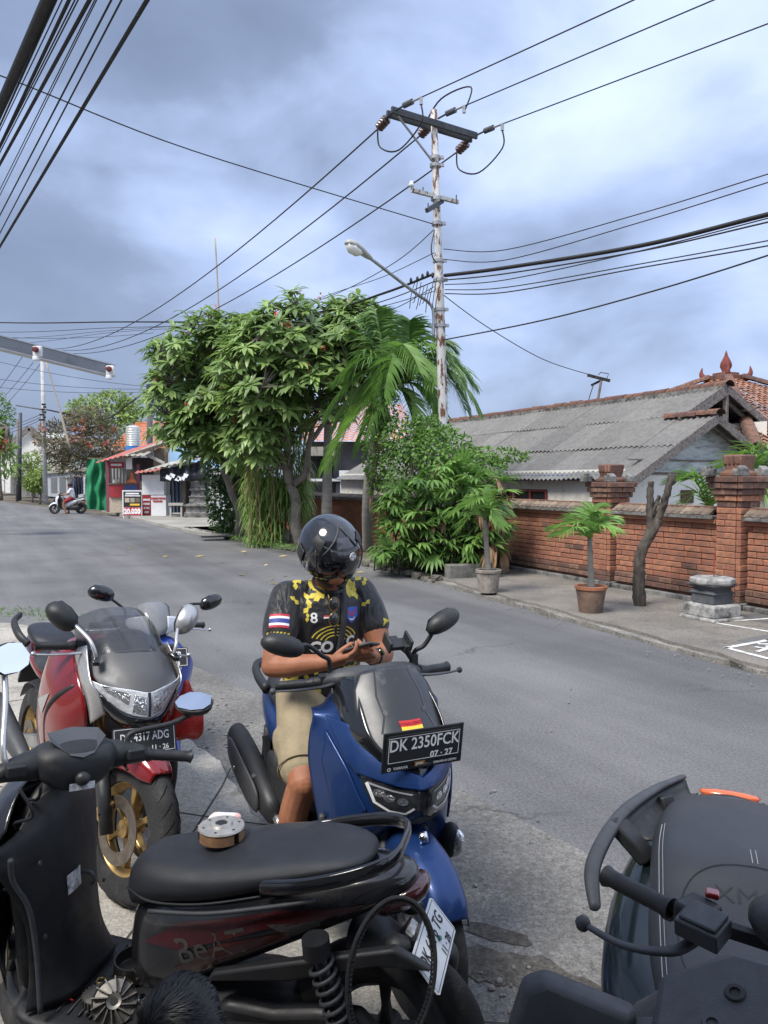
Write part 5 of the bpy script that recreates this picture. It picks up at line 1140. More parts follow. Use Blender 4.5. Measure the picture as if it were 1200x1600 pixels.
# steel beam with lamp sockets jutting from the left
bm_ = empty('steel_beam', at(-40, 520, 6), label='grey steel beam with two white lamp sockets jutting in from the left edge', cat='beam'); I = Matrix.Translation(bm_.location).inverted()
A_, B_ = at(-160, 496, 5.4), at(176, 580, 6.6)
b = MB(I); b.beam(A_, B_, .08, .088); b.obj('box_section', mat('beam_grey', (.20, .215, .235), .6, var=.15, scale=6, dirt=(.12, .125, .13), damt=.4), bm_, bevel=.006)
b = MB(I); d = (B_ - A_).normalized(); b.beam(A_ + V(0, 0, .048), B_ + V(0, 0, .048), .09, .010); b.beam(A_ - V(0, 0, .048), B_ - V(0, 0, .048), .09, .010); b.obj('flange', mat('beam_flange', (.42, .43, .44), .5), bm_)
M_SOCK = mat('socket_white', (.70, .72, .72), .5, dirt=(.3, .3, .3), damt=.4)
for px, py, Y in ((58, 549, 6.05), (172, 579, 6.5)):
    c = at(px, py, Y - .075); b = MB(I); b.box(c + V(0, .01, 0), (.07, .04, .085)); b.box(c + V(-.01, 0, -.055), (.05, .035, .04)); so = b.obj('lamp_socket', M_SOCK, bm_, bevel=.012)
    b = MB(I); b.lathe([(.0, .012), (.016, .013), (.022, .010), (.023, -.01)], 14, c + V(0, -.03, .01), (0, -1, 0)); b.obj('socket_ring', mat('socket_red', (.13, .02, .02), .5), so, smooth=True)
# ================================================================ trees down the road
def leafy(label, base, blobs, n, L, W, m, trunk, seed, tint=(.15, .9), flowers=0, cat='tree', bark=None, name='roadside_tree'):
    random.seed(seed); root = empty(name, base, label=label, cat=cat); I = Matrix.Translation(base).inverted(); tb = MB(I)
    for P, r0, r1 in trunk: branchy(tb, P, r0, r1, 7, 5, .1)
    ends = [P[-1] for P, _, _ in trunk]
    for c, rad in blobs:
        for k in range(7):
            d = rdir(); p = c + Vector((d.x * rad[0], d.y * rad[1], d.z * rad[2])) * .8; e = min(ends, key=lambda q: (q - p).length); tb.tube(spline([e, e.lerp(p, .5) + V(0, 0, .2), p], 3), [.05, .045, .04, .035, .03, .02, .015], 5)
    tb.obj('trunk', bark or M_BARK, root, smooth=True)
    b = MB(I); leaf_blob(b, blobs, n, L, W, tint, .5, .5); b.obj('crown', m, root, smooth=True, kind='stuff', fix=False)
    if flowers:
        f = MB(I)
        for k in range(flowers):
            c, rad = random.choice(blobs); d = rdir(); d.z = abs(d.z); d.y = -abs(d.y); p = c + Vector((d.x * rad[0], d.y * rad[1], d.z * rad[2]))
            for i in range(9): f.tint = rand(.2, .8); leaf(f, p + rdir() * .14, rdir(), V(0, 0, 1), .16, .14, .2, 2)
        f.obj('flowers', M_FLOW, root, kind='stuff', fix=False)
    return root
TY = 47; b0 = gnd(200, 794)
M_OLE = mat('dusty_leaf', (.13, .115, .065), .6, var=.25, scale=2, tint=True)
b0 = at(203, 770, TY); b0.z = 0
leafy('red-flowering tree with dusty brownish crown left of the food stall', b0, [(at(130, 690, TY), (2.2, 1.8, 1.6)), (at(95, 690, TY), (1.5, 1.5, 1.3)), (at(165, 700, TY), (1.3, 1.5, 1.3)), (at(140, 655, TY), (1.4, 1.3, .8)), (at(120, 725, TY), (1.6, 1.4, .8))], 5200, .26, .30, M_OLE, [([b0, at(196, 750, TY), at(185, 735, TY), at(150, 715, TY)], .15, .07), ([at(190, 740, TY), at(170, 700, TY), at(140, 680, TY)], .08, .04)], 91, (.1, .9), 22)
T2 = 58; b1 = at(165, 760, T2); b1.z = 0
leafy('airy bright green tree rising behind the red-flowering tree', b1, [(at(165, 640, T2), (2.4, 2, 1.3)), (at(130, 645, T2), (1.4, 1.4, .9)), (at(195, 660, T2), (1.6, 1.6, 1.5)), (at(180, 625, T2), (1.3, 1.2, .7)), (at(205, 640, T2), (.9, .9, .9))], 2600, .32, .45, mat('lime_leaf', (.17, .24, .06), .5, var=.2, scale=2, tint=True), [([b1, at(165, 710, T2), at(165, 660, T2)], .2, .1), ([at(165, 690, T2), at(190, 660, T2)], .1, .05)], 92, (.2, .95))
for (px, py, Y, rx, rz_, lab, sd) in ((50, 733, 60, 1.5, 1.3, 'round green shrub under the white gabled house', 93), (62, 752, 56, .9, .8, 'small light green shrub beside the concrete pole', 94)):
    p = at(px, py, Y); p.z = 0; leafy(lab, p, [(at(px, py, Y), (rx, rx, rz_)), (at(px + 8, py - 10, Y), (rx * .7, rx * .7, rz_ * .7)), (at(px - 9, py + 5, Y), (rx * .7, rx * .7, rz_ * .6))], 1500, .26, .4, MATS['lime_leaf'], [([p, at(px, py + 10, Y)], .08, .05)], sd, cat='shrub', name='roadside_shrub')
p = at(0, 700, 66); p.z = 0
leafy('rounded dark green tree at the far left edge', p, [(at(-6, 645, 66), (1.6, 1.5, 1.7)), (at(-30, 660, 66), (1.8, 1.5, 2)), (at(8, 655, 66), (.8, .9, 1.0))], 1500, .3, .5, M_VINE, [([p, at(-8, 660, 66)], .2, .1)], 95)
p = V(-13.6, 24.0, 0); Y3 = 24
leafy('yellow-green frangipani leaves with pink buds entering from the left edge', p, [(at(-6, 715, Y3), (.62, .6, .55)), (at(-30, 690, Y3), (.7, .6, .6)), (at(8, 700, Y3), (.3, .3, .3))], 420, .36, .24, M_YELG, [([p, at(-20, 730, Y3), at(0, 705, Y3), at(12, 668, Y3)], .08, .025)], 96, (.35, .95), 4)
# wires near the far poles
FW = [((0, 525), (240, 520), 'upper'), ((0, 585), (235, 608), 'middle'), ((0, 600), (233, 612), 'lower'), ((0, 552), (230, 604), 'slanting')]
for (a, c, w) in FW: cable([at(a[0] - 60, a[1] - 2, 42), at(c[0], c[1], 44)], .016, f'{w} thin wire crossing the sky above the stalls', .25, group='far wires')
for k, (xa, ya) in enumerate(((36, 556), (52, 566), (65, 566))): cable([at(xa, ya, 46), at(-30 + 12 * k, 640 + 3 * k, 80)], .022, f'{("left", "middle", "right")[k]} of three wires dropping left from the concrete pole', .2, group='far wires')
cable([at(234, 606, 44), at(200, 632, 46), at(160, 655, 48), at(72, 640, 46)], .05, 'thick sagging cable from the short dark pole to the concrete pole', spl=True, group='far wires')
for k in range(3): cable([at(69, 645 + 4 * k, 46), at(-20, 672 + 6 * k, 62)], .02, f'{("top", "centre", "bottom")[k]} wire of the tangle left of the concrete pole', .2, group='far wires')
# ================================================================ motorcycle kit (local frame: x forward, y left, z up)
M_TYRE = mat('tyre_rubber', (.022, .022, .023), .8, var=.3, scale=10, bump=.4, bscale=120, dirt=(.06, .055, .05), dscale=9, damt=.35)
M_PLAS = mat('black_plastic', (.020, .021, .023), .48, var=.2, scale=14, bump=.12, bscale=400, dirt=(.05, .05, .048), dscale=5, damt=.25)
M_GLOSS = mat('gloss_black', (.010, .011, .013), .12, var=.1, coat=.7, rvar=.05, dirt=(.03, .03, .03), damt=.15)
M_GREYP = mat('grey_plastic', (.055, .058, .064), .5, var=.15, scale=20, bump=.15, bscale=400)
M_SEAT = mat('seat_vinyl', (.022, .024, .029), .42, var=.15, scale=12, bump=.25, bscale=500, rvar=.08, dirt=(.05, .05, .05), dscale=4, damt=.2)
M_CHROME = mat('chrome', (.65, .66, .68), .15, metal=1, var=.05)
M_ALU = mat('aluminium', (.50, .50, .50), .35, metal=.9, var=.15, scale=20)
M_BLUEM = mat('satin_blue_paint', (.011, .038, .140), .36, metal=.4, var=.06, scale=4, coat=.25, rvar=.05)
M_REDM = mat('red_paint', (.20, .008, .010), .22, metal=.2, var=.08, coat=.8, rvar=.04)
M_SILV = mat('silver_paint', (.46, .46, .46), .3, metal=.6, var=.06)
M_GOLD = mat('gold_wheel', (.46, .31, .12), .38, metal=.65, var=.15, scale=14, dirt=(.12, .08, .04), dscale=9, damt=.4)
M_SMOKE = mat('smoke_screen', (.030, .033, .038), .34, var=.15, scale=3, rvar=.08, dirt=(.12, .125, .13), dscale=6, damt=.3)
M_LENS = mat('clear_lens', (.55, .57, .60), .08, metal=.0, var=.2, scale=30, coat=1, bump=.5, bscale=90)
M_LENSD = mat('dark_lens', (.02, .022, .026), .06, var=.3, scale=30, coat=1)
M_REFL = mat('reflector', (.75, .76, .78), .10, metal=.95, var=.3, scale=40, bump=.8, bscale=60)
M_LED = mat('led_strip', (.62, .64, .66), .35, var=.06)
M_MIRG = mat('mirror_glass', (.86, .87, .88), .02, metal=1.0, var=0.02, rvar=0)
M_REDL = mat('red_lens', (.28, .012, .012), .12, coat=1, var=.1)
M_AMB = mat('amber_lens', (.65, .13, .04), .2, coat=.8, var=.1)
M_STK = mat('white_sticker', (.62, .62, .62), .5, var=.2, scale=60, col2=(.05, .05, .05), amt=.45)
M_CLEAR = mat('tinted_clear', (.06, .062, .068), .08, var=.1, alpha=.55, coat=.6)
def bike(name, label, loc, heading, lean=0.0, cat='motorcycle', group=None, s=1.0):
    o = empty(name, (loc[0], loc[1], loc[2] if len(loc) > 2 else .035), (-R(lean), 0, math.atan2(heading[1], heading[0])), label=label, cat=cat, group=group); o.scale = (s, s, s); return o
def steer_m(ang, rake, hx, hz):
    ax = Vector((-math.sin(R(rake)), 0, math.cos(R(rake)))); return Matrix.Translation((hx, 0, hz)) @ Matrix.Rotation(R(ang), 4, ax) @ Matrix.Translation((-hx, 0, -hz))
def ringm(x, half):
    pts = [V(x, y, z) for y, z in half]; return pts + [V(x, -y, z) for y, z in reversed(half[1:-1])]
def body(name, st, m, root, sub=2, M=None, rings=False, **k):
    b = MB(M); b.loft([ringm(x, h) for x, h in st]); return b.obj(name, m, root, sub=sub, smooth=True, **k)
def cr(P, t):
    n = len(P) - 1; f = min(max(t, 0), 1) * n; i = min(int(f), n - 1); u = f - i
    p0, p1, p2, p3 = P[max(i - 1, 0)], P[i], P[i + 1], P[min(i + 2, n)]
    return .5 * ((2 * p1) + (p2 - p0) * u + (2 * p0 - 5 * p1 + 4 * p2 - p3) * u * u + (3 * p1 - p0 - 3 * p2 + p3) * u ** 3)
def shell(name, rows, m, root, mirror=True, nu=18, nv=18, M=None, thick=.004, keep=None, auto=None):
    rows = [[Vector(p) for p in r_] for r_ in rows]
    if mirror: rows = [[Vector((p.x, -p.y, p.z)) for p in reversed(r_[1:] if abs(r_[0].y) < 1e-6 else r_)] + r_ for r_ in rows]
    b = MB(M); b.grid(lambda u, v: cr([cr(r_, u) for r_ in rows], v), nu * (2 if mirror else 1), nv)
    o = b.obj(name, m, root, smooth=True, fix=True, auto=auto)
    if thick: md = o.modifiers.new('solid', 'SOLIDIFY'); md.thickness = thick; md.offset = -1
    return o
def tree_of(objs):
    vs = []; fs = []
    for o in objs:
        dg = bpy.context.evaluated_depsgraph_get(); me = o.evaluated_get(dg).to_mesh(); off = len(vs)
        vs += [v.co.copy() for v in me.vertices]; fs += [tuple(i + off for i in p.vertices) for p in me.polygons]
    return BVHTree.FromPolygons(vs, fs)
def decal(name, poly, M, bvh, off, m, root, cuts=2, maxd=1.0, back=.3):
    """polygon in the xy of M, dropped along -z of M on to the surface"""
    bm = bmesh.new(); vs = [bm.verts.new((x, y, 0)) for x, y in poly]; f = bm.faces.new(vs)
    bmesh.ops.triangulate(bm, faces=[f])
    for _ in range(cuts): bmesh.ops.subdivide_edges(bm, edges=bm.edges[:], cuts=1, use_grid_fill=True)
    bmesh.ops.triangulate(bm, faces=bm.faces[:])
    me = bpy.data.meshes.new(name); bm.to_mesh(me); bm.free(); return drape(me, name, M, bvh, off, m, root, back)
def drape(me, name, M, bvh, off, m, root, back=.3):
    nz = (M.to_3x3() @ Vector((0, 0, 1))).normalized(); last = None
    for v in me.vertices:
        p = M @ v.co; h = bvh.ray_cast(p + nz * back, -nz, back * 3 + 1)
        if h[0] is not None: last = h[0].dot(nz) - p.dot(nz); v.co = h[0] + nz * off
        else: q = bvh.find_nearest(p + nz * (last or 0)); v.co = q[0] + q[1] * 0 + nz * off * .5
    me.materials.clear()
    for x in (m if isinstance(m, (list, tuple)) else [m]): me.materials.append(x)
    me.polygons.foreach_set('use_smooth', [True] * len(me.polygons))
    o = bpy.data.objects.new(name, me); COL.objects.link(o); o.parent = root; return o
def mir(poly): return [(-y, z) for y, z in reversed(poly)]
def FRONT(x): return Matrix(((0, 0, 1, x), (1, 0, 0, 0), (0, 1, 0, 0), (0, 0, 0, 1)))      # 2D (y,z) plane looked at from the front
def SIDE(y): return Matrix(((-1, 0, 0, 0), (0, 0, 1, y), (0, 1, 0, 0), (0, 0, 0, 1))) if y > 0 else Matrix(((1, 0, 0, 0), (0, 0, -1, y), (0, 1, 0, 0), (0, 0, 0, 1)))
def wheel(root, x, rad, w, m_rim, spokes=5, M=None, disc=0, z=None, tread=0, wide=.62):
    z = rad if z is None else z; c = V(x, 0, z)
    if M: c = M @ c; ax = (M.to_3x3() @ V(0, 1, 0)).normalized()
    else: ax = V(0, 1, 0)
    h = bpy.data.objects.new('wheel', None); COL.objects.link(h); h.parent = root; h.location = c; h.empty_display_size = .05
    q = basis((0, 0, 0), ax.cross(V(0, 0, 1)) if abs(ax.z) < .9 else V(1, 0, 0), ax).to_3x3()   # local y = axle
    h.rotation_euler = q.to_euler()
    rr = rad * wide; prof = []
    for k in range(13):
        a = math.pi * (k / 12) - math.pi / 2; prof.append((rad - (rad - rr) * (1 - abs(math.cos(a)) ** .55), w / 2 * math.sin(a) * (1.0 if abs(math.sin(a)) < .95 else .92)))
    b = MB(); b.lathe(prof + [(rr - .004, w * .3), (rr - .004, -w * .3), prof[0]], 48, (0, 0, 0), (0, 1, 0)); t = b.obj('tyre', M_TYRE, h, smooth=True)
    if tread:
        g = MB()
        for k in range(26):
            a0 = 2 * math.pi * k / 26
            for sg in (-1, 1):
                P = []
                for i in range(6):
                    t_ = i / 5; yy = sg * w * (.04 + .40 * t_); a = a0 + sg * 0 + .20 * t_ + (.12 if sg > 0 else 0); ph = math.asin(min(1, abs(yy) / (w / 2)))
                    rr_ = rad - (rad - rr) * (1 - abs(math.cos(ph)) ** .55) + .0008; P.append(V(rr_ * math.sin(a), yy, rr_ * math.cos(a)))
                for i in range(5):
                    d = (P[i + 1] - P[i]).normalized(); nr = V(P[i].x, 0, P[i].z).normalized(); sd = d.cross(nr) * .0035 * (1 - .5 * abs(i - 2) / 3)
                    g.add([P[i] - sd, P[i + 1] - sd, P[i + 1] + sd, P[i] + sd], [(0, 1, 2, 3)])
        g.obj('tread_grooves', mat('groove_black', (.004, .004, .004), .95), h, kind='stuff')
    b = MB(); b.lathe([(rr + .004, -w * .36), (rr + .006, -w * .30), (rr - .012, -w * .26), (rr - .022, -w * .1), (rr - .022, w * .1), (rr - .012, w * .26), (rr + .006, w * .30), (rr + .004, w * .36), (rr - .006, w * .34), (rr - .030, w * .1), (rr - .030, -w * .1), (rr - .006, -w * .34), (rr + .004, -w * .36)], 48, (0, 0, 0), (0, 1, 0))
    b.lathe([(.0, -.045), (.035, -.045), (.04, -.02), (.04, .02), (.035, .045), (0, .045)], 20, (0, 0, 0), (0, 1, 0)); b.obj('rim', m_rim, h, smooth=False, auto=30)
    for k in range(spokes):
        a = 2 * math.pi * k / spokes; d = V(math.sin(a), 0, math.cos(a)); t_ = V(math.cos(a), 0, -math.sin(a)); b = MB(); rings = []
        for r_, ww, yy in ((.03, .018, .022), (rr * .5, .010, .016), (rr - .02, .018, .014)): rings.append([d * r_ + t_ * ww * sx + V(0, yy * sy, 0) for sx, sy in ((-1, -1), (1, -1), (1, 1), (-1, 1))])
        b.loft(rings); b.obj('spoke', m_rim, h, bevel=.005)
    if disc:
        b = MB(); b.lathe([(disc * .62, .062), (disc, .062), (disc, .067), (disc * .62, .067), (disc * .62, .062)], 40, (0, 0, 0), (0, 1, 0)); b.obj('brake_disc', mat('disc_steel', (.20, .17, .14), .4, metal=.8, var=.3, scale=30), h, smooth=False, auto=30)
        b = MB(); b.lathe([(disc * .62, -.062), (disc, -.062), (disc, -.067), (disc * .62, -.067), (disc * .62, -.062)], 40, (0, 0, 0), (0, 1, 0)); b.obj('brake_disc', MATS['disc_steel'], h, smooth=False, auto=30)
    return h
def grip(root, a, c, r_=.017, M=None, m=None):
    a = Vector(a); c = Vector(c); b = MB(M); n = 14; P = [a.lerp(c, i / n) for i in range(n + 1)]
    b.tube([P[0]] + [p for p in P] + [P[-1]], [r_ * .5] + [r_ * (1.28 if i in (0, 1, n) else (1 + .05 * (i % 2))) for i in range(n + 1)] + [r_ * .5], 14); b.obj('grip', m or M_PLAS, root, auto=50)
def lever(root, P, M=None, m=None, r_=.008):
    b = MB(M); Q = spline(P, 5); n = len(Q) - 1; b.tube(Q, [r_ * (1.3 - .6 * i / n) for i in range(n)] + [r_], 8, sy=.6); b.ell(Q[-1], r_ * 1.5, 8, 6); b.obj('brake_lever', m or M_GREYP, root, smooth=True)
def mirror(root, c, look, size, stalk, M=None, m=None, roll=0, stem=None):
    """c: centre, look: direction the glass faces"""
    look = Vector(look).normalized(); x = V(0, 0, 1).cross(look).normalized(); B = basis(c, x, look.cross(x)) @ Matrix.Rotation(-roll, 4, 'Z'); zl = 1
    w, h, d = size; out = [(-1, -.15), (-.8, -.75), (-.2, -1), (.6, -.85), (1, -.35), (1, .35), (.65, .9), (0, 1), (-.7, .75)]
    hd = bpy.data.objects.new('mirror', None); COL.objects.link(hd); hd.parent = root
    def ring(s, zz): return [B @ V(-px * w * s, py * h * s, zl * zz) for px, py in out]
    b = MB(M); b.loft([ring(1.0, 0), ring(1.05, -d * .12), ring(1.02, -d * .45), ring(.72, -d * .85), ring(.3, -d)]); b.obj('casing', m or M_PLAS, hd, smooth=True, sub=1)
    b = MB(M); b.add(ring(.93, .0025), [tuple(range(9))]); g = b.obj('glass', M_MIRG, hd)
    b = MB(M); b.tube(spline(stalk, 5), .0085, 8); b.obj('stalk', stem or m or M_PLAS, hd, smooth=True); return hd
def plate(root, c, xdir, ydir, w, h, m_face, lines, border=True, frame_m=None, m_ink=None, M=None):
    B = basis(c, xdir, ydir)
    if M: B = M @ B
    hd = bpy.data.objects.new('number_plate', None); COL.objects.link(hd); hd.parent = root
    b = MB(); b.prism([(-w / 2, -h / 2 + .008), (-w / 2 + .008, -h / 2), (w / 2 - .008, -h / 2), (w / 2, -h / 2 + .008), (w / 2, h / 2 - .008), (w / 2 - .008, h / 2), (-w / 2 + .008, h / 2), (-w / 2, h / 2 - .008)], .003, B); b.obj('plate_face', m_face, hd)
    if border:
        b = MB(); t = .0022; e = .006
        for (x0, y0, x1, y1) in ((-w / 2 + e, h / 2 - e - t, w / 2 - e, h / 2 - e), (-w / 2 + e, -h / 2 + e, w / 2 - e, -h / 2 + e + t), (-w / 2 + e, -h / 2 + e, -w / 2 + e + t, h / 2 - e), (w / 2 - e - t, -h / 2 + e, w / 2 - e, h / 2 - e)):
            b.add([B @ V(x0, y0, .0036), B @ V(x1, y0, .0036), B @ V(x1, y1, .0036), B @ V(x0, y1, .0036)], [(0, 1, 2, 3)])
        b.obj('plate_border', m_ink, hd)
    if frame_m:
        b = MB(); f = .011
        b.prism([(-w / 2 - f, -h / 2 - f * 2.6), (w / 2 + f, -h / 2 - f * 2.6), (w / 2 + f, h / 2 + f), (-w / 2 - f, h / 2 + f)], .006, B @ Matrix.Translation((0, 0, -.008))); b.obj('plate_frame', frame_m, hd, bevel=.003)
    for (txt, x, y, sz, sx, bold) in lines: text(txt, sz, B @ Matrix.Translation((x, y, .0042)), m_ink, hd, sx, bold)
    return hd, B
# ================================================================ blue maxi scooter (the rider's)
HD1 = Vector((.41, -.91)).normalized(); O1 = (-.17, 3.05, .0)
nm = bike('blue_maxi_scooter', 'satin blue maxi scooter with dark windscreen under the helmeted rider', O1, HD1, 0, 'scooter')
M_PLB = mat('plate_black', (.022, .023, .026), .5, var=.1); M_PLW = mat('plate_white', (.78, .80, .80), .45, var=.04); M_INKW = mat('plate_ink_white', (.78, .78, .76), .5); M_INKK = mat('plate_ink_black', (.012, .012, .012), .5)
rows = [[(.30, .0, 1.035), (.30, .09, 1.03), (.30, .15, 1.015), (.32, .20, .965), (.32, .265, .955)],
        [(.50, 0, 1.02), (.49, .08, 1.01), (.45, .15, .985), (.40, .21, .95), (.355, .272, .935)],
        [(.60, 0, .93), (.575, .09, .925), (.52, .165, .91), (.43, .235, .89), (.345, .282, .87)],
        [(.675, 0, .85), (.64, .09, .845), (.57, .17, .835), (.46, .24, .82), (.345, .288, .80)],
        [(.715, 0, .775), (.675, .09, .772), (.60, .165, .765), (.48, .24, .75), (.36, .285, .73)],
        [(.715, 0, .70), (.68, .085, .70), (.605, .16, .69), (.50, .235, .67), (.385, .278, .65)],
        [(.675, 0, .64), (.645, .08, .64), (.59, .155, .62), (.50, .23, .59), (.41, .265, .56)],
        [(.60, .06, .60), (.59, .10, .59), (.56, .16, .55), (.50, .22, .50), (.43, .25, .46)],
        [(.53, .09, .50), (.53, .12, .49), (.52, .16, .45), (.49, .20, .40), (.44, .225, .36)]]
for r_ in rows[-2:]: r_.insert(0, (r_[0][0] - .01, .0, r_[0][2] + .015)); r_.pop(1)
rows = [[(x, y * (.90 if y > .2 else .97), z) for x, y, z in r_] for r_ in rows]
fr = shell('front_fairing', rows, M_BLUEM, nm, nu=24, nv=40, thick=.006)
bv = tree_of([fr])
decal('beak_panel', [(-.165, .945), (-.11, .885), (-.055, .838), (0, .812), (.055, .838), (.11, .885), (.165, .945), (.155, 1.03), (-.155, 1.03)], FRONT(1.0), bv, .005, M_GLOSS, nm, 4, back=.2)
bw = decal('brow_panel', [(.205, .94), (.163, .935), (.108, .876), (.055, .829), (0, .803), (-.055, .829), (-.108, .876), (-.163, .935), (-.205, .94), (-.185, .83), (-.168, .803), (-.08, .781), (0, .771), (.08, .781), (.168, .803), (.185, .83)], FRONT(1.0), bv, .004, M_BLUEM, nm, 4, back=.2); md = bw.modifiers.new('solid', 'SOLIDIFY'); md.thickness = .012; md.offset = 1
for sg in (1, -1):
    P = [(.215, .90), (.185, .80), (.168, .735), (.15, .69), (.19, .62), (.21, .55), (.218, .66), (.232, .80)]; o_ = decal('cheek_panel', P if sg > 0 else mir(P), FRONT(1.0), bv, .002, M_BLUEM, nm, 4, back=.2); md = o_.modifiers.new('solid', 'SOLIDIFY'); md.thickness = .008; md.offset = 1
decal('beak_highlight', [(-.05, .858), (0, .825), (.05, .858), (.03, .93), (-.03, .93)], FRONT(1.0), bv, .009, mat('beak_painted_sheen', (.05, .055, .065), .16, coat=.6), nm, 3, back=.2)  # lighter grey patch paints a highlight on to the black beak panel
HL = [(.012, .768), (.08, .777), (.165, .800), (.160, .765), (.142, .715), (.10, .668), (.05, .664), (.0, .690), (.0, .750)]
for sg in (1, -1):
    P = HL if sg > 0 else mir(HL)
    hl = decal('headlight', P, FRONT(1.0), bv, .007, M_LENSD, nm, 3, back=.2)
    L1 = [(.150, .785), (.157, .778), (.140, .722), (.100, .697), (.055, .692), (.030, .712), (.036, .717), (.058, .699), (.098, .704), (.134, .727)]
    decal('running_light', L1 if sg > 0 else mir(L1), FRONT(1.0), bv, .010, M_LED, hl, 2, back=.2)
    L2 = [(.150, .785), (.155, .779), (.09, .764), (.04, .756), (.035, .760), (.09, .769)]
    decal('running_light', L2 if sg > 0 else mir(L2), FRONT(1.0), bv, .0095, mat('led_dim', (.25, .26, .28), .3), hl, 2, back=.2)
    for k, (yy, zz) in enumerate(((.065, .735), (.10, .742), (.125, .755))):
        a = [(yy + .016 * math.cos(t), zz + .013 * math.sin(t)) for t in [k2 * math.pi / 4 for k2 in range(8)]]
        decal('reflector', a if sg > 0 else mir(a), FRONT(1.0), bv, .009, M_REFL, hl, 1, back=.2)
decal('headlight_divider', [(-.014, .768), (.014, .768), (.010, .70), (.0, .672), (-.010, .70)], FRONT(1.0), bv, .010, M_GLOSS, nm, 2, back=.2)
decal('chin_panel', [(-.10, .664), (-.05, .660), (0, .684), (.05, .660), (.10, .664), (.07, .645), (-.07, .645)], FRONT(1.0), bv, .006, M_PLAS, nm, 2, back=.2)
# seam lines of the side panels
for sg in (1, -1):
    continue
    P = [(.13, .885), (.135, .885), (.205, .80), (.175, .70), (.168, .70), (.198, .80)]; decal('panel_seam', P if sg > 0 else mir(P), FRONT(1.0), bv, .0015, M_GLOSS, nm, 3, back=.2)
# windscreen
def wsf(u, v):
    s = 2 * u - 1; hw = [.085, .15, .185, .19, .175, .13][min(5, int(v * 5))] * (1 - (v * 5 - min(4, int(v * 5)))) + [.085, .15, .185, .19, .175, .13][min(5, int(v * 5) + 1)] * (v * 5 - min(4, int(v * 5)))
    hw *= .80; y = s * hw; xc = .715 - .215 * v - .03 * v * v; z = .845 + .265 * v - .02 * s * s * v
    return V(xc - 3.4 * y * y * (1 - .2 * v), y, z)
b = MB(); b.grid(wsf, 28, 24); ws = b.obj('windscreen', M_SMOKE, nm, smooth=True, solid=.004)
wv = tree_of([ws])
for sg in (1, -1):
    P = [(.060, 1.10), (.065, 1.10), (.085, 1.03), (.08, .975), (.10, .93), (.094, .93), (.075, .975), (.079, 1.03)]; decal('screen_rib', P if sg > 0 else mir(P), FRONT(1.0), wv, .002, M_GLOSS, ws, 2, back=.5)
    a = [((.070 + .007 * math.cos(t)), .985 + .008 * math.sin(t)) for t in [k * math.pi / 5 for k in range(10)]]; decal('screen_screw', a if sg > 0 else mir(a), FRONT(1.0), wv, .0025, M_GREYP, ws, 0, back=.5)
decal('sticker', [(-.035, .948), (.042, .948), (.042, .938), (-.035, .938)], FRONT(1.0), wv, .0035, mat('sticker_yellow', (.7, .55, .05), .5), ws, 1, back=.5); decal('sticker', [(-.038, .964), (.040, .964), (.042, .948), (-.036, .948)], FRONT(1.0), wv, .0036, mat('sticker_red', (.55, .03, .03), .5), ws, 1, back=.5)
me = text_mesh('BAYANAKA DEWATA', .0105, 'CENTER', .0002); drape(me, 'lettering', FRONT(1.0) @ Matrix.Translation((.002, .9555, 0)) @ Matrix.Diagonal((.8, 1, 1, 1)), wv, .0042, mat('sticker_dark', (.2, .01, .01), .5), ws, .5)
# dark inner panels beside the screen
for sg in (1, -1):
    shell('screen_side_panel', [[(.43, sg * .118, 1.075), (.36, sg * .145, 1.06), (.30, sg * .155, 1.03)], [(.53, sg * .135, 1.0), (.45, sg * .165, .985), (.37, sg * .175, .965)], [(.615, sg * .135, .92), (.55, sg * .165, .905), (.48, sg * .18, .90)], [(.675, sg * .095, .855), (.65, sg * .11, .85), (.61, sg * .13, .85)]], M_GLOSS, nm, False, 8, 14, thick=.006)
pl, B = plate(nm, (.722, 0.0, .912), (.0, 1, 0), (.16, 0, 1),   .262, .096, M_PLB, [('DK 2350FCK', 0, .014, .056, .80, .0008), ('07 · 27', .062, -.032, .030, .95, .0008)], True, M_PLAS, M_INKW)
text('YAMAHA', .013, B @ Matrix.Translation((-.078, -.0635, .0005)), M_INKW, pl, .95, .0004); text('SEMAKIN DI DEPAN', .0105, B @ Matrix.Translation((.080, -.0625, .0005)), M_INKW, pl, .9, .0003)
b = MB(); b.lathe([(.0035, 0), (.0065, 0)], 14, B @ V(-.118, -.0635, .0006), B.to_3x3() @ V(0, 0, 1)); b.obj('emblem_ring', M_INKW, pl)
b = MB(); b.prism([(-.020, .010), (.020, .010), (.016, -.006), (0, -.012), (-.016, -.006)], .0006, B @ Matrix.Translation((-.012, -.058, .0002))); b.obj('emblem', mat('orange_emblem', (.55, .25, .05), .5), pl); text('JAGO', .010, B @ Matrix.Translation((-.012, -.057, .0016)), M_INKW, pl, 1, .0004)
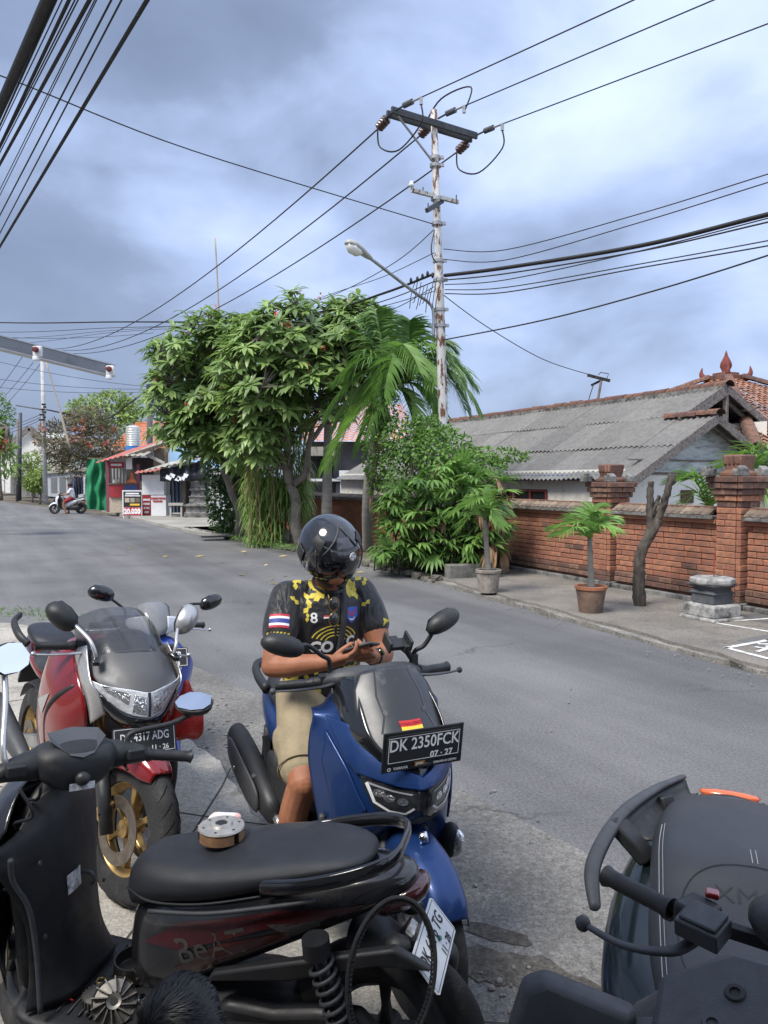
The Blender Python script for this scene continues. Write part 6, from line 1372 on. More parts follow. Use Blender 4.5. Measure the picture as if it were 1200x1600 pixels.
# handlebar
for sg in (1, -1):
    b = MB(); b.loft([[V(x, sg * y + dy, z + dz) for dy, dz in ((-.0, -.028), (.0, .028), (0, .028), (0, -.028))] for x, y, z in ((.30, .0, 1.03),)] * 2) if False else None
    b = MB(); P = spline([(.33, 0, 1.04), (.34, sg * .08, 1.05), (.315, sg * .15, 1.045), (.30, sg * .19, 1.03)], 4); b.tube(P, [.05, .05, .05, .05, .048, .045, .042, .04, .036, .032, .028, .024, .02], 10, sy=.8); b.obj('handlebar_cover', M_GREYP, nm, smooth=True)
    b = MB(); b.tube([(.31, sg * .16, 1.035), (.285, sg * .215, 1.028)], .023, 12); b.box((.30, sg * .175, 1.045), (.04, .05, .03)); b.obj('switchgear', M_PLAS, nm, bevel=.004)
    grip(nm, (.285, sg * .215, 1.028), (.245, sg * .345, 1.022)); lever(nm, [(.335, sg * .15, 1.035), (.35, sg * .21, 1.03), (.325, sg * .30, 1.022), (.30, sg * .37, 1.02)])
    mc = V(.36, sg * .355, 1.195) if sg < 0 else V(.34, sg * .265, 1.225)
    mirror(nm, mc, (-1, sg * -.15, .05), (.078, .039, .05), [(.31, sg * .165, 1.04), (.315, sg * .168, 1.11), (.33, sg * .20, 1.135), (.345, sg * .26 if sg < 0 else sg * .225, 1.18), mc + V(.02, -sg * .04, -.015)], roll=sg * .35)
b = MB(); b.loft([ringm(x, h) for x, h in ((.26, [(0, 1.05), (.07, 1.045), (.08, 1.02), (0, 1.0)]), (.36, [(0, 1.085), (.10, 1.075), (.11, 1.03), (0, 1.0)]), (.47, [(0, 1.075), (.11, 1.06), (.12, 1.0), (0, .97)]))]); b.obj('dashboard', M_PLAS, nm, sub=2)
# phone holder on the left mirror stem
ph = empty('phone_holder', (0, 0, 0)); ph.parent = nm; PM = Matrix.Translation((.31, .10, 1.145)) @ Matrix.Rotation(.5, 4, 'Y')
for nme, c, sz in (('cradle', (0, 0, 0), (.05, .075, .018)), ('jaw', (.0, .042, .012), (.07, .010, .045)), ('jaw', (.0, -.042, .012), (.07, .010, .045)), ('clamp', (-.03, 0, -.01), (.03, .03, .03)), ('jaw_foot', (.04, .02, .01), (.012, .02, .03))):
    b = MB(PM); b.box(c, sz); b.obj(nme, M_PLAS, ph, bevel=.003)
b = MB(); b.tube([(.31, .165, 1.08), (.312, .14, 1.115), (.31, .11, 1.14)], .012, 8); b.obj('bracket', M_PLAS, ph); b = MB(); b.box((.31, .168, 1.075), (.03, .026, .06)); b.obj('bracket_clamp', M_PLAS, ph, bevel=.004)
# leg shield inside, tunnel, floor, seat, tail
body('inner_leg_shield', [(.42, [(0, .98), (.20, .93), (.262, .80), (.255, .58), (.22, .36), (0, .34)]), (.36, [(0, .99), (.19, .94), (.245, .80), (.24, .58), (.21, .36), (0, .34)]), (.30, [(0, .93), (.11, .88), (.14, .75), (.14, .55), (.15, .36), (0, .33)])], M_PLAS, nm)
body('tunnel', [(.42, [(0, .72), (.08, .68), (.11, .5), (.13, .3), (0, .24)]), (.2, [(0, .66), (.08, .62), (.11, .45), (.13, .3), (0, .24)]), (.0, [(0, .66), (.10, .62), (.13, .45), (.14, .3), (0, .24)]), (-.15, [(0, .68), (.13, .64), (.15, .45), (.14, .3), (0, .26)])], M_GREYP, nm)
for sg in (1, -1):
    body('floorboard', [(.46, [(0, .33), (.055, .33), (.06, .29), (.05, .25), (0, .25)]), (.25, [(0, .30), (.06, .30), (.065, .26), (.05, .22), (0, .22)]), (-.05, [(0, .29), (.06, .29), (.065, .26), (.05, .22), (0, .22)]), (-.2, [(0, .33), (.05, .33), (.055, .30), (.04, .26), (0, .26)])], M_PLAS, nm, M=Matrix.Translation((0, sg * .19, 0)))
    b = MB(); b.tube(spline([(.44, sg * .24, .62), (.40, sg * .235, .48), (.40, sg * .23, .34), (.30, sg * .245, .28)], 5), .012, 6); b.obj('side_trim', M_GREYP, nm, smooth=True)
body('seat', [(-.80, [(0, .82), (.06, .815), (.085, .79), (.06, .75), (0, .75)]), (-.62, [(0, .85), (.11, .845), (.155, .80), (.13, .75), (0, .74)]), (-.42, [(0, .845), (.13, .84), (.175, .79), (.15, .73), (0, .72)]), (-.34, [(0, .79), (.13, .78), (.18, .75), (.15, .70), (0, .69)]), (-.15, [(0, .765), (.13, .76), (.17, .73), (.14, .68), (0, .67)]), (.05, [(0, .77), (.08, .765), (.11, .72), (.09, .67), (0, .66)]), (.13, [(0, .75), (.05, .745), (.07, .71), (.05, .67), (0, .66)])], M_SEAT, nm)
body('rear_cowl', [(-.95, [(0, .765), (.04, .76), (.055, .73), (.04, .70), (0, .69)]), (-.78, [(0, .755), (.10, .75), (.135, .70), (.10, .63), (0, .61)]), (-.5, [(0, .73), (.16, .725), (.195, .65), (.15, .55), (0, .53)]), (-.22, [(0, .69), (.16, .69), (.20, .60), (.16, .48), (0, .46)]), (.02, [(0, .66), (.12, .65), (.15, .55), (.12, .45), (0, .44)])], M_BLUEM, nm)
for sg in (1, -1):
    b = MB(); b.tube(spline([(-.52, sg * .165, .80), (-.68, sg * .165, .83), (-.84, sg * .12, .84), (-.90, sg * .02, .84)], 5), .020, 8, sy=1.3); b.obj('grab_rail', M_PLAS, nm, smooth=True)
    body('side_cover', [(-.55, [(0, .56), (.02, .55), (.03, .48), (.02, .40), (0, .39)]), (-.25, [(0, .52), (.025, .51), (.035, .44), (.025, .34), (0, .33)]), (.05, [(0, .48), (.02, .47), (.03, .40), (.02, .30), (0, .29)])], M_PLAS, nm, M=Matrix.Translation((0, sg * .155, 0)))
b = MB(); b.tube(spline([(.62, .0, .58), (.655, 0, .42), (.67, 0, .28)], 4), .01, 6)
for sg in (1, -1):
    b = MB(); b.tube([(.55, sg * .07, .62), (.655, sg * .075, .28)], [.024, .02], 10); b.obj('fork_leg', M_GREYP, nm, smooth=True)
b = MB(); b.tube([(.71, 0, .63), (.725, 0, .60)], .016, 10); b.obj('chrome_badge', M_CHROME, nm, smooth=True)
wheel(nm, .67, .282, .115, M_GREYP, 5); wheel(nm, -.67, .285, .13, M_GREYP, 5)
shell('front_fender', [[(.46, 0, .56), (.46, .055, .545), (.46, .085, .48)], [(.60, 0, .608), (.60, .06, .59), (.60, .09, .51)], [(.74, 0, .598), (.735, .06, .58), (.715, .088, .50)], [(.84, 0, .555), (.83, .060, .54), (.80, .085, .47)], [(.905, 0, .50), (.895, .055, .485), (.865, .078, .425)], [(.93, 0, .455), (.92, .045, .445), (.895, .065, .405)]], M_BLUEM, nm, nu=10, nv=20, thick=.005)
for sg in (1, -1):
    b = MB(); B2 = Matrix.Translation((.575, sg * .195, .50)) @ Matrix.Rotation(sg * .5, 4, 'Z') @ Matrix.Rotation(.25, 4, 'Y'); b.M = B2; b.ell((.004, 0, 0), (.034, .022, .050), 12, 8); b.obj('turn_signal', M_REFL, nm, smooth=True)
    b = MB(B2); b.ell((-.022, 0, -.005), (.045, .034, .066), 12, 8); b.obj('signal_housing', M_PLAS, nm, smooth=True)
# exhaust on the right
for c_, r_ in (((-.40, -.255, .345), .006), ((-.62, -.292, .425), .006), ((-.80, -.285, .46), .005)):
    b = MB(); b.lathe([(0, .006), (r_, .006), (r_ * 1.2, 0)], 10, c_, (0, -1, 0)); b.obj('shield_bolt', M_ALU, nm)
b = MB(); b.lathe([(.062, -.012), (.067, -.012), (.067, .012), (.062, .012)], 20, (-.50, -.202, .372), (-.96, -.03, .27)); b.obj('muffler_band', M_GREYP, nm)
b = MB(); b.beam((-.55, -.15, .40), (-.60, -.15, .56), .02, .05); b.obj('muffler_bracket', M_PLAS, nm)
def oring(c, ry, rz, n=14): return [V(c[0], c[1] + ry * math.cos(a), c[2] + rz * math.sin(a)) for a in [2 * math.pi * k / n for k in range(n)]]
b = MB(); b.loft([oring(c, ry, rz) for c, ry, rz in (((-.30, -.185, .30), .035, .05), ((-.36, -.195, .33), .055, .075), ((-.60, -.205, .40), .062, .085), ((-.86, -.215, .47), .060, .082), ((-.92, -.215, .485), .048, .065))]); b.obj('muffler', mat('muffler_black', (.03, .031, .033), .5, metal=.3, var=.2), nm, sub=1)
b = MB(); b.loft([oring(c, ry, rz, 10) for c, ry, rz in (((-.36, -.245, .335), .015, .06), ((-.48, -.265, .375), .016, .078), ((-.74, -.275, .445), .016, .080), ((-.84, -.27, .465), .012, .05))]); b.obj('heat_shield', M_GREYP, nm, sub=1)
b = MB(); b.tube(spline([(-.30, -.185, .30), (-.15, -.15, .20), (.0, -.1, .20)], 5), .02, 8); b.obj('header_pipe', M_ALU, nm, smooth=True)
b = MB(); b.tube([(-.92, -.215, .485), (-.945, -.215, .492)], .025, 12); b.obj('tail_pipe', M_CHROME, nm, smooth=True)
body('swingarm', [(-.05, [(0, .36), (.10, .36), (.12, .28), (.1, .2), (0, .2)]), (-.4, [(0, .38), (.13, .38), (.15, .28), (.12, .18), (0, .18)]), (-.75, [(.0, .33), (.10, .33), (.11, .28), (.1, .23), (0, .23)])], M_PLAS, nm)
for sg in (1, -1):
    b = MB(); b.tube([(-.70, sg * .13, .30), (-.60, sg * .13, .60)], .026, 10); b.obj('shock_absorber', M_PLAS, nm, smooth=True)
b = MB(); b.tube([(-.1, .12, .25), (-.02, .24, .02)], .012, 6); b.obj('side_stand', M_PLAS, nm)
# ================================================================ step-through scooters
def scooter(root, P, steer=0, detail=True, rake=26, hx=.30):
    S = steer_m(steer, rake, .36, .80)
    m1, m2, m3 = P['main'], P['inner'], P['trim']
    body('seat', [(-.72, [(0, .815), (.05, .81), (.07, .80), (.05, .785), (0, .78)]), (-.58, [(0, .825), (.10, .82), (.135, .797), (.11, .765), (0, .76)]), (-.38, [(0, .807), (.12, .80), (.158, .765), (.13, .718), (0, .71)]), (-.18, [(0, .765), (.12, .76), (.16, .715), (.135, .655), (0, .64)]), (-.02, [(0, .745), (.10, .74), (.14, .69), (.12, .63), (0, .62)]), (.06, [(0, .735), (.075, .73), (.11, .66), (.09, .585), (0, .58)]), (.105, [(0, .69), (.05, .685), (.075, .63), (.06, .57), (0, .56)])], M_SEAT, root)
    rc = body('rear_cowl', [(-.86, [(0, .775), (.035, .77), (.05, .745), (.035, .72), (0, .715)]), (-.72, [(0, .785), (.08, .78), (.115, .735), (.08, .67), (0, .66)]), (-.50, [(0, .765), (.115, .76), (.155, .68), (.11, .58), (0, .57)]), (-.25, [(0, .70), (.125, .695), (.165, .59), (.12, .47), (0, .46)]), (-.02, [(0, .64), (.105, .635), (.145, .50), (.12, .36), (0, .34)]), (.11, [(0, .61), (.07, .60), (.10, .46), (.11, .30), (0, .28)])], m1, root)
    b = MB()
    Q = spline([(-.36, .145, .745), (-.52, .160, .775), (-.70, .140, .815), (-.79, .085, .832), (-.805, 0, .836), (-.79, -.085, .832), (-.70, -.140, .815), (-.52, -.160, .775), (-.36, -.145, .745)], 6); F = frame(Q); rings = []
    for q, (x, y, t) in zip(Q, F):
        up = V(0, 0, 1); sd = t.cross(up).normalized(); rings.append([q + sd * .010 + up * .026, q - sd * .012 + up * .020, q - sd * .012 - up * .020, q + sd * .012 - up * .026])
    b.loft(rings); b.obj('grab_rail', P.get('rail', M_GLOSS), root, sub=1)
    body('tail_lamp', [(-.895, [(0, .755), (.03, .75), (.045, .725), (.03, .70), (0, .695)]), (-.80, [(0, .74), (.07, .735), (.095, .70), (.06, .655), (0, .645)]), (-.70, [(0, .71), (.07, .70), (.09, .67), (.06, .63), (0, .62)])], mat('smoked_red_lens', (.05, .012, .012), .12, coat=1), root)
    shell('rear_fender', [[(-.62, 0, .60), (-.62, .05, .595), (-.62, .075, .56)], [(-.75, 0, .58), (-.74, .055, .575), (-.73, .08, .53)], [(-.88, 0, .48), (-.87, .055, .475), (-.85, .078, .43)], [(-.98, 0, .33), (-.97, .05, .325), (-.95, .07, .295)], [(-1.02, 0, .25), (-1.01, .045, .245), (-.99, .06, .225)]], M_PLAS, root, nu=8, nv=14, thick=.006)
    b = MB(); b.box((-.79, 0, .545), (.03, .12, .09), Euler((0, -.7, 0))); b.obj('plate_bracket', M_PLAS, root, bevel=.006)
    for sg in (1, -1):
        b = MB(); b.ell((-.80, sg * .085, .60), (.045, .03, .025), 10, 6); b.obj('rear_signal', M_PLAS if detail else M_AMB, root, smooth=True)
    # floor and tunnel
    body('floorboard', [(.44, [(0, .33), (.15, .325), (.20, .30), (.17, .255), (0, .25)]), (.36, [(0, .285), (.17, .285), (.215, .27), (.18, .225), (0, .22)]), (.12, [(0, .28), (.17, .28), (.21, .265), (.18, .215), (0, .21)]), (-.02, [(0, .28), (.12, .28), (.15, .26), (.13, .21), (0, .20)])], m2, root, sub=2)
    # inner leg shield and front apron
    shell('inner_leg_shield', [[(.335, 0, .90), (.345, .05, .895), (.37, .09, .88)], [(.31, 0, .84), (.33, .08, .835), (.375, .15, .82)], [(.300, 0, .775), (.325, .10, .775), (.40, .232, .775)], [(.295, 0, .68), (.31, .085, .68), (.375, .20, .66)], [(.295, 0, .55), (.305, .08, .55), (.36, .165, .54)], [(.29, 0, .40), (.30, .09, .40), (.36, .165, .39)], [(.26, 0, .30), (.27, .11, .30), (.36, .19, .30)]], m2, root, nu=10, nv=24, thick=.008)
    body('neck', [(.315, [(0, .90), (.04, .89), (.05, .74), (.05, .55), (.05, .38), (.05, .29), (0, .27)]), (.38, [(0, .92), (.09, .90), (.19, .76), (.15, .56), (.15, .40), (.17, .30), (0, .27)]), (.43, [(0, .90), (.12, .85), (.20, .76), (.18, .56), (.17, .42), (.18, .33), (0, .30)])], m2, root)
    ap = shell('front_apron', [[(.40, 0, .93), (.40, .09, .92), (.39, .15, .88), (.38, .19, .84)], [(.50, 0, .90), (.485, .10, .87), (.45, .19, .82), (.41, .232, .775)], [(.575, 0, .81), (.55, .10, .79), (.49, .19, .745), (.425, .228, .70)], [(.61, 0, .70), (.575, .09, .685), (.51, .165, .64), (.44, .20, .58)], [(.585, 0, .60), (.555, .085, .585), (.50, .155, .53), (.44, .19, .46)], [(.50, 0, .50), (.49, .07, .48), (.47, .13, .42), (.43, .18, .35)]], m1, root, nu=12, nv=22)
    bv = tree_of([ap])
    for sg in (1, -1):
        a = [(.035, .845), (.09, .83), (.15, .79), (.14, .75), (.08, .77), (.03, .79)]; decal('front_signal', a if sg > 0 else mir(a), FRONT(1.2), bv, .006, P.get('lamp', M_LENS), root, 2)
    a = [(-.055, .775), (.055, .775), (.085, .70), (0, .63), (-.085, .70)]; decal('front_panel', a, FRONT(1.2), bv, .006, m3, root, 2)
    # fork, wheel, fender
    for sg in (1, -1):
        b = MB(S); b.tube([(.50, sg * .055, .62), (.635, sg * .06, .285)], [.02, .018], 10); b.obj('fork_leg', M_PLAS, root, smooth=True)
    wheel(root, .64, .278, .085, P.get('rim', M_PLAS), 5, M=S, disc=.095 if detail else 0); wheel(root, -.64, .278, .095, P.get('rim', M_PLAS), 5)
    shell('front_fender', [[(.42, 0, .50), (.42, .045, .49), (.43, .065, .44)], [(.54, 0, .575), (.54, .05, .56), (.54, .072, .50)], [(.68, 0, .585), (.68, .05, .57), (.67, .072, .51)], [(.82, 0, .51), (.81, .048, .50), (.79, .065, .445)], [(.92, 0, .385), (.91, .035, .38), (.89, .05, .345)]], P.get('fender', m1), root, nu=8, nv=14, M=S)
    # engine, CVT case, shock
    body('engine', [(.02, [(0, .34), (.08, .34), (.11, .28), (.08, .2), (0, .19)]), (-.25, [(0, .42), (.11, .41), (.13, .30), (.1, .19), (0, .18)]), (-.45, [(0, .40), (.1, .39), (.12, .29), (.09, .2), (0, .2)])], M_PLAS, root)
    b = MB(Matrix.Translation((-.42, .135, .30)) @ Matrix.Rotation(R(90), 4, 'X')); b.prism([(-.24, -.085), (-.16, -.12), (.14, -.11), (.24, -.06), (.26, .02), (.20, .09), (.06, .085), (-.06, .11), (-.18, .12), (-.25, .05)], .055); b.obj('transmission_case', mat('case_black', (.028, .028, .03), .5, metal=.2, var=.3, scale=10), root, bevel=.018)
    b = MB(Matrix.Translation((-.42, .192, .31)) @ Matrix.Rotation(R(90), 4, 'X')); b.prism([(-.13, -.03), (.16, -.03), (.19, .05), (-.05, .07), (-.14, .04)], .05); b.obj('air_box', M_PLAS, root, bevel=.015)
    b = MB(); b.tube([(-.50, .16, .62), (-.60, .165, .30)], .017, 10); so = b.obj('shock_absorber', M_PLAS, root, smooth=True)
    b = MB(); a0, a1 = V(-.512, .16, .575), V(-.588, .165, .345); ax = (a1 - a0).normalized(); e1 = ax.orthogonal().normalized(); e2 = ax.cross(e1)
    b.tube([a0.lerp(a1, k / 108) + (e1 * math.cos(k * .524) + e2 * math.sin(k * .524)) * .031 for k in range(109)], .0062, 6); b.obj('spring', M_GREYP, so, smooth=True)
    b = MB(); b.tube([(-.50, .16, .64), (-.503, .16, .595)], .036, 14); b.obj('spring_cap', M_PLAS, so, smooth=False, auto=40)
    body('exhaust', [(-.30, [(0, .30), (.03, .30), (.04, .27), (.03, .24), (0, .24)]), (-.45, [(0, .38), (.045, .37), (.055, .32), (.045, .27), (0, .265)]), (-.75, [(0, .45), (.05, .44), (.06, .39), (.05, .34), (0, .33)]), (-.82, [(0, .44), (.035, .43), (.045, .395), (.035, .36), (0, .35)])], M_PLAS, root, M=Matrix.Translation((0, -.165, 0)))
    # handlebar assembly, turned with the fork
    hb_ = [(hx - .055, [(0, 1.02), (.06, 1.015), (.08, .985), (.055, .93), (0, .92)]), (hx - .02, [(0, 1.045), (.09, 1.04), (.125, 1.0), (.09, .925), (0, .90)]), (hx + .05, [(0, 1.055), (.095, 1.05), (.135, 1.01), (.10, .93), (0, .90)]), (hx + .11, [(0, 1.02), (.08, 1.015), (.11, .985), (.08, .92), (0, .90)]), (hx + .14, [(0, .99), (.05, .985), (.07, .965), (.05, .92), (0, .91)])]
    hm = body('handlebar_cowl', hb_, P.get('cowl', m2), root, M=S)
    for sg in (1, -1):
        rings = []
        for (dx, y, z, rx, rz) in ((.035, .07, .985, .055, .055), (.03, .13, .985, .045, .042), (.02, .19, .98, .032, .028), (.01, .215, .975, .026, .024)):
            rings.append([S @ V(hx + dx + rx * math.cos(a), sg * y, z + rz * math.sin(a)) for a in [k * math.pi / 5 for k in range(10)]])
        b = MB(); b.loft(rings); b.obj('handlebar_cowl_arm', P.get('cowl', m2), root, sub=1)
        grip(root, (hx + .01, sg * .21, .975), (hx - .035, sg * .335, .963), .0165, S)
        lever(root, [(hx + .055, sg * .19, .965), (hx + .075, sg * .23, .96), (hx + .05, sg * .31, .95), (hx + .025, sg * .36, .945)], S, P.get('lever', M_GREYP))
        b = MB(S); b.box((hx - .012, sg * .165, .99), (.035, .05, .03)); b.obj('switch_block', M_PLAS, root, bevel=.004)
    B = MB(S); yy = [(0, .0), (.075, .015), (.085, .055), (.045, .11), (0, .125)]
    b = MB(S); pts = []
    meter = [V(hx - .054, .0, 1.012), V(hx - .046, .032, 1.019), V(hx - .005, .076, 1.052), V(hx + .05, .072, 1.062), V(hx + .065, 0, 1.068)]
    pts = meter + [V(p.x, -p.y, p.z) for p in reversed(meter[1:-1])]
    b.add(pts, [tuple(range(len(pts)))]); b.obj('speedometer', mat('meter_lens', (.055, .058, .062), .3, var=.1, coat=.3), root, solid=.004)
    b = MB(S); b.lathe([(.0, .02), (.016, .02), (.02, .0)], 14, (hx - .056, 0, .955), (-1, 0, .3)); b.obj('ignition_lock', M_PLAS, root, smooth=True)
    return S
# ---- black scooter under repair in the foreground
HD2 = Vector((-.970, .243)).normalized(); O2 = (-.585, 2.13)
bs = bike('black_scooter', 'black scooter stripped for repair in the foreground with parts on its seat and floor', O2, HD2, 4, 'scooter', s=.96)
M_BLK2 = mat('black_body', (.014, .014, .017), .22, var=.2, coat=.5, rvar=.06, dirt=(.045, .043, .04), dscale=6, damt=.3)
def squeeze(root, names, f, x0=-.28, dz=0):
    for o in root.children:
        if o.type == 'MESH' and o.name.split('.')[0] in names:
            for v in o.data.vertices:
                if v.co.x < x0: v.co.x = x0 + (v.co.x - x0) * f
                v.co.z += dz
S2 = scooter(bs, dict(main=M_BLK2, inner=M_PLAS, trim=M_GLOSS, lamp=M_LENSD), steer=-38, hx=.225, rake=13)
squeeze(bs, ('seat', 'rear_cowl', 'grab_rail', 'tail_lamp', 'rear_fender', 'plate_bracket', 'rear_signal'), .80)
bvr = tree_of([o for o in bs.children if o.name.startswith('rear_cowl')])
M_MAR = mat('maroon_graphic', (.055, .008, .010), .25, coat=.5); M_SILG = mat('silver_graphic', (.07, .065, .06), .35)
def S2D(poly): return [(-x, z) for x, z in poly]
for poly, mm in (([(-.62, .71), (-.40, .685), (-.10, .60), (.02, .52), (-.10, .53), (-.35, .63), (-.60, .69)], M_MAR), ([(-.42, .63), (-.22, .57), (-.08, .47), (-.14, .46), (-.30, .55), (-.42, .60)], M_MAR), ([(-.50, .665), (-.36, .645), (-.40, .625), (-.50, .645)], M_SILG)): decal('side_graphic', S2D(poly), SIDE(.5), bvr, .002, mm, bs, 3)
me = text_mesh('BeAT', .10, 'CENTER', .001); drape(me, 'lettering', SIDE(.5) @ Matrix.Translation((.20, .555, 0)) @ Matrix.Rotation(-.42, 4, 'Z') if False else SIDE(.5) @ Matrix.Translation((.20, .555, 0)) @ Matrix.Rotation(.33, 4, 'Z'), bvr, .003, M_SILG, bs)
# silver edge under the seat
b = MB(); b.tube(spline([(-.02, .148, .635), (-.2, .165, .665), (-.38, .158, .705), (-.5, .15, .735)], 5), .006, 6); b.obj('seat_trim', M_GREYP, bs, smooth=True)
# lower side cover
b = MB(); b.M = Matrix.Translation((-.42, .148, .555)) @ Matrix.Rotation(R(90), 4, 'X'); b.prism([(-.38, .03), (-.28, .075), (-.02, .0), (.22, -.07), (.24, -.10), (.0, -.06), (-.24, .02)], .03); b.obj('lower_cover', M_PLAS, bs, bevel=.008)
plate(bs, (-.775, 0, .555), (0, -1, 0), (.62, 0, .78), .265, .115, M_PLW, [('DK 6176 TG', 0, .012, .052, .80, .0009), ('11 · 28', .045, -.037, .030, .95, .0008)], True, None, M_INKK)
for yy in (-.03, .05):
    b = MB(); b.lathe([(0, .006), (.006, .006), (.007, .0)], 10, V(-.775, yy, .555) + V(.62, 0, .78) * (-.008) + V(-.78, 0, .62) * .004, (-.78, 0, .62)); b.obj('plate_bolt', mat('green_bolt', (.08, .2, .15), .4, metal=.5), bs)
b = MB(); b.box((-.725, .045, .625), (.02, .05, .012), Euler((0, -.7, 0))); b.obj('fender_sticker', M_STK, bs)
bpy.context.view_layer.update(); BSI = bs.matrix_world.inverted()
for sg, mw, lk in ((1, at(18, 1028, 2.12), V(.9, .25, .14)), (-1, at(304, 1096, 2.30), V(-.35, .55, .76))):
    mc = BSI @ mw; lk = BSI.to_3x3() @ (lk.normalized() + (EYE - mw).normalized()).normalized(); s0 = S2 @ V(.25, sg * .17, .985); bk = -V(*lk).normalized() * .035
    mirror(bs, mc, lk, (.066, .048, .04), [s0, s0 + V(.01, sg * .01, .05), s0.lerp(mc + bk, .6) + V(0, 0, .01), mc + bk], stem=M_SILV if sg > 0 else M_PLAS)
bvi = tree_of([o for o in bs.children if o.name.startswith('inner_leg')])
BK = Matrix(((0, 0, -1, 0), (-1, 0, 0, 0), (0, 1, 0, 0), (0, 0, 0, 1)))
decal('warning_sticker', [(-.06, .58), (-.005, .585), (-.005, .645), (-.06, .64)], BK, bvi, .003, M_STK, bs, 2)
b = MB(S2); b.add([V(.165, -.035, .925), V(.165, .035, .925), V(.167, .035, .945), V(.167, -.035, .945)], [(0, 1, 2, 3)]); b.obj('caution_label', M_STK, bs)
b = MB(); b.tube(spline([(.34, .225, .78), (.36, .20, .70), (.34, .17, .60), (.33, .165, .45), (.31, .19, .31)], 5), .008, 6); b.obj('shield_edge', M_GREYP, bs, smooth=True)
b = MB(); b.tube([(-.1, .12, .25), (-.08, .28, .01)], .012, 6); b.obj('side_stand', M_PLAS, bs)
for x, z in ((.33, .72), (.33, .50), (.20, .286)):
    for sg in (1, -1):
        b = MB(); b.lathe([(.0, .004), (.006, .004), (.007, 0)], 8, (x - .01 if z > .3 else x, sg * .14, z + .004), (-1, 0, .1) if z > .3 else (0, 0, 1)); b.obj('screw', M_GREYP, bs)
# cables, seat piping, floor ribs
M_CAB = M_CABLE
for k, P in enumerate(([(.20, .10, .94), (.33, .12, .90), (.42, .08, .86), (.44, .02, .70)], [(.20, -.10, .94), (.33, -.13, .91), (.43, -.08, .86), (.45, -.02, .70)], [(.19, .16, .95), (.28, .20, .90), (.38, .16, .84), (.42, .06, .72)], [(.20, -.14, .95), (.30, -.18, .92), (.40, -.12, .85), (.44, -.04, .72)])):
    b = MB(); b.tube(spline([S2 @ Vector(P[0]), *P[1:]], 6), .0045, 6); b.obj('cable_run', M_CAB, bs, smooth=True)
for sg in (1, -1):
    b = MB(); b.tube(spline([(.08, sg * .088, .652), (-.02, sg * .136, .655), (-.18, sg * .156, .682), (-.35, sg * .152, .725)], 6), .0035, 6); b.obj('seat_piping', M_PLAS, bs, smooth=True)
for k in range(5):
    b = MB(); b.tube([(.15 + .035 * k, -.15, .2845), (.15 + .035 * k, .15, .2845)], .004, 5); b.obj('floor_rib', M_PLAS, bs, smooth=True)
b = MB(); b.tube(spline([(.30, 0, .62), (.26, 0, .62), (.25, 0, .60), (.262, 0, .585)], 4), .006, 6); b.obj('bag_hook', M_GREYP, bs, smooth=True)
# things lying on it -- placed in world space through the scooter's matrix
bpy.context.view_layer.update()
BSW = bs.matrix_world.copy()
def put(o, p, rz=0, tilt=0): 
    w = BSW @ Vector(p); o.location = w; o.rotation_euler = (tilt, 0, rz)
M_PARTS = mat('machined_steel', (.20, .19, .175), .4, metal=.7, var=.25, scale=30, dirt=(.1, .09, .08), damt=.4); M_OILY = mat('oily_steel', (.05, .047, .043), .4, metal=.6, var=.3, scale=20); M_LIN = mat('brake_lining', (.22, .12, .06), .8, var=.3, scale=40)
cs = empty('clutch_shoe_assembly', label='round clutch shoe assembly with brown linings lying on the black seat', cat='clutch part')
b = MB(); b.lathe([(0, .045), (.014, .045), (.016, .056), (.026, .056), (.030, .048), (.058, .046), (.060, .040), (.0, .040)], 36); b.obj('backing_plate', mat('bright_steel', (.42, .40, .37), .4, metal=.5, var=.2, scale=30), cs, auto=30)
for k in range(3): b = MB(); b.lathe([(.050, .0), (.058, .0), (.058, .034), (.050, .034), (.050, 0)], 14, (0, 0, 0), (0, 0, 1), arc=(k * 2.094 + .12, k * 2.094 + 1.95)); b.obj('lining', M_LIN, cs)
b = MB(); b.lathe([(0, .002), (.046, .002), (.046, .04), (0, .04)], 24); b.obj('drum', M_OILY, cs, auto=30); b = MB(); b.lathe([(0, .0565), (.0135, .0565)], 16); b.obj('bore', M_TXK, cs)
for k in range(6): b = MB(); a = k * 1.047; b.lathe([(0, .0475), (.004, .0475)], 8, (.046 * math.cos(a), .046 * math.sin(a), 0)); b.obj('hole', M_TXK, cs)
put(cs, (-.165, -.01, .776), .4); cs.scale = (1.05, 1.05, .74)
rg = MB(); rg.grid(lambda u, v: V(-.05 + .10 * u, -.035 + .07 * v, .012 * math.sin(u * 7 + v * 4) + .012), 12, 8); rag = rg.obj('rag', mat('red_white_rag', (.7, .7, .68), .9, col2=(.5, .04, .04), amt=.45, scale=14), smooth=True, solid=.003, label='red and white rag behind the clutch part on the seat', cat='rag'); put(rag, (-.12, -.09, .765), .8)
dr = empty('clutch_drum', label='open dark clutch drum lying on the scooter floorboard', cat='clutch part')
b = MB(); b.lathe([(0, .004), (.058, .004), (.061, .008), (.061, .042), (.066, .042), (.067, .0), (0, .0)], 36); b.obj('drum', M_OILY, dr, auto=30); b = MB(); b.lathe([(.006, .008), (.014, .008), (.016, .004)], 16); b.obj('hub', M_PARTS, dr, auto=30)
for k in range(3): b = MB(); a = k * 2.09; b.lathe([(0, .0055), (.008, .0055)], 10, (.034 * math.cos(a), .034 * math.sin(a), 0)); b.obj('hole', M_TXK, dr)
put(dr, (.155, -.05, .286), .2)
fn_ = empty('fan_pulley', label='finned grey fan pulley leaning on the scooter floorboard', cat='pulley')
b = MB(); b.lathe([(.010, .012), (.020, .014), (.022, .004), (.055, .0), (.060, .004), (.060, -.006), (.0, -.010)], 36); b.obj('pulley_face', M_PARTS, fn_, auto=30)
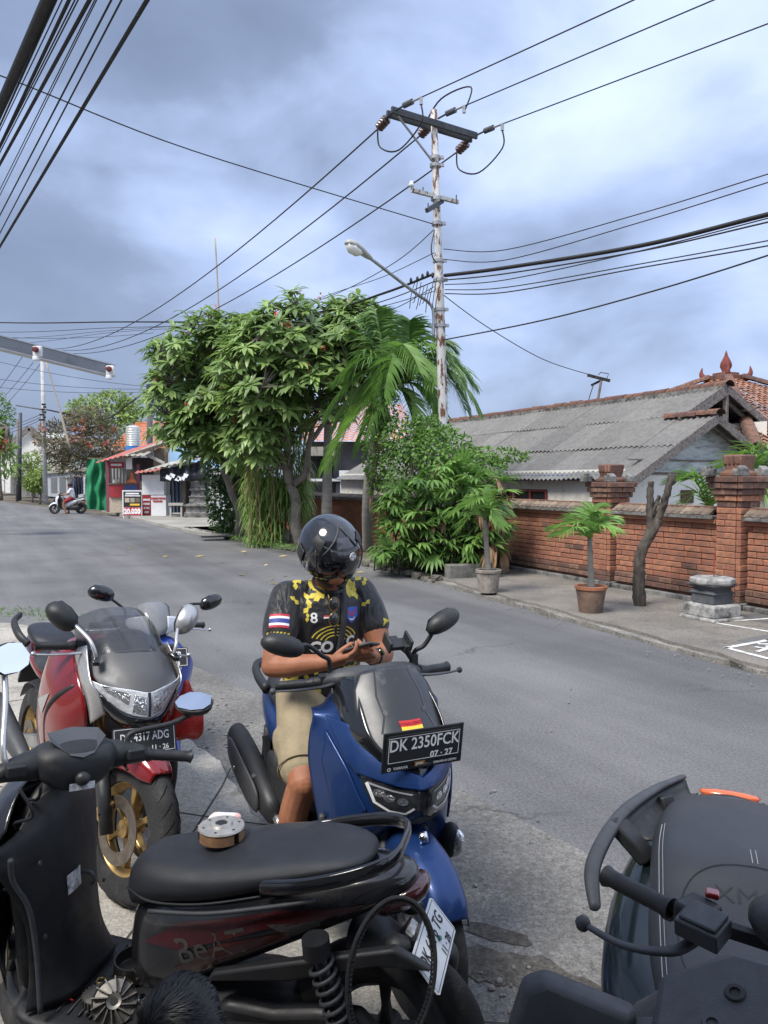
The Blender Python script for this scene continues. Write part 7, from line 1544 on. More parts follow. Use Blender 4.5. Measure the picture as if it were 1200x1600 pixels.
for k in range(14): b = MB(); a = k * .4488; d = V(math.cos(a), math.sin(a), 0); b.beam(d * .022 + V(0, 0, .010), d * .058 + V(-d.y, d.x, 0) * .014 + V(0, 0, .008), .003, .018); b.obj('fin', M_PARTS, fn_)
b = MB(); b.lathe([(0, .0145), (.010, .0145)], 16); b.obj('bore', M_TXK, fn_); put(fn_, (.125, .115, .318), .2, R(48))
gr = empty('toothed_pulley', label='toothed steel pulley beside the finned fan pulley', cat='pulley'); b = MB(); b.lathe([(0, .026), (.028, .026), (.040, .020), (.044, .018), (.044, .0), (0, 0)], 30); b.obj('disc', M_PARTS, gr, auto=30)
for k in range(24): b = MB(); a = k * .2618; b.box((.045 * math.cos(a), .045 * math.sin(a), .010), (.006, .005, .018), a); b.obj('tooth', M_PARTS, gr)
put(gr, (.195, .085, .288), .2)
bu = MB(); bu.lathe([(.0, 0), (.012, 0), (.0125, .035), (.010, .038), (0, .038)], 16); o = bu.obj('bush', M_CHROME, auto=30, label='small shiny steel bush standing right of the fan pulley', cat='bush'); put(o, (.055, .085, .287), 0, .15)
rp = MB(); rp.tube([(0, 0, .006), (.03, .01, .006), (.07, .012, .005)], [.006, .005, .002], 8); o = rp.obj('screwdriver_bit', mat('red_handle', (.5, .02, .03), .4), smooth=True, label='tiny red handled tool at the left of the floorboard', cat='tool'); put(o, (.335, .10, .29), -.6)
rn = MB(); rn.tube([(math.cos(a) * .012, math.sin(a) * .012, .006) for a in [k * .4 for k in range(14)]], .003, 6); o = rn.obj('brass_ring', mat('brass', (.4, .28, .08), .35, metal=.8), smooth=True, label='little brass ring behind the toothed pulley', cat='ring'); put(o, (.235, .02, .286), 0)
# drive belt hanging by the tail
bl = MB(); c0 = at(612, 1522, 1.70); P = []
for k in range(64):
    a = 2 * math.pi * k / 64; P.append(V(.100 * math.cos(a) + .012 * math.sin(a), .05 * math.sin(a) + .02 * math.cos(a), .150 * math.sin(a)))
bl.tube(P, .0072, 8, wrap=True, sy=.7); belt = empty('drive_belt', c0, label='black toothed drive belt loop hanging before the white number plate', cat='belt'); bl.obj('belt_loop', M_TYRE, belt, smooth=True)
tb = MB()
for k in range(96):
    a = 2 * math.pi * k / 96; d = V(math.cos(a), 0, math.sin(a)); p = V(.100 * math.cos(a) + .012 * math.sin(a), .05 * math.sin(a) + .02 * math.cos(a), .150 * math.sin(a)) - d * .008; tb.box(p, (.005, .010, .005), Euler((0, -a, 0)))
tb.obj('teeth', M_TYRE, belt, kind='stuff')
# ---- blue and white scooter parked behind the red bike
HD3 = Vector((.46, -.89)).normalized()
M_BLUE3 = mat('glossy_blue', (.02, .06, .34), .2, coat=.7, var=.08, rvar=.04); M_WH3 = mat('white_gloss', (.66, .67, .70), .22, coat=.6, var=.04)
b3 = bike('blue_white_scooter', 'blue and white scooter with tinted meter visor parked behind the red sport bike', (-1.47, 4.46), HD3, 3, 'scooter', s=.94)
S3 = scooter(b3, dict(main=M_BLUE3, inner=M_PLAS, trim=M_REDM, cowl=M_PLAS, lever=M_ALU, fender=M_BLUE3), steer=6)
for sg in (1, -1):
    mirror(b3, V(.37, sg * .315, 1.165) if sg < 0 else V(.36, .33, 1.12), (-1, -sg * .15, .1), (.075, .046, .045), [(.33, sg * .16, 1.0), (.335, sg * .165, 1.06), (.345, sg * .21, 1.10), V(.37, sg * .27, 1.14 if sg < 0 else 1.11)], M=S3, roll=sg * .3, m=M_GLOSS)
    shell('cowl_wing', [[(.435, sg * .055, 1.045), (.40, sg * .12, 1.035), (.36, sg * .165, 1.015)], [(.455, sg * .055, .99), (.425, sg * .11, .985), (.385, sg * .165, .985)], [(.46, sg * .045, .94), (.44, sg * .07, .945), (.40, sg * .14, .96)]], M_WH3, b3, False, 8, 8, M=S3)
shell('meter_visor', [[(.34, 0, 1.115), (.335, .06, 1.108), (.32, .095, 1.085)], [(.425, 0, 1.06), (.415, .06, 1.05), (.39, .085, 1.035)], [(.475, 0, .985), (.465, .04, .985), (.445, .065, .985)], [(.485, 0, .94), (.475, .025, .945), (.465, .04, .95)]], mat('visor_tint', (.16, .165, .17), .12, coat=.4, var=.2, scale=6), b3, nu=10, nv=12, M=S3)
plate(b3, (.575, .03, .83), (0, 1, 0), (-.45, 0, 1), .27, .11, M_PLB, [('DK 6193 FB', 0, .012, .050, .78, .0008), ('07 · 28', .05, -.036, .028, .95, .0006)], True, None, M_INKW)
# ---- distant white scooter by the stalls
b4 = bike('white_scooter', 'white scooter with rider stopped at the far roadside by the stalls', (gnd(106, 803).x, gnd(106, 803).y, 0.0), (-1, -.1), 0, 'scooter')
scooter(b4, dict(main=mat('pearl_white', (.70, .71, .72), .3, coat=.5), inner=M_PLAS, trim=M_GLOSS), steer=0, detail=False); b4.scale = (1.02,) * 3
b5 = bike('dark_parked_scooter', 'dark scooter parked behind the white scooter by the grey wall', (gnd(103, 789).x, gnd(103, 789).y, 0.0), (-1, .15), 3, 'scooter')
scooter(b5, dict(main=M_BLU, inner=M_PLAS, trim=M_GLOSS), steer=0, detail=False)
# ================================================================ red sport bike
HD4 = Vector((.62, -.785)).normalized()
sp = bike('red_sport_bike', 'red faired sport motorcycle with gold wheels and clear windscreen', (-1.475, 3.60), HD4, 5)
S4 = steer_m(13, 25, .42, .85)
wheel(sp, .68, .298, .105, M_GOLD, 6, M=S4, disc=.135, tread=1); wheel(sp, -.68, .30, .14, M_GOLD, 6, disc=.11, tread=1)
for sg in (1, -1):
    b = MB(S4); b.tube([(.47, sg * .10, .72), (.56, sg * .10, .52)], .024, 12); b.obj('fork_tube', M_GOLD, sp, smooth=True)
    b = MB(S4); b.tube([(.55, sg * .10, .54), (.665, sg * .10, .28)], [.030, .026], 12); b.obj('fork_leg', M_PLAS, sp, smooth=True)
    b = MB(S4); b.box((.60, sg * .085, .36), (.06, .04, .10), Euler((0, .4, 0))); b.obj('brake_caliper', M_GOLD, sp, bevel=.01)
shell('front_fender', [[(.44, 0, .50), (.44, .055, .49), (.47, .08, .43)], [(.56, 0, .605), (.56, .06, .59), (.56, .085, .52)], [(.72, 0, .625), (.72, .06, .61), (.71, .085, .54)], [(.80, 0, .60), (.79, .055, .585), (.775, .07, .525)], [(.85, 0, .56), (.84, .04, .555), (.83, .05, .52)]], M_REDM, sp, nu=8, nv=14, M=S4)
# nose: grey top panel, twin headlight, side fairings
nz_ = shell('nose_panel', [[(.50, 0, 1.06), (.48, .09, 1.05), (.43, .165, 1.01)], [(.62, 0, 1.00), (.595, .10, .985), (.53, .18, .945)], [(.71, 0, .935), (.68, .09, .93), (.61, .17, .905)], [(.765, 0, .865), (.745, .06, .875), (.68, .155, .885)]], mat('grey_matt', (.085, .085, .088), .45, var=.08), sp, nu=14, nv=16, thick=.005)
hl = shell('headlight', [[(.765, 0, .868), (.745, .06, .878), (.68, .150, .888), (.63, .185, .90)], [(.782, 0, .82), (.76, .055, .825), (.70, .125, .84), (.645, .178, .875)], [(.785, 0, .77), (.765, .045, .775), (.72, .09, .79), (.665, .155, .85)]], M_LENS, sp, nu=14, nv=10, thick=.004)
hv = tree_of([hl])
for sg in (1, -1):
    a = [(.012, .85), (.055, .86), (.06, .79), (.014, .785)]; decal('reflector', a if sg > 0 else mir(a), FRONT(1.3), hv, .003, M_REFL, hl, 2)
    a = [(.07, .865), (.15, .88), (.15, .868), (.075, .82)]; decal('reflector', a if sg > 0 else mir(a), FRONT(1.3), hv, .003, M_REFL, hl, 2)
decal('headlight_divider', [(-.006, .868), (.006, .868), (.006, .775), (-.006, .775)], FRONT(1.3), hv, .004, M_PLAS, hl, 1)
shell('chin', [[(.785, 0, .768), (.765, .045, .773), (.72, .09, .788), (.66, .158, .848)], [(.775, 0, .735), (.755, .06, .745), (.70, .115, .77), (.64, .17, .83)], [(.70, 0, .70), (.69, .06, .71), (.65, .10, .74), (.60, .15, .80)]], M_GLOSS, sp, nu=12, nv=8)
for sg in (1, -1):
    shell('silver_cheek', [[(.50, sg * .175, 1.02), (.44, sg * .19, 1.0), (.38, sg * .19, .97)], [(.63, sg * .192, .905), (.58, sg * .205, .90), (.53, sg * .205, .89)], [(.67, sg * .165, .845), (.63, sg * .185, .83), (.59, sg * .19, .81)], [(.66, sg * .13, .77), (.63, sg * .16, .74), (.60, sg * .17, .72)]], M_SILV, sp, False, 8, 14)
    sf = shell('side_fairing', [[(.40, sg * .195, .97), (.28, sg * .22, .955), (.12, sg * .21, .93), (-.02, sg * .17, .86)], [(.54, sg * .21, .89), (.38, sg * .255, .85), (.18, sg * .255, .82), (0, sg * .20, .76)], [(.60, sg * .195, .80), (.44, sg * .265, .72), (.22, sg * .27, .68), (.02, sg * .22, .63)], [(.58, sg * .175, .70), (.46, sg * .235, .60), (.25, sg * .25, .54), (.05, sg * .21, .48)], [(.48, sg * .15, .58), (.40, sg * .19, .48), (.22, sg * .20, .40), (.02, sg * .17, .34)]], M_REDM, sp, False, 16, 20)
    b = MB(); b.tube(spline([(.52, sg * .215, .86), (.42, sg * .262, .79), (.34, sg * .268, .70), (.30, sg * .25, .58)], 5), .012, 6); b.obj('fairing_vent', M_PLAS, sp, smooth=True)
    fv = tree_of([sf]); decal('fairing_graphic', [(-.36, .80), (-.20, .74), (-.30, .70), (-.33, .74)] if sg > 0 else [(.36, .80), (.33, .74), (.30, .70), (.20, .74)], SIDE(.6 * sg), fv, .003, M_SILV, sp, 2)
# screen
shell('windscreen', [[(.34, 0, 1.155), (.33, .09, 1.145), (.28, .165, 1.10)], [(.41, 0, 1.13), (.395, .10, 1.115), (.335, .18, 1.065)], [(.52, 0, 1.07), (.50, .10, 1.055), (.43, .185, 1.0)], [(.615, 0, 1.003), (.59, .09, .992), (.52, .18, .955)]], M_CLEAR, sp, nu=16, nv=18, thick=.003)
# mirrors folded on silver stems
for sg in (1, -1):
    c = V(.50, sg * .235, 1.12) if sg > 0 else V(.44, sg * .26, 1.14)
    mirror(sp, c, (-1, sg * -.7, .1), (.075, .05, .07), [(.60, sg * .165, .985), (.595, sg * .175, 1.02), (.56, sg * .19, 1.06), c + V(.02, -sg * .02, -.02)], m=M_PLAS if sg < 0 else M_SILV, stem=M_SILV, roll=sg * .8)
    b = MB(); b.box((.605, sg * .165, .975), (.05, .03, .022), Euler((0, .5, sg * .4))); b.obj('mirror_foot', M_GLOSS, sp, bevel=.006)
    grip(sp, (.37, sg * .20, .985), (.30, sg * .335, .97), .017, S4); lever(sp, [(.42, sg * .18, .975), (.45, sg * .22, .968), (.42, sg * .32, .955), (.38, sg * .38, .95)], S4, M_ALU)
    b = MB(S4); b.tube([(.40, sg * .10, 1.0), (.37, sg * .20, .985)], .018, 10); b.box((.385, sg * .17, .995), (.045, .06, .04)); b.obj('switchgear', M_PLAS, sp, bevel=.005)
b = MB(S4); b.tube([(.40, -.10, 1.0), (.42, 0, 1.01), (.40, .10, 1.0)], .02, 10); b.obj('triple_clamp', M_PLAS, sp, smooth=True)
body('dashboard', [(.38, [(0, 1.05), (.06, 1.045), (.08, 1.01), (0, .99)]), (.48, [(0, 1.09), (.09, 1.08), (.11, 1.02), (0, .99)]), (.54, [(0, 1.07), (.08, 1.06), (.1, 1.0), (0, .98)])], M_PLAS, sp)
body('fuel_tank', [(.30, [(0, .97), (.08, .96), (.13, .90), (.12, .78), (0, .74)]), (.16, [(0, 1.02), (.12, 1.0), (.19, .92), (.16, .78), (0, .74)]), (0, [(0, 1.0), (.11, .98), (.17, .90), (.14, .78), (0, .74)]), (-.16, [(0, .90), (.07, .89), (.10, .83), (.09, .76), (0, .74)]), (-.22, [(0, .84), (.05, .83), (.07, .80), (.06, .76), (0, .75)])], M_REDM, sp)
body('rider_seat', [(-.14, [(0, .82), (.07, .815), (.09, .79), (.07, .75), (0, .74)]), (-.28, [(0, .80), (.12, .795), (.155, .765), (.12, .72), (0, .71)]), (-.45, [(0, .82), (.12, .815), (.15, .78), (.11, .73), (0, .72)]), (-.52, [(0, .85), (.09, .845), (.11, .80), (.08, .75), (0, .74)])], M_SEAT, sp)
body('pillion_seat', [(-.48, [(0, .88), (.08, .875), (.11, .85), (.08, .80), (0, .79)]), (-.62, [(0, .915), (.10, .91), (.13, .88), (.10, .83), (0, .82)]), (-.80, [(0, .925), (.08, .92), (.10, .89), (.07, .85), (0, .84)]), (-.86, [(0, .915), (.04, .91), (.06, .89), (.04, .86), (0, .855)])], M_SEAT, sp)
body('tail_cowl', [(-.30, [(0, .76), (.10, .75), (.14, .70), (.10, .64), (0, .62)]), (-.55, [(0, .83), (.11, .82), (.145, .77), (.10, .70), (0, .68)]), (-.80, [(0, .86), (.08, .85), (.10, .81), (.07, .76), (0, .75)]), (-.95, [(0, .86), (.04, .855), (.05, .83), (.04, .80), (0, .79)])], M_REDM, sp)
for sg in (1, -1):
    b = MB(); b.tube(spline([(-.58, sg * .13, .84), (-.64, sg * .165, .885), (-.82, sg * .15, .925), (-.92, sg * .10, .945)], 5), .016, 8, sy=1.4); b.obj('grab_handle', M_PLAS, sp, smooth=True)
body('engine', [(.42, [(0, .62), (.12, .6), (.15, .45), (.12, .28), (0, .24)]), (.1, [(0, .7), (.17, .66), (.19, .45), (.16, .25), (0, .2)]), (-.25, [(0, .66), (.14, .62), (.16, .45), (.12, .3), (0, .26)]), (-.45, [(0, .6), (.1, .58), (.1, .5), (.08, .4), (0, .38)])], M_PLAS, sp)
for sg in (1, -1):
    b = MB(); b.beam((-.30, sg * .10, .40), (-.68, sg * .10, .31), .03, .07); b.obj('swingarm', M_ALU, sp, bevel=.008)
b = MB(); b.loft([oring(c, r1, r2) for c, r1, r2 in (((-.20, -.17, .30), .03, .03), ((-.35, -.20, .36), .05, .06), ((-.75, -.22, .50), .055, .065), ((-.80, -.22, .515), .04, .05))]); b.obj('muffler', M_GREYP, sp, sub=1)
shell('rear_hugger', [[(-.45, 0, .56), (-.45, .07, .54)], [(-.62, 0, .63), (-.62, .075, .61)], [(-.82, 0, .60), (-.82, .07, .58)], [(-.96, 0, .50), (-.95, .06, .48)]], M_PLAS, sp, nu=6, nv=10)
b = MB(); b.beam((-.88, 0, .78), (-1.02, 0, .55), .12, .02); b.obj('plate_hanger', M_PLAS, sp)
b = MB(); b.tube([(-.1, .12, .3), (-.02, .27, .01)], .012, 6); b.obj('side_stand', M_PLAS, sp)
plate(sp, (.755, .0, .675), (0, 1, 0), (-.35, 0, 1), .26, .11, M_PLB, [('DK 4317 ADG', 0, .012, .046, .72, .0006), ('11 · 26', .06, -.035, .028, .95, .0006)], True, None, M_INKW)
b = MB(); b.beam((.70, 0, .72), (.75, 0, .69), .1, .015); b.obj('plate_bracket', M_PLAS, sp)
# red plastic bag hanging on the far bar end
bg = MB(); bm_b = []
for k, (r1, r2, z) in enumerate(((.012, .01, .0), (.022, .016, -.05), (.055, .03, -.10), (.082, .05, -.15), (.092, .06, -.21), (.088, .058, -.27), (.05, .03, -.295))):
    bm_b.append([V(r1 * math.cos(a) * (1 + .14 * math.sin(5 * a + k)), r2 * math.sin(a) * (1 + .1 * math.cos(4 * a + k)), z + .012 * math.sin(3 * a + k)) for a in [j * math.pi / 9 for j in range(18)]])
bg.loft(bm_b); bag = bg.obj('plastic_bag', mat('red_film', (.50, .035, .03), .3, var=.2, scale=18, bump=.8, bscale=30, coat=.4), sub=1, label='knotted red plastic bag hanging between the red bike and the blue scooter', cat='bag'); bag.location = at(291, 1062, 3.35); bag.scale = (.9,) * 3

# ================================================================ dark maxi scooter at the lower right
HD5 = Vector((-.33, -.944)).normalized()
M_TEAL = mat('teal_black_paint', (.008, .014, .017), .20, coat=.4, var=.1, rvar=.04); M_SEATG = mat('grey_seat', (.034, .037, .043), .42, var=.08, scale=5, bump=.22, bscale=350, rvar=.06); M_COWL = mat('cowl_grey', (.040, .042, .046), .45, var=.15, scale=30, bump=.2, bscale=500)
xm = bike('dark_maxi_scooter', 'dark grey maxi scooter with wide seat filling the lower right corner', (.72, 1.44), HD5, 2, 'scooter')
XS = body('seat', [(-.86, [(0, .89), (.10, .885), (.135, .85), (.10, .80), (0, .79)]), (-.70, [(0, .925), (.15, .92), (.20, .87), (.16, .80), (0, .79)]), (-.45, [(0, .925), (.17, .915), (.225, .86), (.19, .77), (0, .76)]), (-.30, [(0, .915), (.165, .90), (.22, .84), (.19, .74), (0, .73)]), (-.24, [(0, .865), (.165, .855), (.225, .80), (.19, .72), (0, .71)]), (-.08, [(0, .815), (.165, .805), (.22, .76), (.19, .69), (0, .68)]), (.12, [(0, .805), (.13, .79), (.175, .74), (.15, .66), (0, .65)]), (.26, [(0, .80), (.09, .78), (.12, .72), (.10, .64), (0, .63)])], M_SEATG, xm)
squeeze(xm, ('seat',), .86, -.2, -.07)
for v in XS.data.vertices: v.co.y *= 1.08
sv = tree_of([XS]); TOP = Matrix(((0, -1, 0, 0), (1, 0, 0, 0), (0, 0, 1, 1.2), (0, 0, 0, 1)))   # 2D x -> bike y, 2D y -> -bike x
M_STIT = mat('stitching', (.32, .32, .33), .7); M_SEAM = mat('seam_dark', (.012, .012, .014), .6)
def seamline(P, w, m, nme):
    P = [Vector((p[0], p[1])) for p in P]; Q = [v.to_2d() for v in spline([(p.x, p.y, 0) for p in P], 8)]
    for a, c in zip(Q[:-1], Q[1:]):
        d = (c - a); n = Vector((-d.y, d.x)).normalized() * w; b_ = [(a - n), (c - n), (c + n), (a + n)]; yield b_
def seam(P, w, m, nme, off=.0015):
    bm = bmesh.new()
    for q in seamline(P, w, m, nme): bm.faces.new([bm.verts.new((v.x, v.y, 0)) for v in q])
    me = bpy.data.meshes.new(nme); bm.to_mesh(me); bm.free(); return drape(me, nme, TOP, sv, off, m, xm, .3)
for sg in (1, -1):
    seam([(sg * .198, .48), (sg * .206, .35), (sg * .20, .10), (sg * .19, -.08)], .0010, M_STIT, 'stitching'); seam([(sg * .191, .48), (sg * .198, .35), (sg * .192, .10), (sg * .182, -.08)], .0007, M_STIT, 'stitching')
    seam([(0, .30), (sg * .08, .29), (sg * .14, .25), (sg * .165, .17), (sg * .16, .05), (sg * .12, -.05)], .0016, M_SEAM, 'seat_seam')
    seam([(sg * .0055, .31), (sg * .0055, .36)], .0009, M_STIT, 'stitching')
me = text_mesh('XMAX', .052, 'CENTER', -.0005); drape(me, 'lettering', TOP @ Matrix.Translation((0, .225, 0)) @ Matrix.Diagonal((1.25, 1, 1, 1)) , sv, .0014, mat('embossed', (.025, .026, .029), .5), xm)
body('rear_cowl', [(-1.02, [(0, .86), (.06, .855), (.08, .82), (.06, .76), (0, .74)]), (-.85, [(0, .86), (.15, .85), (.19, .80), (.15, .68), (0, .64)]), (-.5, [(0, .82), (.24, .81), (.305, .73), (.23, .56), (0, .52)]), (-.1, [(0, .76), (.25, .75), (.315, .64), (.23, .44), (0, .4)]), (.25, [(0, .66), (.15, .65), (.20, .54), (.17, .34), (0, .3)]), (.42, [(0, .62), (.12, .6), (.17, .5), (.15, .3), (0, .28)])], M_TEAL, xm)
b = MB(); b.loft([ringm(x, h) for x, h in ((-1.05, [(0, .845), (.07, .84), (.08, .825), (0, .81)]), (-.97, [(0, .862), (.12, .855), (.13, .835), (0, .81)]))]); b.obj('tail_light', M_AMB, xm, sub=1)
for sg in (1, -1):
    Q = spline([(-.18, sg * .30, .795), (-.30, sg * .315, .845), (-.55, sg * .280, .885), (-.80, sg * .205, .890), (-.98, sg * .125, .885)], 6); rings = []
    for i, (q, (x, y, t)) in enumerate(zip(Q, frame(Q))):
        up = V(0, 0, 1); sd = t.cross(up).normalized() * sg; k = .38 + .36 * math.sin(math.pi * min(1, i / 24 + .1)); rings.append([q + sd * .010 * k + up * .026 * k, q - sd * .040 * k + up * .012 * k, q - sd * .036 * k - up * .022 * k, q + sd * .016 * k - up * .030 * k])
    b = MB(); b.loft(rings); b.obj('grab_rail', M_GREYP, xm, sub=1)
    shell('rail_panel', [[q_ + V(0, -sg * .004, -.012), V(q_.x, q_.y * .84, q_.z - .055), V(q_.x, q_.y * .66, q_.z - .05)] for q_ in Q[12::3]], M_PLAS, xm, False, 4, 12)
    b = MB(); b.beam((-.50, sg * .20, .80), (-.52, sg * .285, .885), .07, .03); b.obj('rail_bracket', M_PLAS, xm, bevel=.006)
    b = MB(); b.beam((-.80, sg * .16, .83), (-.81, sg * .175, .870), .05, .025); b.obj('rail_bracket', M_PLAS, xm, bevel=.006)
squeeze(xm, ('rear_cowl', 'tail_light', 'grab_rail', 'rail_bracket', 'rail_panel'), .86, -.2, -.07)
for o in xm.children:
    if o.name.split('.')[0] in ('rear_cowl', 'grab_rail', 'rail_panel', 'rail_bracket'):
        for v in o.data.vertices: v.co.y *= 1.06 + .10 * min(1, max(0, (v.co.x + .8) / .5))
for sg in (1, -1):
    HB = Matrix.Translation((.27, .005, .965)) @ Matrix.Rotation(R(-6), 4, 'Z') @ Matrix.Translation((-.40, 0, -1.02))
    grip(xm, (.385, sg * .205, 1.035), (.315, sg * .325, 1.03), .0155, HB); lever(xm, [(.44, sg * .17, 1.02), (.475, sg * .20, 1.015), (.485, sg * .27, 1.01), (.455, sg * .34, 1.01)], HB, M_GREYP, .009)
    b = MB(HB); b.box((.405, sg * .165, 1.05), (.06, .055, .038), Euler((0, 0, sg * .5))); b.obj('switchgear', M_PLAS, xm, bevel=.006)
    b = MB(HB); b.box((.45, sg * .155, 1.055), (.055, .07, .03), Euler((0, .2, sg * .4))); b.box((.45, sg * .155, 1.073), (.05, .06, .006), Euler((0, .2, sg * .4))); b.obj('brake_reservoir', M_GREYP, xm, bevel=.004)
    b = MB(HB); b.tube([(.40, sg * .05, 1.03), (.39, sg * .20, 1.035)], .014, 8); b.obj('handlebar', M_PLAS, xm)
    b = MB(HB); b.box((.375, sg * .145, 1.075), (.022, .022, .010)); b.obj('kill_switch', M_REDL, xm, bevel=.003)
body('handlebar_cover', [(.20, [(0, 1.03), (.05, 1.03), (.07, 1.0), (0, .96)]), (.28, [(0, 1.07), (.09, 1.065), (.11, 1.02), (0, .96)]), (.36, [(0, 1.06), (.08, 1.055), (.10, 1.01), (0, .96)])], M_PLAS, xm)
body('centre_tunnel', [(.20, [(0, .70), (.12, .68), (.16, .5), (.14, .3), (0, .28)]), (.36, [(0, .78), (.11, .76), (.15, .5), (.15, .3), (0, .28)]), (.48, [(0, .95), (.15, .90), (.2, .6), (.2, .3), (0, .28)])], M_PLAS, xm)
shell('front_cowl', [[(.46, 0, 1.12), (.47, .10, 1.11), (.47, .19, 1.075), (.46, .25, 1.02)], [(.58, 0, 1.14), (.58, .10, 1.13), (.57, .20, 1.09), (.54, .27, 1.02)], [(.72, 0, 1.08), (.71, .10, 1.07), (.68, .19, 1.03), (.62, .265, .96)], [(.86, 0, .96), (.84, .10, .95), (.78, .19, .92), (.68, .262, .86)], [(.93, 0, .82), (.90, .10, .81), (.82, .18, .79), (.70, .25, .74)], [(.90, 0, .66), (.87, .1, .65), (.78, .17, .62), (.66, .23, .58)]], M_COWL, xm, nu=14, nv=20)
for sg in (1, -1):
    b = MB(); B = basis((.64, sg * .145, 1.142), (0, sg, -.25), (-1, 0, .30)); B.translation = V(.645, sg * .15, 1.072)
    b.prism([(-.085, -.06), (.03, -.075), (.085, -.02), (.07, .05), (-.02, .085), (-.085, .06)], .028 * (1 if B.to_3x3().col[2].z > 0 else -1), B); b.obj('mirror_base', M_GREYP, xm, bevel=.010)
    zs_ = 1 if B.to_3x3().col[2].z > 0 else -1
    for (dx, dy) in ((-.015, .022), (.015, -.018)):
        b = MB(); b.lathe([(.0, .0285), (.006, .0285), (.0065, .031), (.011, .031), (.0125, .028)], 16, B @ V(dx, dy, 0), B.to_3x3().col[2] * zs_); b.obj('bolt_recess', M_TXK if dy > 0 else M_GREYP, xm)
    mc = V(.635, sg * .325, 1.022); BM = basis(mc, (0, sg, .10), (-.25, 0, 1)); hd_ = bpy.data.objects.new('mirror', None); COL.objects.link(hd_); hd_.parent = xm
    out = [(-.075, -.045), (.045, -.05), (.078, -.02), (.070, .035), (.045, .052), (-.07, .045)]; zf = 1 if BM.to_3x3().col[2].x > 0 else -1
    b = MB(); b.loft([[BM @ V(x * k, y * k, zf * z) for x, y in out] for k, z in ((.94, -.012), (1.0, 0), (1.0, .018), (.90, .034), (.5, .044))]); b.obj('casing', M_GREYP, hd_, bevel=.007)
    b = MB(); b.add([BM @ V(x * .9, y * .9, -zf * .0125) for x, y in out], [tuple(range(6))]); b.obj('glass', M_MIRG, hd_)
    b = MB(); b.beam(mc + V(0, -sg * .06, 0), (.635, sg * .16, 1.055), .035, .03); b.obj('stalk', M_GREYP, hd_, bevel=.006)
squeeze(xm, ('front_cowl',), 1, -9, -.065)
wheel(xm, .78, .30, .12, M_PLAS, 5); wheel(xm, -.78, .29, .14, M_PLAS, 5)
body('floorboard', [(.5, [(0, .36), (.22, .36), (.25, .3), (.2, .26), (0, .25)]), (.1, [(0, .36), (.24, .36), (.27, .3), (.22, .26), (0, .25)])], M_PLAS, xm)
# ================================================================ people
M_SKIN = mat('skin', (.33, .140, .076), .46, var=.22, scale=16, bump=.30, bscale=220, sss=.05, spec=.4, col2=(.27, .10, .055), amt=.42, soft=.2)
M_SKIND = mat('skin_dark', (.24, .11, .065), .5, var=.12, scale=9, sss=.05)
def capsule(b, P, r_, n=14, k=5, sy=1.0):
    P = [Vector(p) for p in P]; Q = spline(P, k) if len(P) > 2 else [P[0].lerp(P[1], i / k) for i in range(k + 1)]; m = len(Q) - 1; rr = []
    for i in range(m + 1):
        f = i / m * (len(r_) - 1); j = min(int(f), len(r_) - 2); rr.append(r_[j] + (r_[j + 1] - r_[j]) * (f - j))
    d0 = (Q[0] - Q[1]).normalized(); d1 = (Q[-1] - Q[-2]).normalized()
    for t in (.5, .87): Q = [Q[0] if False else Q[0]] + Q[1:] if False else Q
    pre = [Q[0] + d0 * rr[0] * s for s in (.95, .75, .4)]; post = [Q[-1] + d1 * rr[-1] * s for s in (.4, .75, .95)]
    b.tube(pre + Q + post, [rr[0] * s for s in (.3, .66, .92)] + rr + [rr[-1] * s for s in (.92, .66, .3)], n, sy=sy)
def fuse(b, name, m, parent, vox, smooth=4, fac=.5):
    o = b.obj(name, m, parent, smooth=True); md = o.modifiers.new('remesh', 'REMESH'); md.mode = 'VOXEL'; md.voxel_size = vox; md.use_smooth_shade = True
    ms = o.modifiers.new('smooth', 'SMOOTH'); ms.iterations = smooth; ms.factor = fac
    apply_mods(o); o.data.polygons.foreach_set('use_smooth', [True] * len(o.data.polygons)); return o
def hand(b, wrist, knuck, palm_n, curl, thumb_side, s=1.0, thumb_to=None, lens=(.068, .076, .071, .056)):
    """palm from wrist to knuckles; palm_n = direction the palm faces; fingers curl towards it"""
    w = Vector(wrist); k = Vector(knuck); d = (k - w).normalized(); n = Vector(palm_n); n = (n - d * n.dot(d)).normalized(); sd = d.cross(n).normalized() * thumb_side
    for t in (-1, -.33, .33, 1): capsule(b, [w + sd * .016 * t * s, k + sd * .030 * t * s], [.015 * s, .0125 * s], 10, 3)
    capsule(b, [w, w.lerp(k, .55)], [.024 * s, .024 * s], 12, 3)
    for i, t in enumerate((1, .36, -.3, -.92)):
        L = lens[i] * s; p = k + sd * .030 * t * s; c = curl[i] if isinstance(curl, (list, tuple)) else curl; P = [p - d * .01]; dd = d.copy(); a = 0
        for seg, q in enumerate((.46, .31, .23)):
            a += c * (.7 if seg == 0 else 1.0); e = d * math.cos(a) + n * math.sin(a); p = p + e * L * q; P.append(p)
        capsule(b, P, [.0092 * s, .0088 * s, .0082 * s, .0072 * s], 10, 3)
    t0 = w.lerp(k, .22) + sd * .024 * s; t2 = Vector(thumb_to) if thumb_to else t0 + (d * .8 + sd * .45 + n * .4).normalized() * .062 * s; t1 = t0.lerp(t2, .5) + sd * .012 * s
    capsule(b, [t0, t1, t2], [.0125 * s, .0105 * s, .0085 * s], 10, 4)
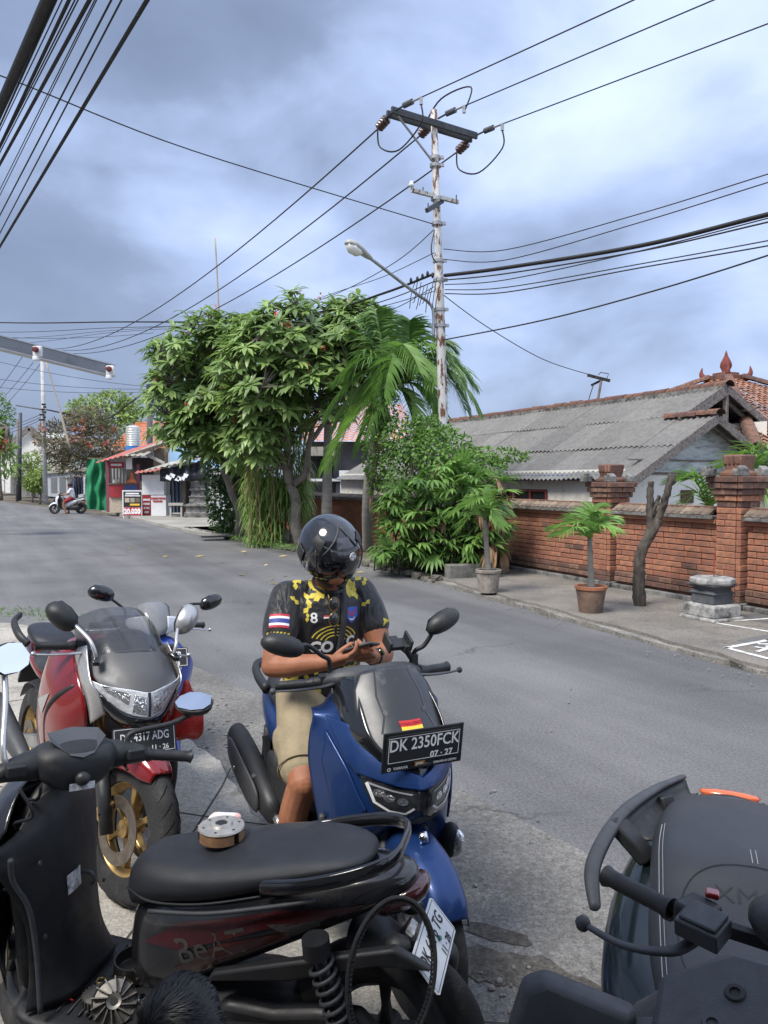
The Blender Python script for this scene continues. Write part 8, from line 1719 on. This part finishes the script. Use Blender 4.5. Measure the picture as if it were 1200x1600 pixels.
# ---------------------------------------------------------------- rider on the blue scooter
rd = empty('person', (O1[0], O1[1], 0), math.atan2(HD1.y, HD1.x), label='helmeted rider in black and yellow jersey and khaki shorts looking at a phone', cat='person')
hipc = V(-.27, 0, .86); hd = V(-.10, -.01, 1.445)
elR, elL = V(-.075, -.262, 1.015), V(-.055, .205, 1.025); shR, shL = V(-.19, -.168, 1.265), V(-.19, .158, 1.265)
wrR, wrL = V(.085, -.082, 1.048), V(.095, .096, 1.052)
b = MB()
b.loft([[V(c.x + dx * math.cos(a), c.y + dy * math.sin(a), c.z) for a in [k * math.pi / 8 for k in range(16)]] for c, dx, dy in ((V(-.27, 0, .79), .08, .11), (V(-.26, 0, .9), .10, .14), (V(-.22, 0, 1.08), .10, .145), (V(-.19, 0, 1.22), .095, .15), (V(-.175, 0, 1.29), .06, .09), (V(-.165, 0, 1.31), .05, .06))])
capsule(b, [V(-.175, 0, 1.26), V(-.135, -.003, 1.36), hd + V(0, 0, -.03)], [.058, .055, .055]); 
b.ell(hd, (.092, .073, .105), 16, 12, Euler((0, .55, 0))); b.ell(hd + V(.055, 0, -.085), (.045, .042, .035), 12, 8); b.ell(hd + V(.098, 0, -.035), (.017, .014, .024), 10, 8); b.ell(hd + V(.072, 0, -.072), (.02, .026, .012), 10, 6)
for sg in (1, -1): b.ell(hd + V(.0, sg * .073, -.02), (.018, .008, .03), 8, 6)
for sh, el, wr in ((shR, elR, wrR), (shL, elL, wrL)):
    capsule(b, [sh, sh.lerp(el, .45) + V(.012, 0, 0), el], [.060, .060, .047]); b.ell(sh.lerp(el, .5) + V(.022, 0, .0), (.038, .040, .07), 12, 8)
    capsule(b, [el, el.lerp(wr, .35) + V(0, (-1 if sh.y < 0 else 1) * .008, -.004), wr], [.047, .047, .029])
hand(b, wrR, V(.150, -.018, 1.075), V(-.1, .25, 1), (.55, .6, .62, .62), 1, 1.05, thumb_to=V(.132, -.012, 1.122))
hand(b, wrL, V(.155, .040, 1.068), V(-.1, -.25, 1), (.5, .55, .6, .62), -1, 1.05, thumb_to=V(.135, .030, 1.118))
for sg in (1, -1):
    h, k, a = V(-.25, sg * .09, .84), V(.10, sg * .195, .60), V(.0, sg * .265, .10)
    capsule(b, [h, h.lerp(k, .5) + V(0, 0, .01), k], [.092, .082, .060]); capsule(b, [k, k.lerp(a, .32) + V(-.022, sg * .004, 0), a], [.058, .057, .034]); b.ell(k + V(.022, 0, .0), (.04, .045, .05), 10, 8)
    capsule(b, [a + V(-.03, 0, -.05), a + V(.05, sg * .01, -.06), a + V(.14, sg * .02, -.075)], [.034, .036, .028])
fuse(b, 'body', M_SKIN, rd, .0045, 5)
# jersey
def jersey_mat():
    m = bpy.data.materials.new('black_jersey'); m.use_nodes = True; N = m.node_tree.nodes; L = m.node_tree.links; p = N['Principled BSDF']
    p.inputs['Base Color'].default_value = (.010, .010, .012, 1); p.inputs['Roughness'].default_value = .55; p.inputs['Sheen Weight'].default_value = .15
    tc = N.new('ShaderNodeTexCoord'); n = N.new('ShaderNodeTexNoise'); n.inputs['Scale'].default_value = 9; n.inputs['Detail'].default_value = 2; n.inputs['Distortion'].default_value = 1.2
    mp = N.new('ShaderNodeMapping'); mp.inputs['Scale'].default_value = (1, 1.6, .55); mp.inputs['Rotation'].default_value = (.5, .2, .3); L.new(tc.outputs['Object'], mp.inputs[0]); L.new(mp.outputs[0], n.inputs[0])
    bm_ = N.new('ShaderNodeBump'); bm_.inputs['Strength'].default_value = .85; bm_.inputs['Distance'].default_value = .03; L.new(n.outputs[0], bm_.inputs['Height']); L.new(bm_.outputs[0], p.inputs['Normal']); return m
M_JER = jersey_mat()
b = MB()
b.loft([[V(c.x + dx * math.cos(a) * (1.0 if math.cos(a) > 0 else 1.05), c.y + dy * math.sin(a), c.z + tl * math.cos(a)) for a in [k * math.pi / 10 for k in range(20)]] for c, dx, dy, tl in ((V(-.255, 0, .845), .125, .165, 0), (V(-.25, 0, .90), .135, .170, 0), (V(-.225, 0, 1.0), .135, .170, -.005), (V(-.205, 0, 1.10), .135, .178, -.01), (V(-.19, 0, 1.20), .128, .182, -.015), (V(-.18, 0, 1.265), .105, .165, -.02), (V(-.172, 0, 1.305), .075, .105, -.02), (V(-.165, 0, 1.325), .058, .07, -.02))])
for sh, el in ((shR, elR), (shL, elL)):
    i_ = 1 if sh.y > 0 else -1
    capsule(b, [V(-.185, i_ * .08, 1.285), sh + V(0, -i_ * .01, .005)], [.05, .068]); capsule(b, [sh, sh.lerp(el, .30) + V(.008, i_ * .004, 0), sh.lerp(el, .50) + V(.01, i_ * .004, 0)], [.070, .074, .072])
jer = fuse(b, 'jersey', M_JER, rd, .006, 6)
jv = tree_of([jer])
b = MB(); b.tube([V(-.150, 0, 1.318) + V(.066 * math.cos(a) , .066 * math.sin(a), -.03 * math.cos(a)) for a in [k * math.pi / 12 for k in range(24)]], .007, 6, wrap=True); b.obj('collar', M_JER, rd, smooth=True)
M_YEL = mat('yellow_print', (.58, .47, .06), .6, var=.25, scale=40); M_FR = mat('flag_red', (.45, .03, .05), .6); M_FW = mat('flag_white', (.72, .72, .72), .6); M_FB = mat('flag_blue', (.03, .05, .24), .6); M_CR = mat('crest_blue', (.04, .10, .42), .5)
FR_ = Matrix(((0, 0, 1, .3), (1, 0, 0, 0), (0, 1, 0, 0), (0, 0, 0, 1)))
def fflag(n, cx, cy, w, h, M, stripes):
    hh = h / sum(s for s, _ in stripes); y = cy + h / 2
    for s, m in stripes:
        y2 = y - s * hh; decal('jersey_print', [(cx - w / 2, y2), (cx + w / 2, y2), (cx + w / 2, y), (cx - w / 2, y)], M, jv, .0016, m, jer, 3); y = y2
ud = (elR - shR).normalized(); sd = V(.90, -.42, .10).normalized(); SM = basis(shR.lerp(elR, .36) + sd * .2, V(0, 0, 1).cross(sd) * 1, -ud) @ Matrix.Translation((0, .058, 0))
fflag('flag', .0, .0, .080, .056, SM, ((1, M_FR), (1, M_FW), (2, M_FB), (1, M_FW), (1, M_FR)))
for k in range(7): decal('jersey_print', [(-.05 + .014 * k, -.052), (-.040 + .014 * k, -.050), (-.041 + .014 * k, -.044), (-.049 + .014 * k, -.046)], SM, jv, .0016, M_YEL, jer, 1)
def flame(cx, cy, s, a, M, m=M_YEL):
    P = [(0, 0), (.35, .25), (.30, .60), (.55, .80), (.35, 1.25), (.12, .95), (.16, .65), (-.10, .45)]; c, n = math.cos(a), math.sin(a); decal('jersey_print', [(cx + s * (c * x - n * y), cy + s * (n * x + c * y)) for x, y in P], M, jv, .0016, m, jer, 2)
random.seed(5)
for sg in (-1, 1):
    TM = basis(V(.05, sg * .10, 1.42), V(0, 1, 0), V(-.75, 0, .62)) if False else basis(V(-.10, sg * .115, 1.45), V(0, 1, 0), V(-.70, 0, .55))
    for (x, y, s, a) in ((-.055, .01, .05, .4), (-.03, -.02, .055, -.3), (-.05, -.045, .05, .9), (-.012, -.055, .05, .1), (-.03, -.075, .045, -.6), (.012, -.03, .05, -.5), (.02, .0, .045, .7), (-.005, .015, .05, -.9), (-.02, -.10, .04, .3), (.03, -.055, .035, -.2), (-.06, -.015, .04, 1.4), (.0, -.085, .04, 1.0)): flame(sg * (x * 1.5 + -.012), y * 1.2, s * 1.35, a * sg, TM)
me = text_mesh('8', .058, 'CENTER', .001); drape(me, 'jersey_print', FR_ @ Matrix.Translation((-.088, 1.190, 0)), jv, .0016, M_FW, jer)
decal('jersey_print', [(.045, 1.225), (.075, 1.228), (.105, 1.225), (.104, 1.19), (.09, 1.17), (.075, 1.160), (.060, 1.17), (.046, 1.19)], FR_, jv, .0016, M_CR, jer, 2); decal('jersey_print', [(.05, 1.220), (.075, 1.198), (.10, 1.220), (.094, 1.205), (.075, 1.188), (.056, 1.205)], FR_, jv, .0022, M_FR, jer, 1); decal('jersey_print', [(.058, 1.185), (.075, 1.178), (.092, 1.187), (.082, 1.172), (.068, 1.172)], FR_, jv, .0022, M_FW, jer, 1)
fflag('little', -.040, 1.195, .022, .013, FR_, ((1, M_FR), (1, M_FW)))
for sg in (-1, 1):
    for k in range(4):
        r_ = .045 + .018 * k; P = [(sg * r_ * math.cos(t) + sg * .004, 1.085 + .75 * r_ * math.sin(t)) for t in [.35 + i * .12 for i in range(11)]]; Q = [(sg * (r_ - .006) * math.cos(t) + sg * .004, 1.085 + .75 * (r_ - .006) * math.sin(t)) for t in [.35 + i * .12 for i in range(10, -1, -1)]]; decal('jersey_print', P + Q if sg > 0 else list(reversed(P + Q)), FR_, jv, .0016, M_YEL, jer, 1)
me = text_mesh('CO', .062, 'CENTER', .003); drape(me, 'jersey_print', FR_ @ Matrix.Translation((-.055, 1.068, 0)), jv, .0018, M_FW, jer); me = text_mesh('C', .055, 'CENTER', .003); drape(me, 'jersey_print', FR_ @ Matrix.Translation((.07, 1.085, 0)), jv, .0018, M_FW, jer)
for (x, y, s, a) in ((-.10, 1.235, .045, .5), (-.125, 1.21, .04, -.3), (-.14, 1.245, .04, 1.1), (-.085, 1.26, .045, -.8), (.11, 1.25, .045, .4), (.125, 1.225, .035, -.7), (-.115, 1.175, .03, .2), (.10, 1.265, .04, 1.2)): flame(x, y, s, a, FR_)
for k in range(22): flame(rand(-.14, -.06) if k % 2 else rand(.04, .14), rand(.90, 1.0), rand(.03, .05), rand(-3, 3), FR_)
SLM = basis(shL.lerp(elL, .4) + V(.75, .60, .1).normalized() * .2, V(0, 0, 1).cross(V(.75, .6, .1)), -(elL - shL).normalized())
for k in range(7): flame(-.035 + .012 * k, .012 + .004 * k, .022, .5 * k, SLM); 
for k in range(6): decal('jersey_print', [(-.04 + .014 * k, -.032), (-.030 + .014 * k, -.030), (-.031 + .014 * k, -.024), (-.039 + .014 * k, -.026)], SLM, jv, .0016, M_YEL, jer, 1)
# bag strap, shorts
b = MB(); P = []
for k in range(15):
    t = k / 14; y = .052 + (-.035) * t; z = 1.33 - .30 * t; h = jv.ray_cast(V(.4, y, z), V(-1, 0, 0)); P.append((h[0] if h[0] is not None and h[0].x > -.18 else V(-.12, y, z)) + V(.005, 0, 0))
P = [(P[max(i - 1, 0)] + P[i] * 2 + P[min(i + 1, 14)]) / 4 for i in range(15)]
b.add([q + V(0, s * .0135, 0) for q in P for s in (-1, 1)], [(2 * i, 2 * i + 1, 2 * i + 3, 2 * i + 2) for i in range(14)]); b.obj('bag_strap', mat('strap_grey', (.035, .037, .042), .7), rd, smooth=True, solid=.003)
M_KHA = mat('khaki_cotton', (.285, .235, .150), .9, var=.14, scale=14, bump=.8, bscale=14)
b = MB()
b.loft([[V(c.x + dx * math.cos(a), c.y + dy * math.sin(a), c.z) for a in [k * math.pi / 8 for k in range(16)]] for c, dx, dy in ((V(-.27, 0, .765), .10, .13), (V(-.265, 0, .84), .13, .165), (V(-.255, 0, .92), .125, .165))])
for sg in (1, -1):
    h, k = V(-.25, sg * .09, .84), V(.10, sg * .195, .60); e = h.lerp(k, .80); capsule(b, [h, h.lerp(k, .35) + V(.01, 0, .01), h.lerp(k, .65) + V(0, 0, -.005), e + V(0, 0, -.012)], [.108, .106, .100, .094])
    b.ell(h.lerp(k, .55) + V(-.01, sg * .095, -.01), (.07, .018, .055), 12, 8, Euler((0, .6, 0)))
sh_ = fuse(b, 'shorts', M_KHA, rd, .007, 4)
for sg in (1, -1):
    h, k = V(-.25, sg * .09, .84), V(.10, sg * .195, .60); e = h.lerp(k, .84); d = (k - h).normalized(); x = d.orthogonal().normalized(); y = d.cross(x); b = MB(); b.tube([e + V(0, 0, -.012) + (x * math.cos(a) + y * math.sin(a)) * .0965 for a in [j * math.pi / 16 for j in range(32)]], .0035, 6, wrap=True); b.obj('hem', M_KHA, rd, smooth=True)
    a = V(.0, sg * .265, .10); body('sandal', [(-.06, [(0, .03), (.035, .03), (.04, .015), (.035, 0), (0, 0)]), (.06, [(0, .025), (.042, .025), (.047, .012), (.042, 0), (0, 0)]), (.19, [(0, .025), (.03, .025), (.035, .012), (.03, 0), (0, 0)])], M_PLAS, rd, M=Matrix.Translation(a + V(0, 0, -.092 - .008)))
# watch on the left wrist
d = (wrL - elL).normalized(); x = d.orthogonal().normalized(); y = d.cross(x); c = elL.lerp(wrL, .90)
b = MB(); b.lathe([(.033, -.011), (.036, -.010), (.036, .010), (.033, .011), (.033, -.011)], 24, c, d); w = b.obj('watch', M_PLAS, rd, smooth=False, auto=40); b = MB(); o_ = V(.62, .3, .5); o_ = (o_ - d * o_.dot(d)).normalized(); b.lathe([(0, .010), (.015, .010), (.018, .004), (.018, 0)], 18, c + o_ * .033, o_); b.obj('watch_dial', M_GLOSS, w, auto=40)
# helmet
HM = Matrix.Translation(hd + V(-.012, 0, .022)) @ Matrix.Rotation(R(42), 4, 'Y') @ Matrix.Rotation(R(6), 4, 'Z')
def hs(th, ph, k=1.0):
    x = math.sin(th) * math.cos(ph); y = math.sin(th) * math.sin(ph); z = math.cos(th); return HM @ V((.150 if x > 0 else .148) * x * k, .126 * y * k * (1 + .03 * z), .142 * z * k - (.012 * max(0, -z)))
b = MB(); nt, np_ = 40, 64; vs = [[hs(max(.01, R(128) * i / nt), 2 * math.pi * j / np_ - math.pi) for j in range(np_)] for i in range(nt + 1)]
fs = []; flat = [p for r_ in vs for p in r_]
for i in range(nt):
    for j in range(np_):
        th = 128 * (i + .5) / nt; ph = 360 * (j + .5) / np_ - 180
        if abs(ph) < 68 and th > 64 + (abs(ph) / 68) ** 4 * 14: continue
        if th > 112 - 0 * abs(ph) and abs(ph) < 95: continue
        fs.append((i * np_ + j, i * np_ + (j + 1) % np_, (i + 1) * np_ + (j + 1) % np_, (i + 1) * np_ + j))
b.add(flat, fs); M_HELM = mat('helmet_black', (.016, .018, .022), .12, coat=.8, var=.2, rvar=.05, dirt=(.05, .052, .06), dscale=7, damt=.25); helm = b.obj('helmet', M_HELM, rd, smooth=True); md = helm.modifiers.new('solid', 'SOLIDIFY'); md.thickness = .016; md.offset = -1
hp_ = helm
def hpatch(name, t0, t1, p0, p1, k, m, par=None, bul=0, n=20, taper=0):
    b = MB(); b.grid(lambda u, v: hs(R(t0 + (t1 - t0) * v), R((p0 + (p1 - p0) * u) * (1 - taper * v)), k + bul * math.sin(math.pi * u) * math.sin(math.pi * v)), n, n); o = b.obj(name, m, par or hp_, smooth=True); md = o.modifiers.new('solid', 'SOLIDIFY'); md.thickness = .004; md.offset = -1; return o
hpatch('visor', 46, 107, -76, 76, 1.030, mat('visor_black', (.006, .006, .008), .06, coat=1, var=.1, rvar=.02), taper=.10)
hpatch('crest_panel', 4, 40, -150, 150, 1.012, mat('helmet_grey', (.055, .060, .070), .22, coat=.5, var=.25, scale=8), taper=.0, n=26) if False else None
hpatch('top_vent', 26, 44, -22, 22, 1.045, mat('helmet_grey', (.045, .050, .060), .2, coat=.6, var=.25, scale=8), bul=.01)
hpatch('peak', 48, 62, -34, 34, 1.055, M_HELM, bul=.01, taper=.3)
for sg in (1, -1):
    hpatch('side_vent', 40, 58, sg * 52, sg * 82, 1.040, M_PLAS, bul=.012); hpatch('visor_hinge', 78, 100, sg * 80, sg * 100, 1.05, M_PLAS, bul=.01); b = MB(); b.tube([hs(R(t), R(sg * (24 + (t - 20) * .55)), 1.02) for t in range(6, 62, 5)], .0035, 6); b.obj('shell_ridge', M_GREYP, hp_, smooth=True)
    b = MB(); b.tube([hs(R(t), R(sg * (62 - (t - 60) * .5)), 1.04) for t in range(60, 96, 5)], .0025, 6); b.obj('visor_ridge', M_GREYP, hp_, smooth=True)
    b = MB(); b.tube(spline([hs(R(100), R(sg * 88), .95), hd + V(.04, sg * .06, -.10), hd + V(.055, sg * .01, -.125)], 5), .007, 6); b.obj('chin_strap', M_PLAS, rd, smooth=True)
ec = hs(R(56), R(16), 1.075); en = (ec - HM.translation).normalized(); b = MB(); b.lathe([(0, .002), (.0155, .002), (.016, 0)], 24, ec, en); em = b.obj('emblem', M_FW, hp_, smooth=False); b = MB(); b.lathe([(.0125, .0028), (.0138, .0028)], 24, ec, en); b.obj('emblem_ring', M_TXK, em)
ex = en.orthogonal().normalized(); ey = en.cross(ex)
for k in range(3):
    a = k * 2.094 + .5; d = ex * math.cos(a) + ey * math.sin(a); n_ = en.cross(d); b = MB(); b.add([ec + en * .0032 + d * .003 - n_ * .0013, ec + en * .0032 + d * .011 - n_ * .0022, ec + en * .0032 + d * .011 + n_ * .0022, ec + en * .0032 + d * .003 + n_ * .0013], [(0, 1, 2, 3)]); b.obj('emblem_fork', M_TXK, em)
# face details under the visor
for sg in (1, -1):
    b = MB(); b.ell(hd + V(.082, sg * .03, .005), (.012, .014, .008), 10, 6); b.obj('eye', mat('eye_white', (.7, .68, .65), .2), rd, smooth=True); b = MB(); b.tube([hd + V(.088, sg * .012, .024), hd + V(.088, sg * .03, .030), hd + V(.078, sg * .05, .024)], .005, 6); b.obj('eyebrow', M_PLAS, rd)
b = MB(); b.tube([hd + V(.088, -.022, -.066), hd + V(.095, 0, -.064), hd + V(.088, .022, -.066)], .005, 8); b.obj('mouth', mat('lip', (.26, .09, .07), .5), rd, smooth=True)
# phone and sunglasses are things of their own
RW = rd.matrix_world.copy() if False else Matrix.Translation(rd.location) @ Matrix.Rotation(rd.rotation_euler[2], 4, 'Z')
pm_ = empty('mobile_phone', RW @ V(.152, .012, 1.108), label='dark mobile phone held in the rider hands', cat='phone'); pm_.rotation_euler = (Matrix.Rotation(rd.rotation_euler[2], 3, 'Z') @ Matrix.Rotation(R(-24), 3, 'Y') @ Matrix.Rotation(R(35), 3, 'Z')).to_euler()
b = MB(); b.box((0, 0, 0), (.150, .076, .009)); b.obj('casing', M_GREYP, pm_, bevel=.003); b = MB(); b.box((0, 0, .0052), (.142, .069, .0008)); b.obj('screen', M_GLOSS, pm_); b = MB(); b.box((.052, .018, -.0055), (.028, .028, .003)); b.obj('camera_bump', M_GLOSS, pm_, bevel=.001)
sgp = jv.ray_cast(V(.4, -.012, 1.215), V(-1, 0, 0))[0] or V(-.07, -.012, 1.215)
gl = empty('sunglasses', RW @ (sgp + V(.014, 0, 0)), label='dark sunglasses hooked on the rider jersey collar', cat='sunglasses'); gl.rotation_euler = (0, 0, rd.rotation_euler[2])
for sg in (1, -1):
    b = MB(); b.ell((0, 0, sg * .031), (.006, .019, .026), 12, 8); b.obj('lens', M_LENSD, gl, smooth=True); b = MB(); b.tube([V(0, .021 * math.cos(a), sg * .031 + .028 * math.sin(a)) for a in [k * math.pi / 8 for k in range(16)]], .0015, 5, wrap=True); b.obj('rim', mat('gold_wire', (.5, .36, .12), .3, metal=.9), gl, smooth=True)
b = MB(); b.tube([(0, 0, .0), (.002, -.004, .01)], .002, 5); b.obj('bridge', MATS['gold_wire'], gl); b = MB(); b.tube([(0, -.02, .055), (-.012, -.02, .07), (-.02, -.01, .03), (-.02, 0, -.06)], .002, 5); b.obj('temple', MATS['gold_wire'], gl)
# ---------------------------------------------------------------- crouching mechanic at the bottom edge
mp0 = V(-.46, 1.22, .035); me_ = empty('person', mp0, label='mechanic with black hair crouching at the bottom edge working on the black scooter', cat='person'); I = Matrix.Translation(mp0).inverted()
hc = V(-.425, 1.545, .600)
b = MB(I); b.loft([[c + V(dx * math.cos(a), dy * math.sin(a), dy * .35 * math.sin(a)) for a in [k * math.pi / 8 for k in range(16)]] for c, dx, dy in ((V(-.46, 1.10, .24), .13, .10), (V(-.46, 1.14, .36), .15, .12), (V(-.455, 1.24, .47), .17, .12), (V(-.45, 1.36, .55), .18, .10), (V(-.445, 1.42, .59), .11, .07))])
capsule(b, [V(-.445, 1.38, .56), hc + V(-.01, -.05, -.03)], [.058, .055]); b.ell(hc, (.078, .098, .105), 16, 12, Euler((R(-50), 0, .15))); b.ell(hc + V(-.03, .085, -.06), (.022, .025, .03), 8, 6)
for sg in (1, -1): b.ell(hc + V(sg * .079, .0, -.02), (.012, .022, .032), 10, 8)
for sg in (1, -1):
    s0 = V(-.45 + sg * .17, 1.37, .54); e0 = V(-.45 + sg * .27, 1.55, .40); w0 = V(-.42 + sg * .12, 1.74, .36); capsule(b, [s0, e0], [.052, .042]); capsule(b, [e0, w0], [.042, .028]); hand(b, w0, w0 + V(-sg * .02, .085, -.01), V(-sg * .6, 0, -.6), .55, sg)
    k0 = V(-.46 + sg * .24, 1.46, .44); a0 = V(-.46 + sg * .20, 1.20, .10); capsule(b, [V(-.46 + sg * .09, 1.12, .25), k0], [.09, .06]); capsule(b, [k0, k0.lerp(a0, .35) + V(0, -.03, 0), a0], [.058, .055, .036]); capsule(b, [a0 + V(0, -.03, -.04), a0 + V(sg * .02, .15, -.065)], [.034, .028])
fuse(b, 'body', M_SKIND, me_, .006, 4)
b = MB(I); b.loft([[c + V(dx * math.cos(a), dy * math.sin(a), dy * .35 * math.sin(a)) for a in [k * math.pi / 8 for k in range(16)]] for c, dx, dy in ((V(-.46, 1.10, .28), .15, .125), (V(-.46, 1.14, .38), .17, .14), (V(-.455, 1.24, .48), .19, .135), (V(-.45, 1.36, .555), .19, .115), (V(-.445, 1.415, .59), .10, .08))])
for sg in (1, -1): s0 = V(-.45 + sg * .17, 1.37, .54); e0 = V(-.45 + sg * .27, 1.55, .40); capsule(b, [s0, s0.lerp(e0, .6)], [.066, .062])
fuse(b, 'shirt', mat('navy_shirt', (.02, .024, .035), .85, bump=.4, bscale=14), me_, .008, 4)
b = MB(I)
for sg in (1, -1): k0 = V(-.46 + sg * .24, 1.46, .44); h0 = V(-.46 + sg * .09, 1.12, .25); capsule(b, [h0, h0.lerp(k0, .9)], [.108, .078])
b.ell(V(-.46, 1.11, .24), (.16, .13, .10), 12, 8); fuse(b, 'shorts', mat('dark_shorts', (.03, .03, .03), .9), me_, .009, 3)
random.seed(77); b = MB(I); M_HAIR = mat('black_hair', (.010, .010, .011), .42, var=.3, scale=40); RH = Euler((R(-50), 0, .15)).to_matrix()
b.ell(hc + V(0, -.008, .012), (.083, .102, .106), 20, 14, Euler((R(-50), 0, .15)))
for k in range(9000):
    d = rdir(); q = RH @ Vector((d.x * .083, d.y * .102, d.z * .106)); 
    if d.y > .62 and d.z < .5: continue
    if q.z < -.035 and q.y > .0: continue
    p = hc + V(0, -.008, .012) + q; n = q.normalized(); flow = (V(.35, .55, -.1) + V(mnoise.noise(p * 18), mnoise.noise(p * 18 + V(4, 0, 0)), 0) * .9); flow = (flow - n * flow.dot(n)); blade(b, p, n * .16 + flow * .9, rand(.016, .034), .0013, rand(.1, .5), 3, n.cross(flow).normalized() if n.cross(flow).length > 1e-3 else None)
b.obj('hair', M_HAIR, me_, smooth=True, fix=False, kind='stuff')
# ---------------------------------------------------------------- distant scooter rider
c4 = b4.location; fp_ = empty('person', c4, label='distant scooter rider in white shirt and red shorts with a black bag', cat='person'); fp_.rotation_euler = b4.rotation_euler
b = MB(); b.ell((-.12, 0, 1.46), (.10, .08, .12), 12, 10); capsule(b, [V(-.18, 0, 1.25), V(-.13, 0, 1.40)], [.06, .055])
for sg in (1, -1):
    capsule(b, [V(-.2, sg * .17, 1.24), V(-.05, sg * .24, 1.02), V(.20, sg * .25, 1.0)], [.055, .045, .03]); hand(b, V(.20, sg * .25, 1.0), V(.27, sg * .26, 1.0), V(0, 0, -1), .9, sg); capsule(b, [V(-.22, sg * .1, .82), V(.12, sg * .2, .60), V(.02, sg * .26, .10)], [.09, .07, .04]); capsule(b, [V(0, sg * .26, .05), V(.15, sg * .27, .03)], [.035, .03])
b.loft([[c + V(dx * math.cos(a), dy * math.sin(a), 0) for a in [k * math.pi / 6 for k in range(12)]] for c, dx, dy in ((V(-.25, 0, .8), .1, .14), (V(-.22, 0, 1.05), .1, .15), (V(-.2, 0, 1.25), .08, .15))]); fuse(b, 'body', M_SKIND, fp_, .010, 3)
b = MB(); b.loft([[c + V(dx * math.cos(a), dy * math.sin(a), 0) for a in [k * math.pi / 6 for k in range(12)]] for c, dx, dy in ((V(-.25, 0, .84), .14, .18), (V(-.22, 0, 1.05), .14, .19), (V(-.2, 0, 1.26), .11, .19), (V(-.19, 0, 1.33), .07, .08))])
for sg in (1, -1): capsule(b, [V(-.2, sg * .16, 1.25), V(-.11, sg * .215, 1.1)], [.08, .075])
fuse(b, 'shirt', mat('white_shirt', (.68, .68, .68), .9), fp_, .012, 3); b = MB()
for sg in (1, -1): capsule(b, [V(-.22, sg * .1, .82), V(.04, sg * .18, .66)], [.12, .10])
b.ell((-.24, 0, .84), (.14, .18, .1), 12, 8); fuse(b, 'shorts', mat('red_shorts', (.30, .03, .035), .9), fp_, .012, 3); b = MB(); b.ell((-.13, 0, 1.50), (.125, .105, .115), 14, 10); b.obj('hair', mat('brown_hair', (.035, .015, .012), .6), fp_, smooth=True); b = MB(); b.ell((-.16, -.14, 1.12), (.10, .08, .12), 12, 8); b.obj('shoulder_bag', M_PLAS, fp_, smooth=True)
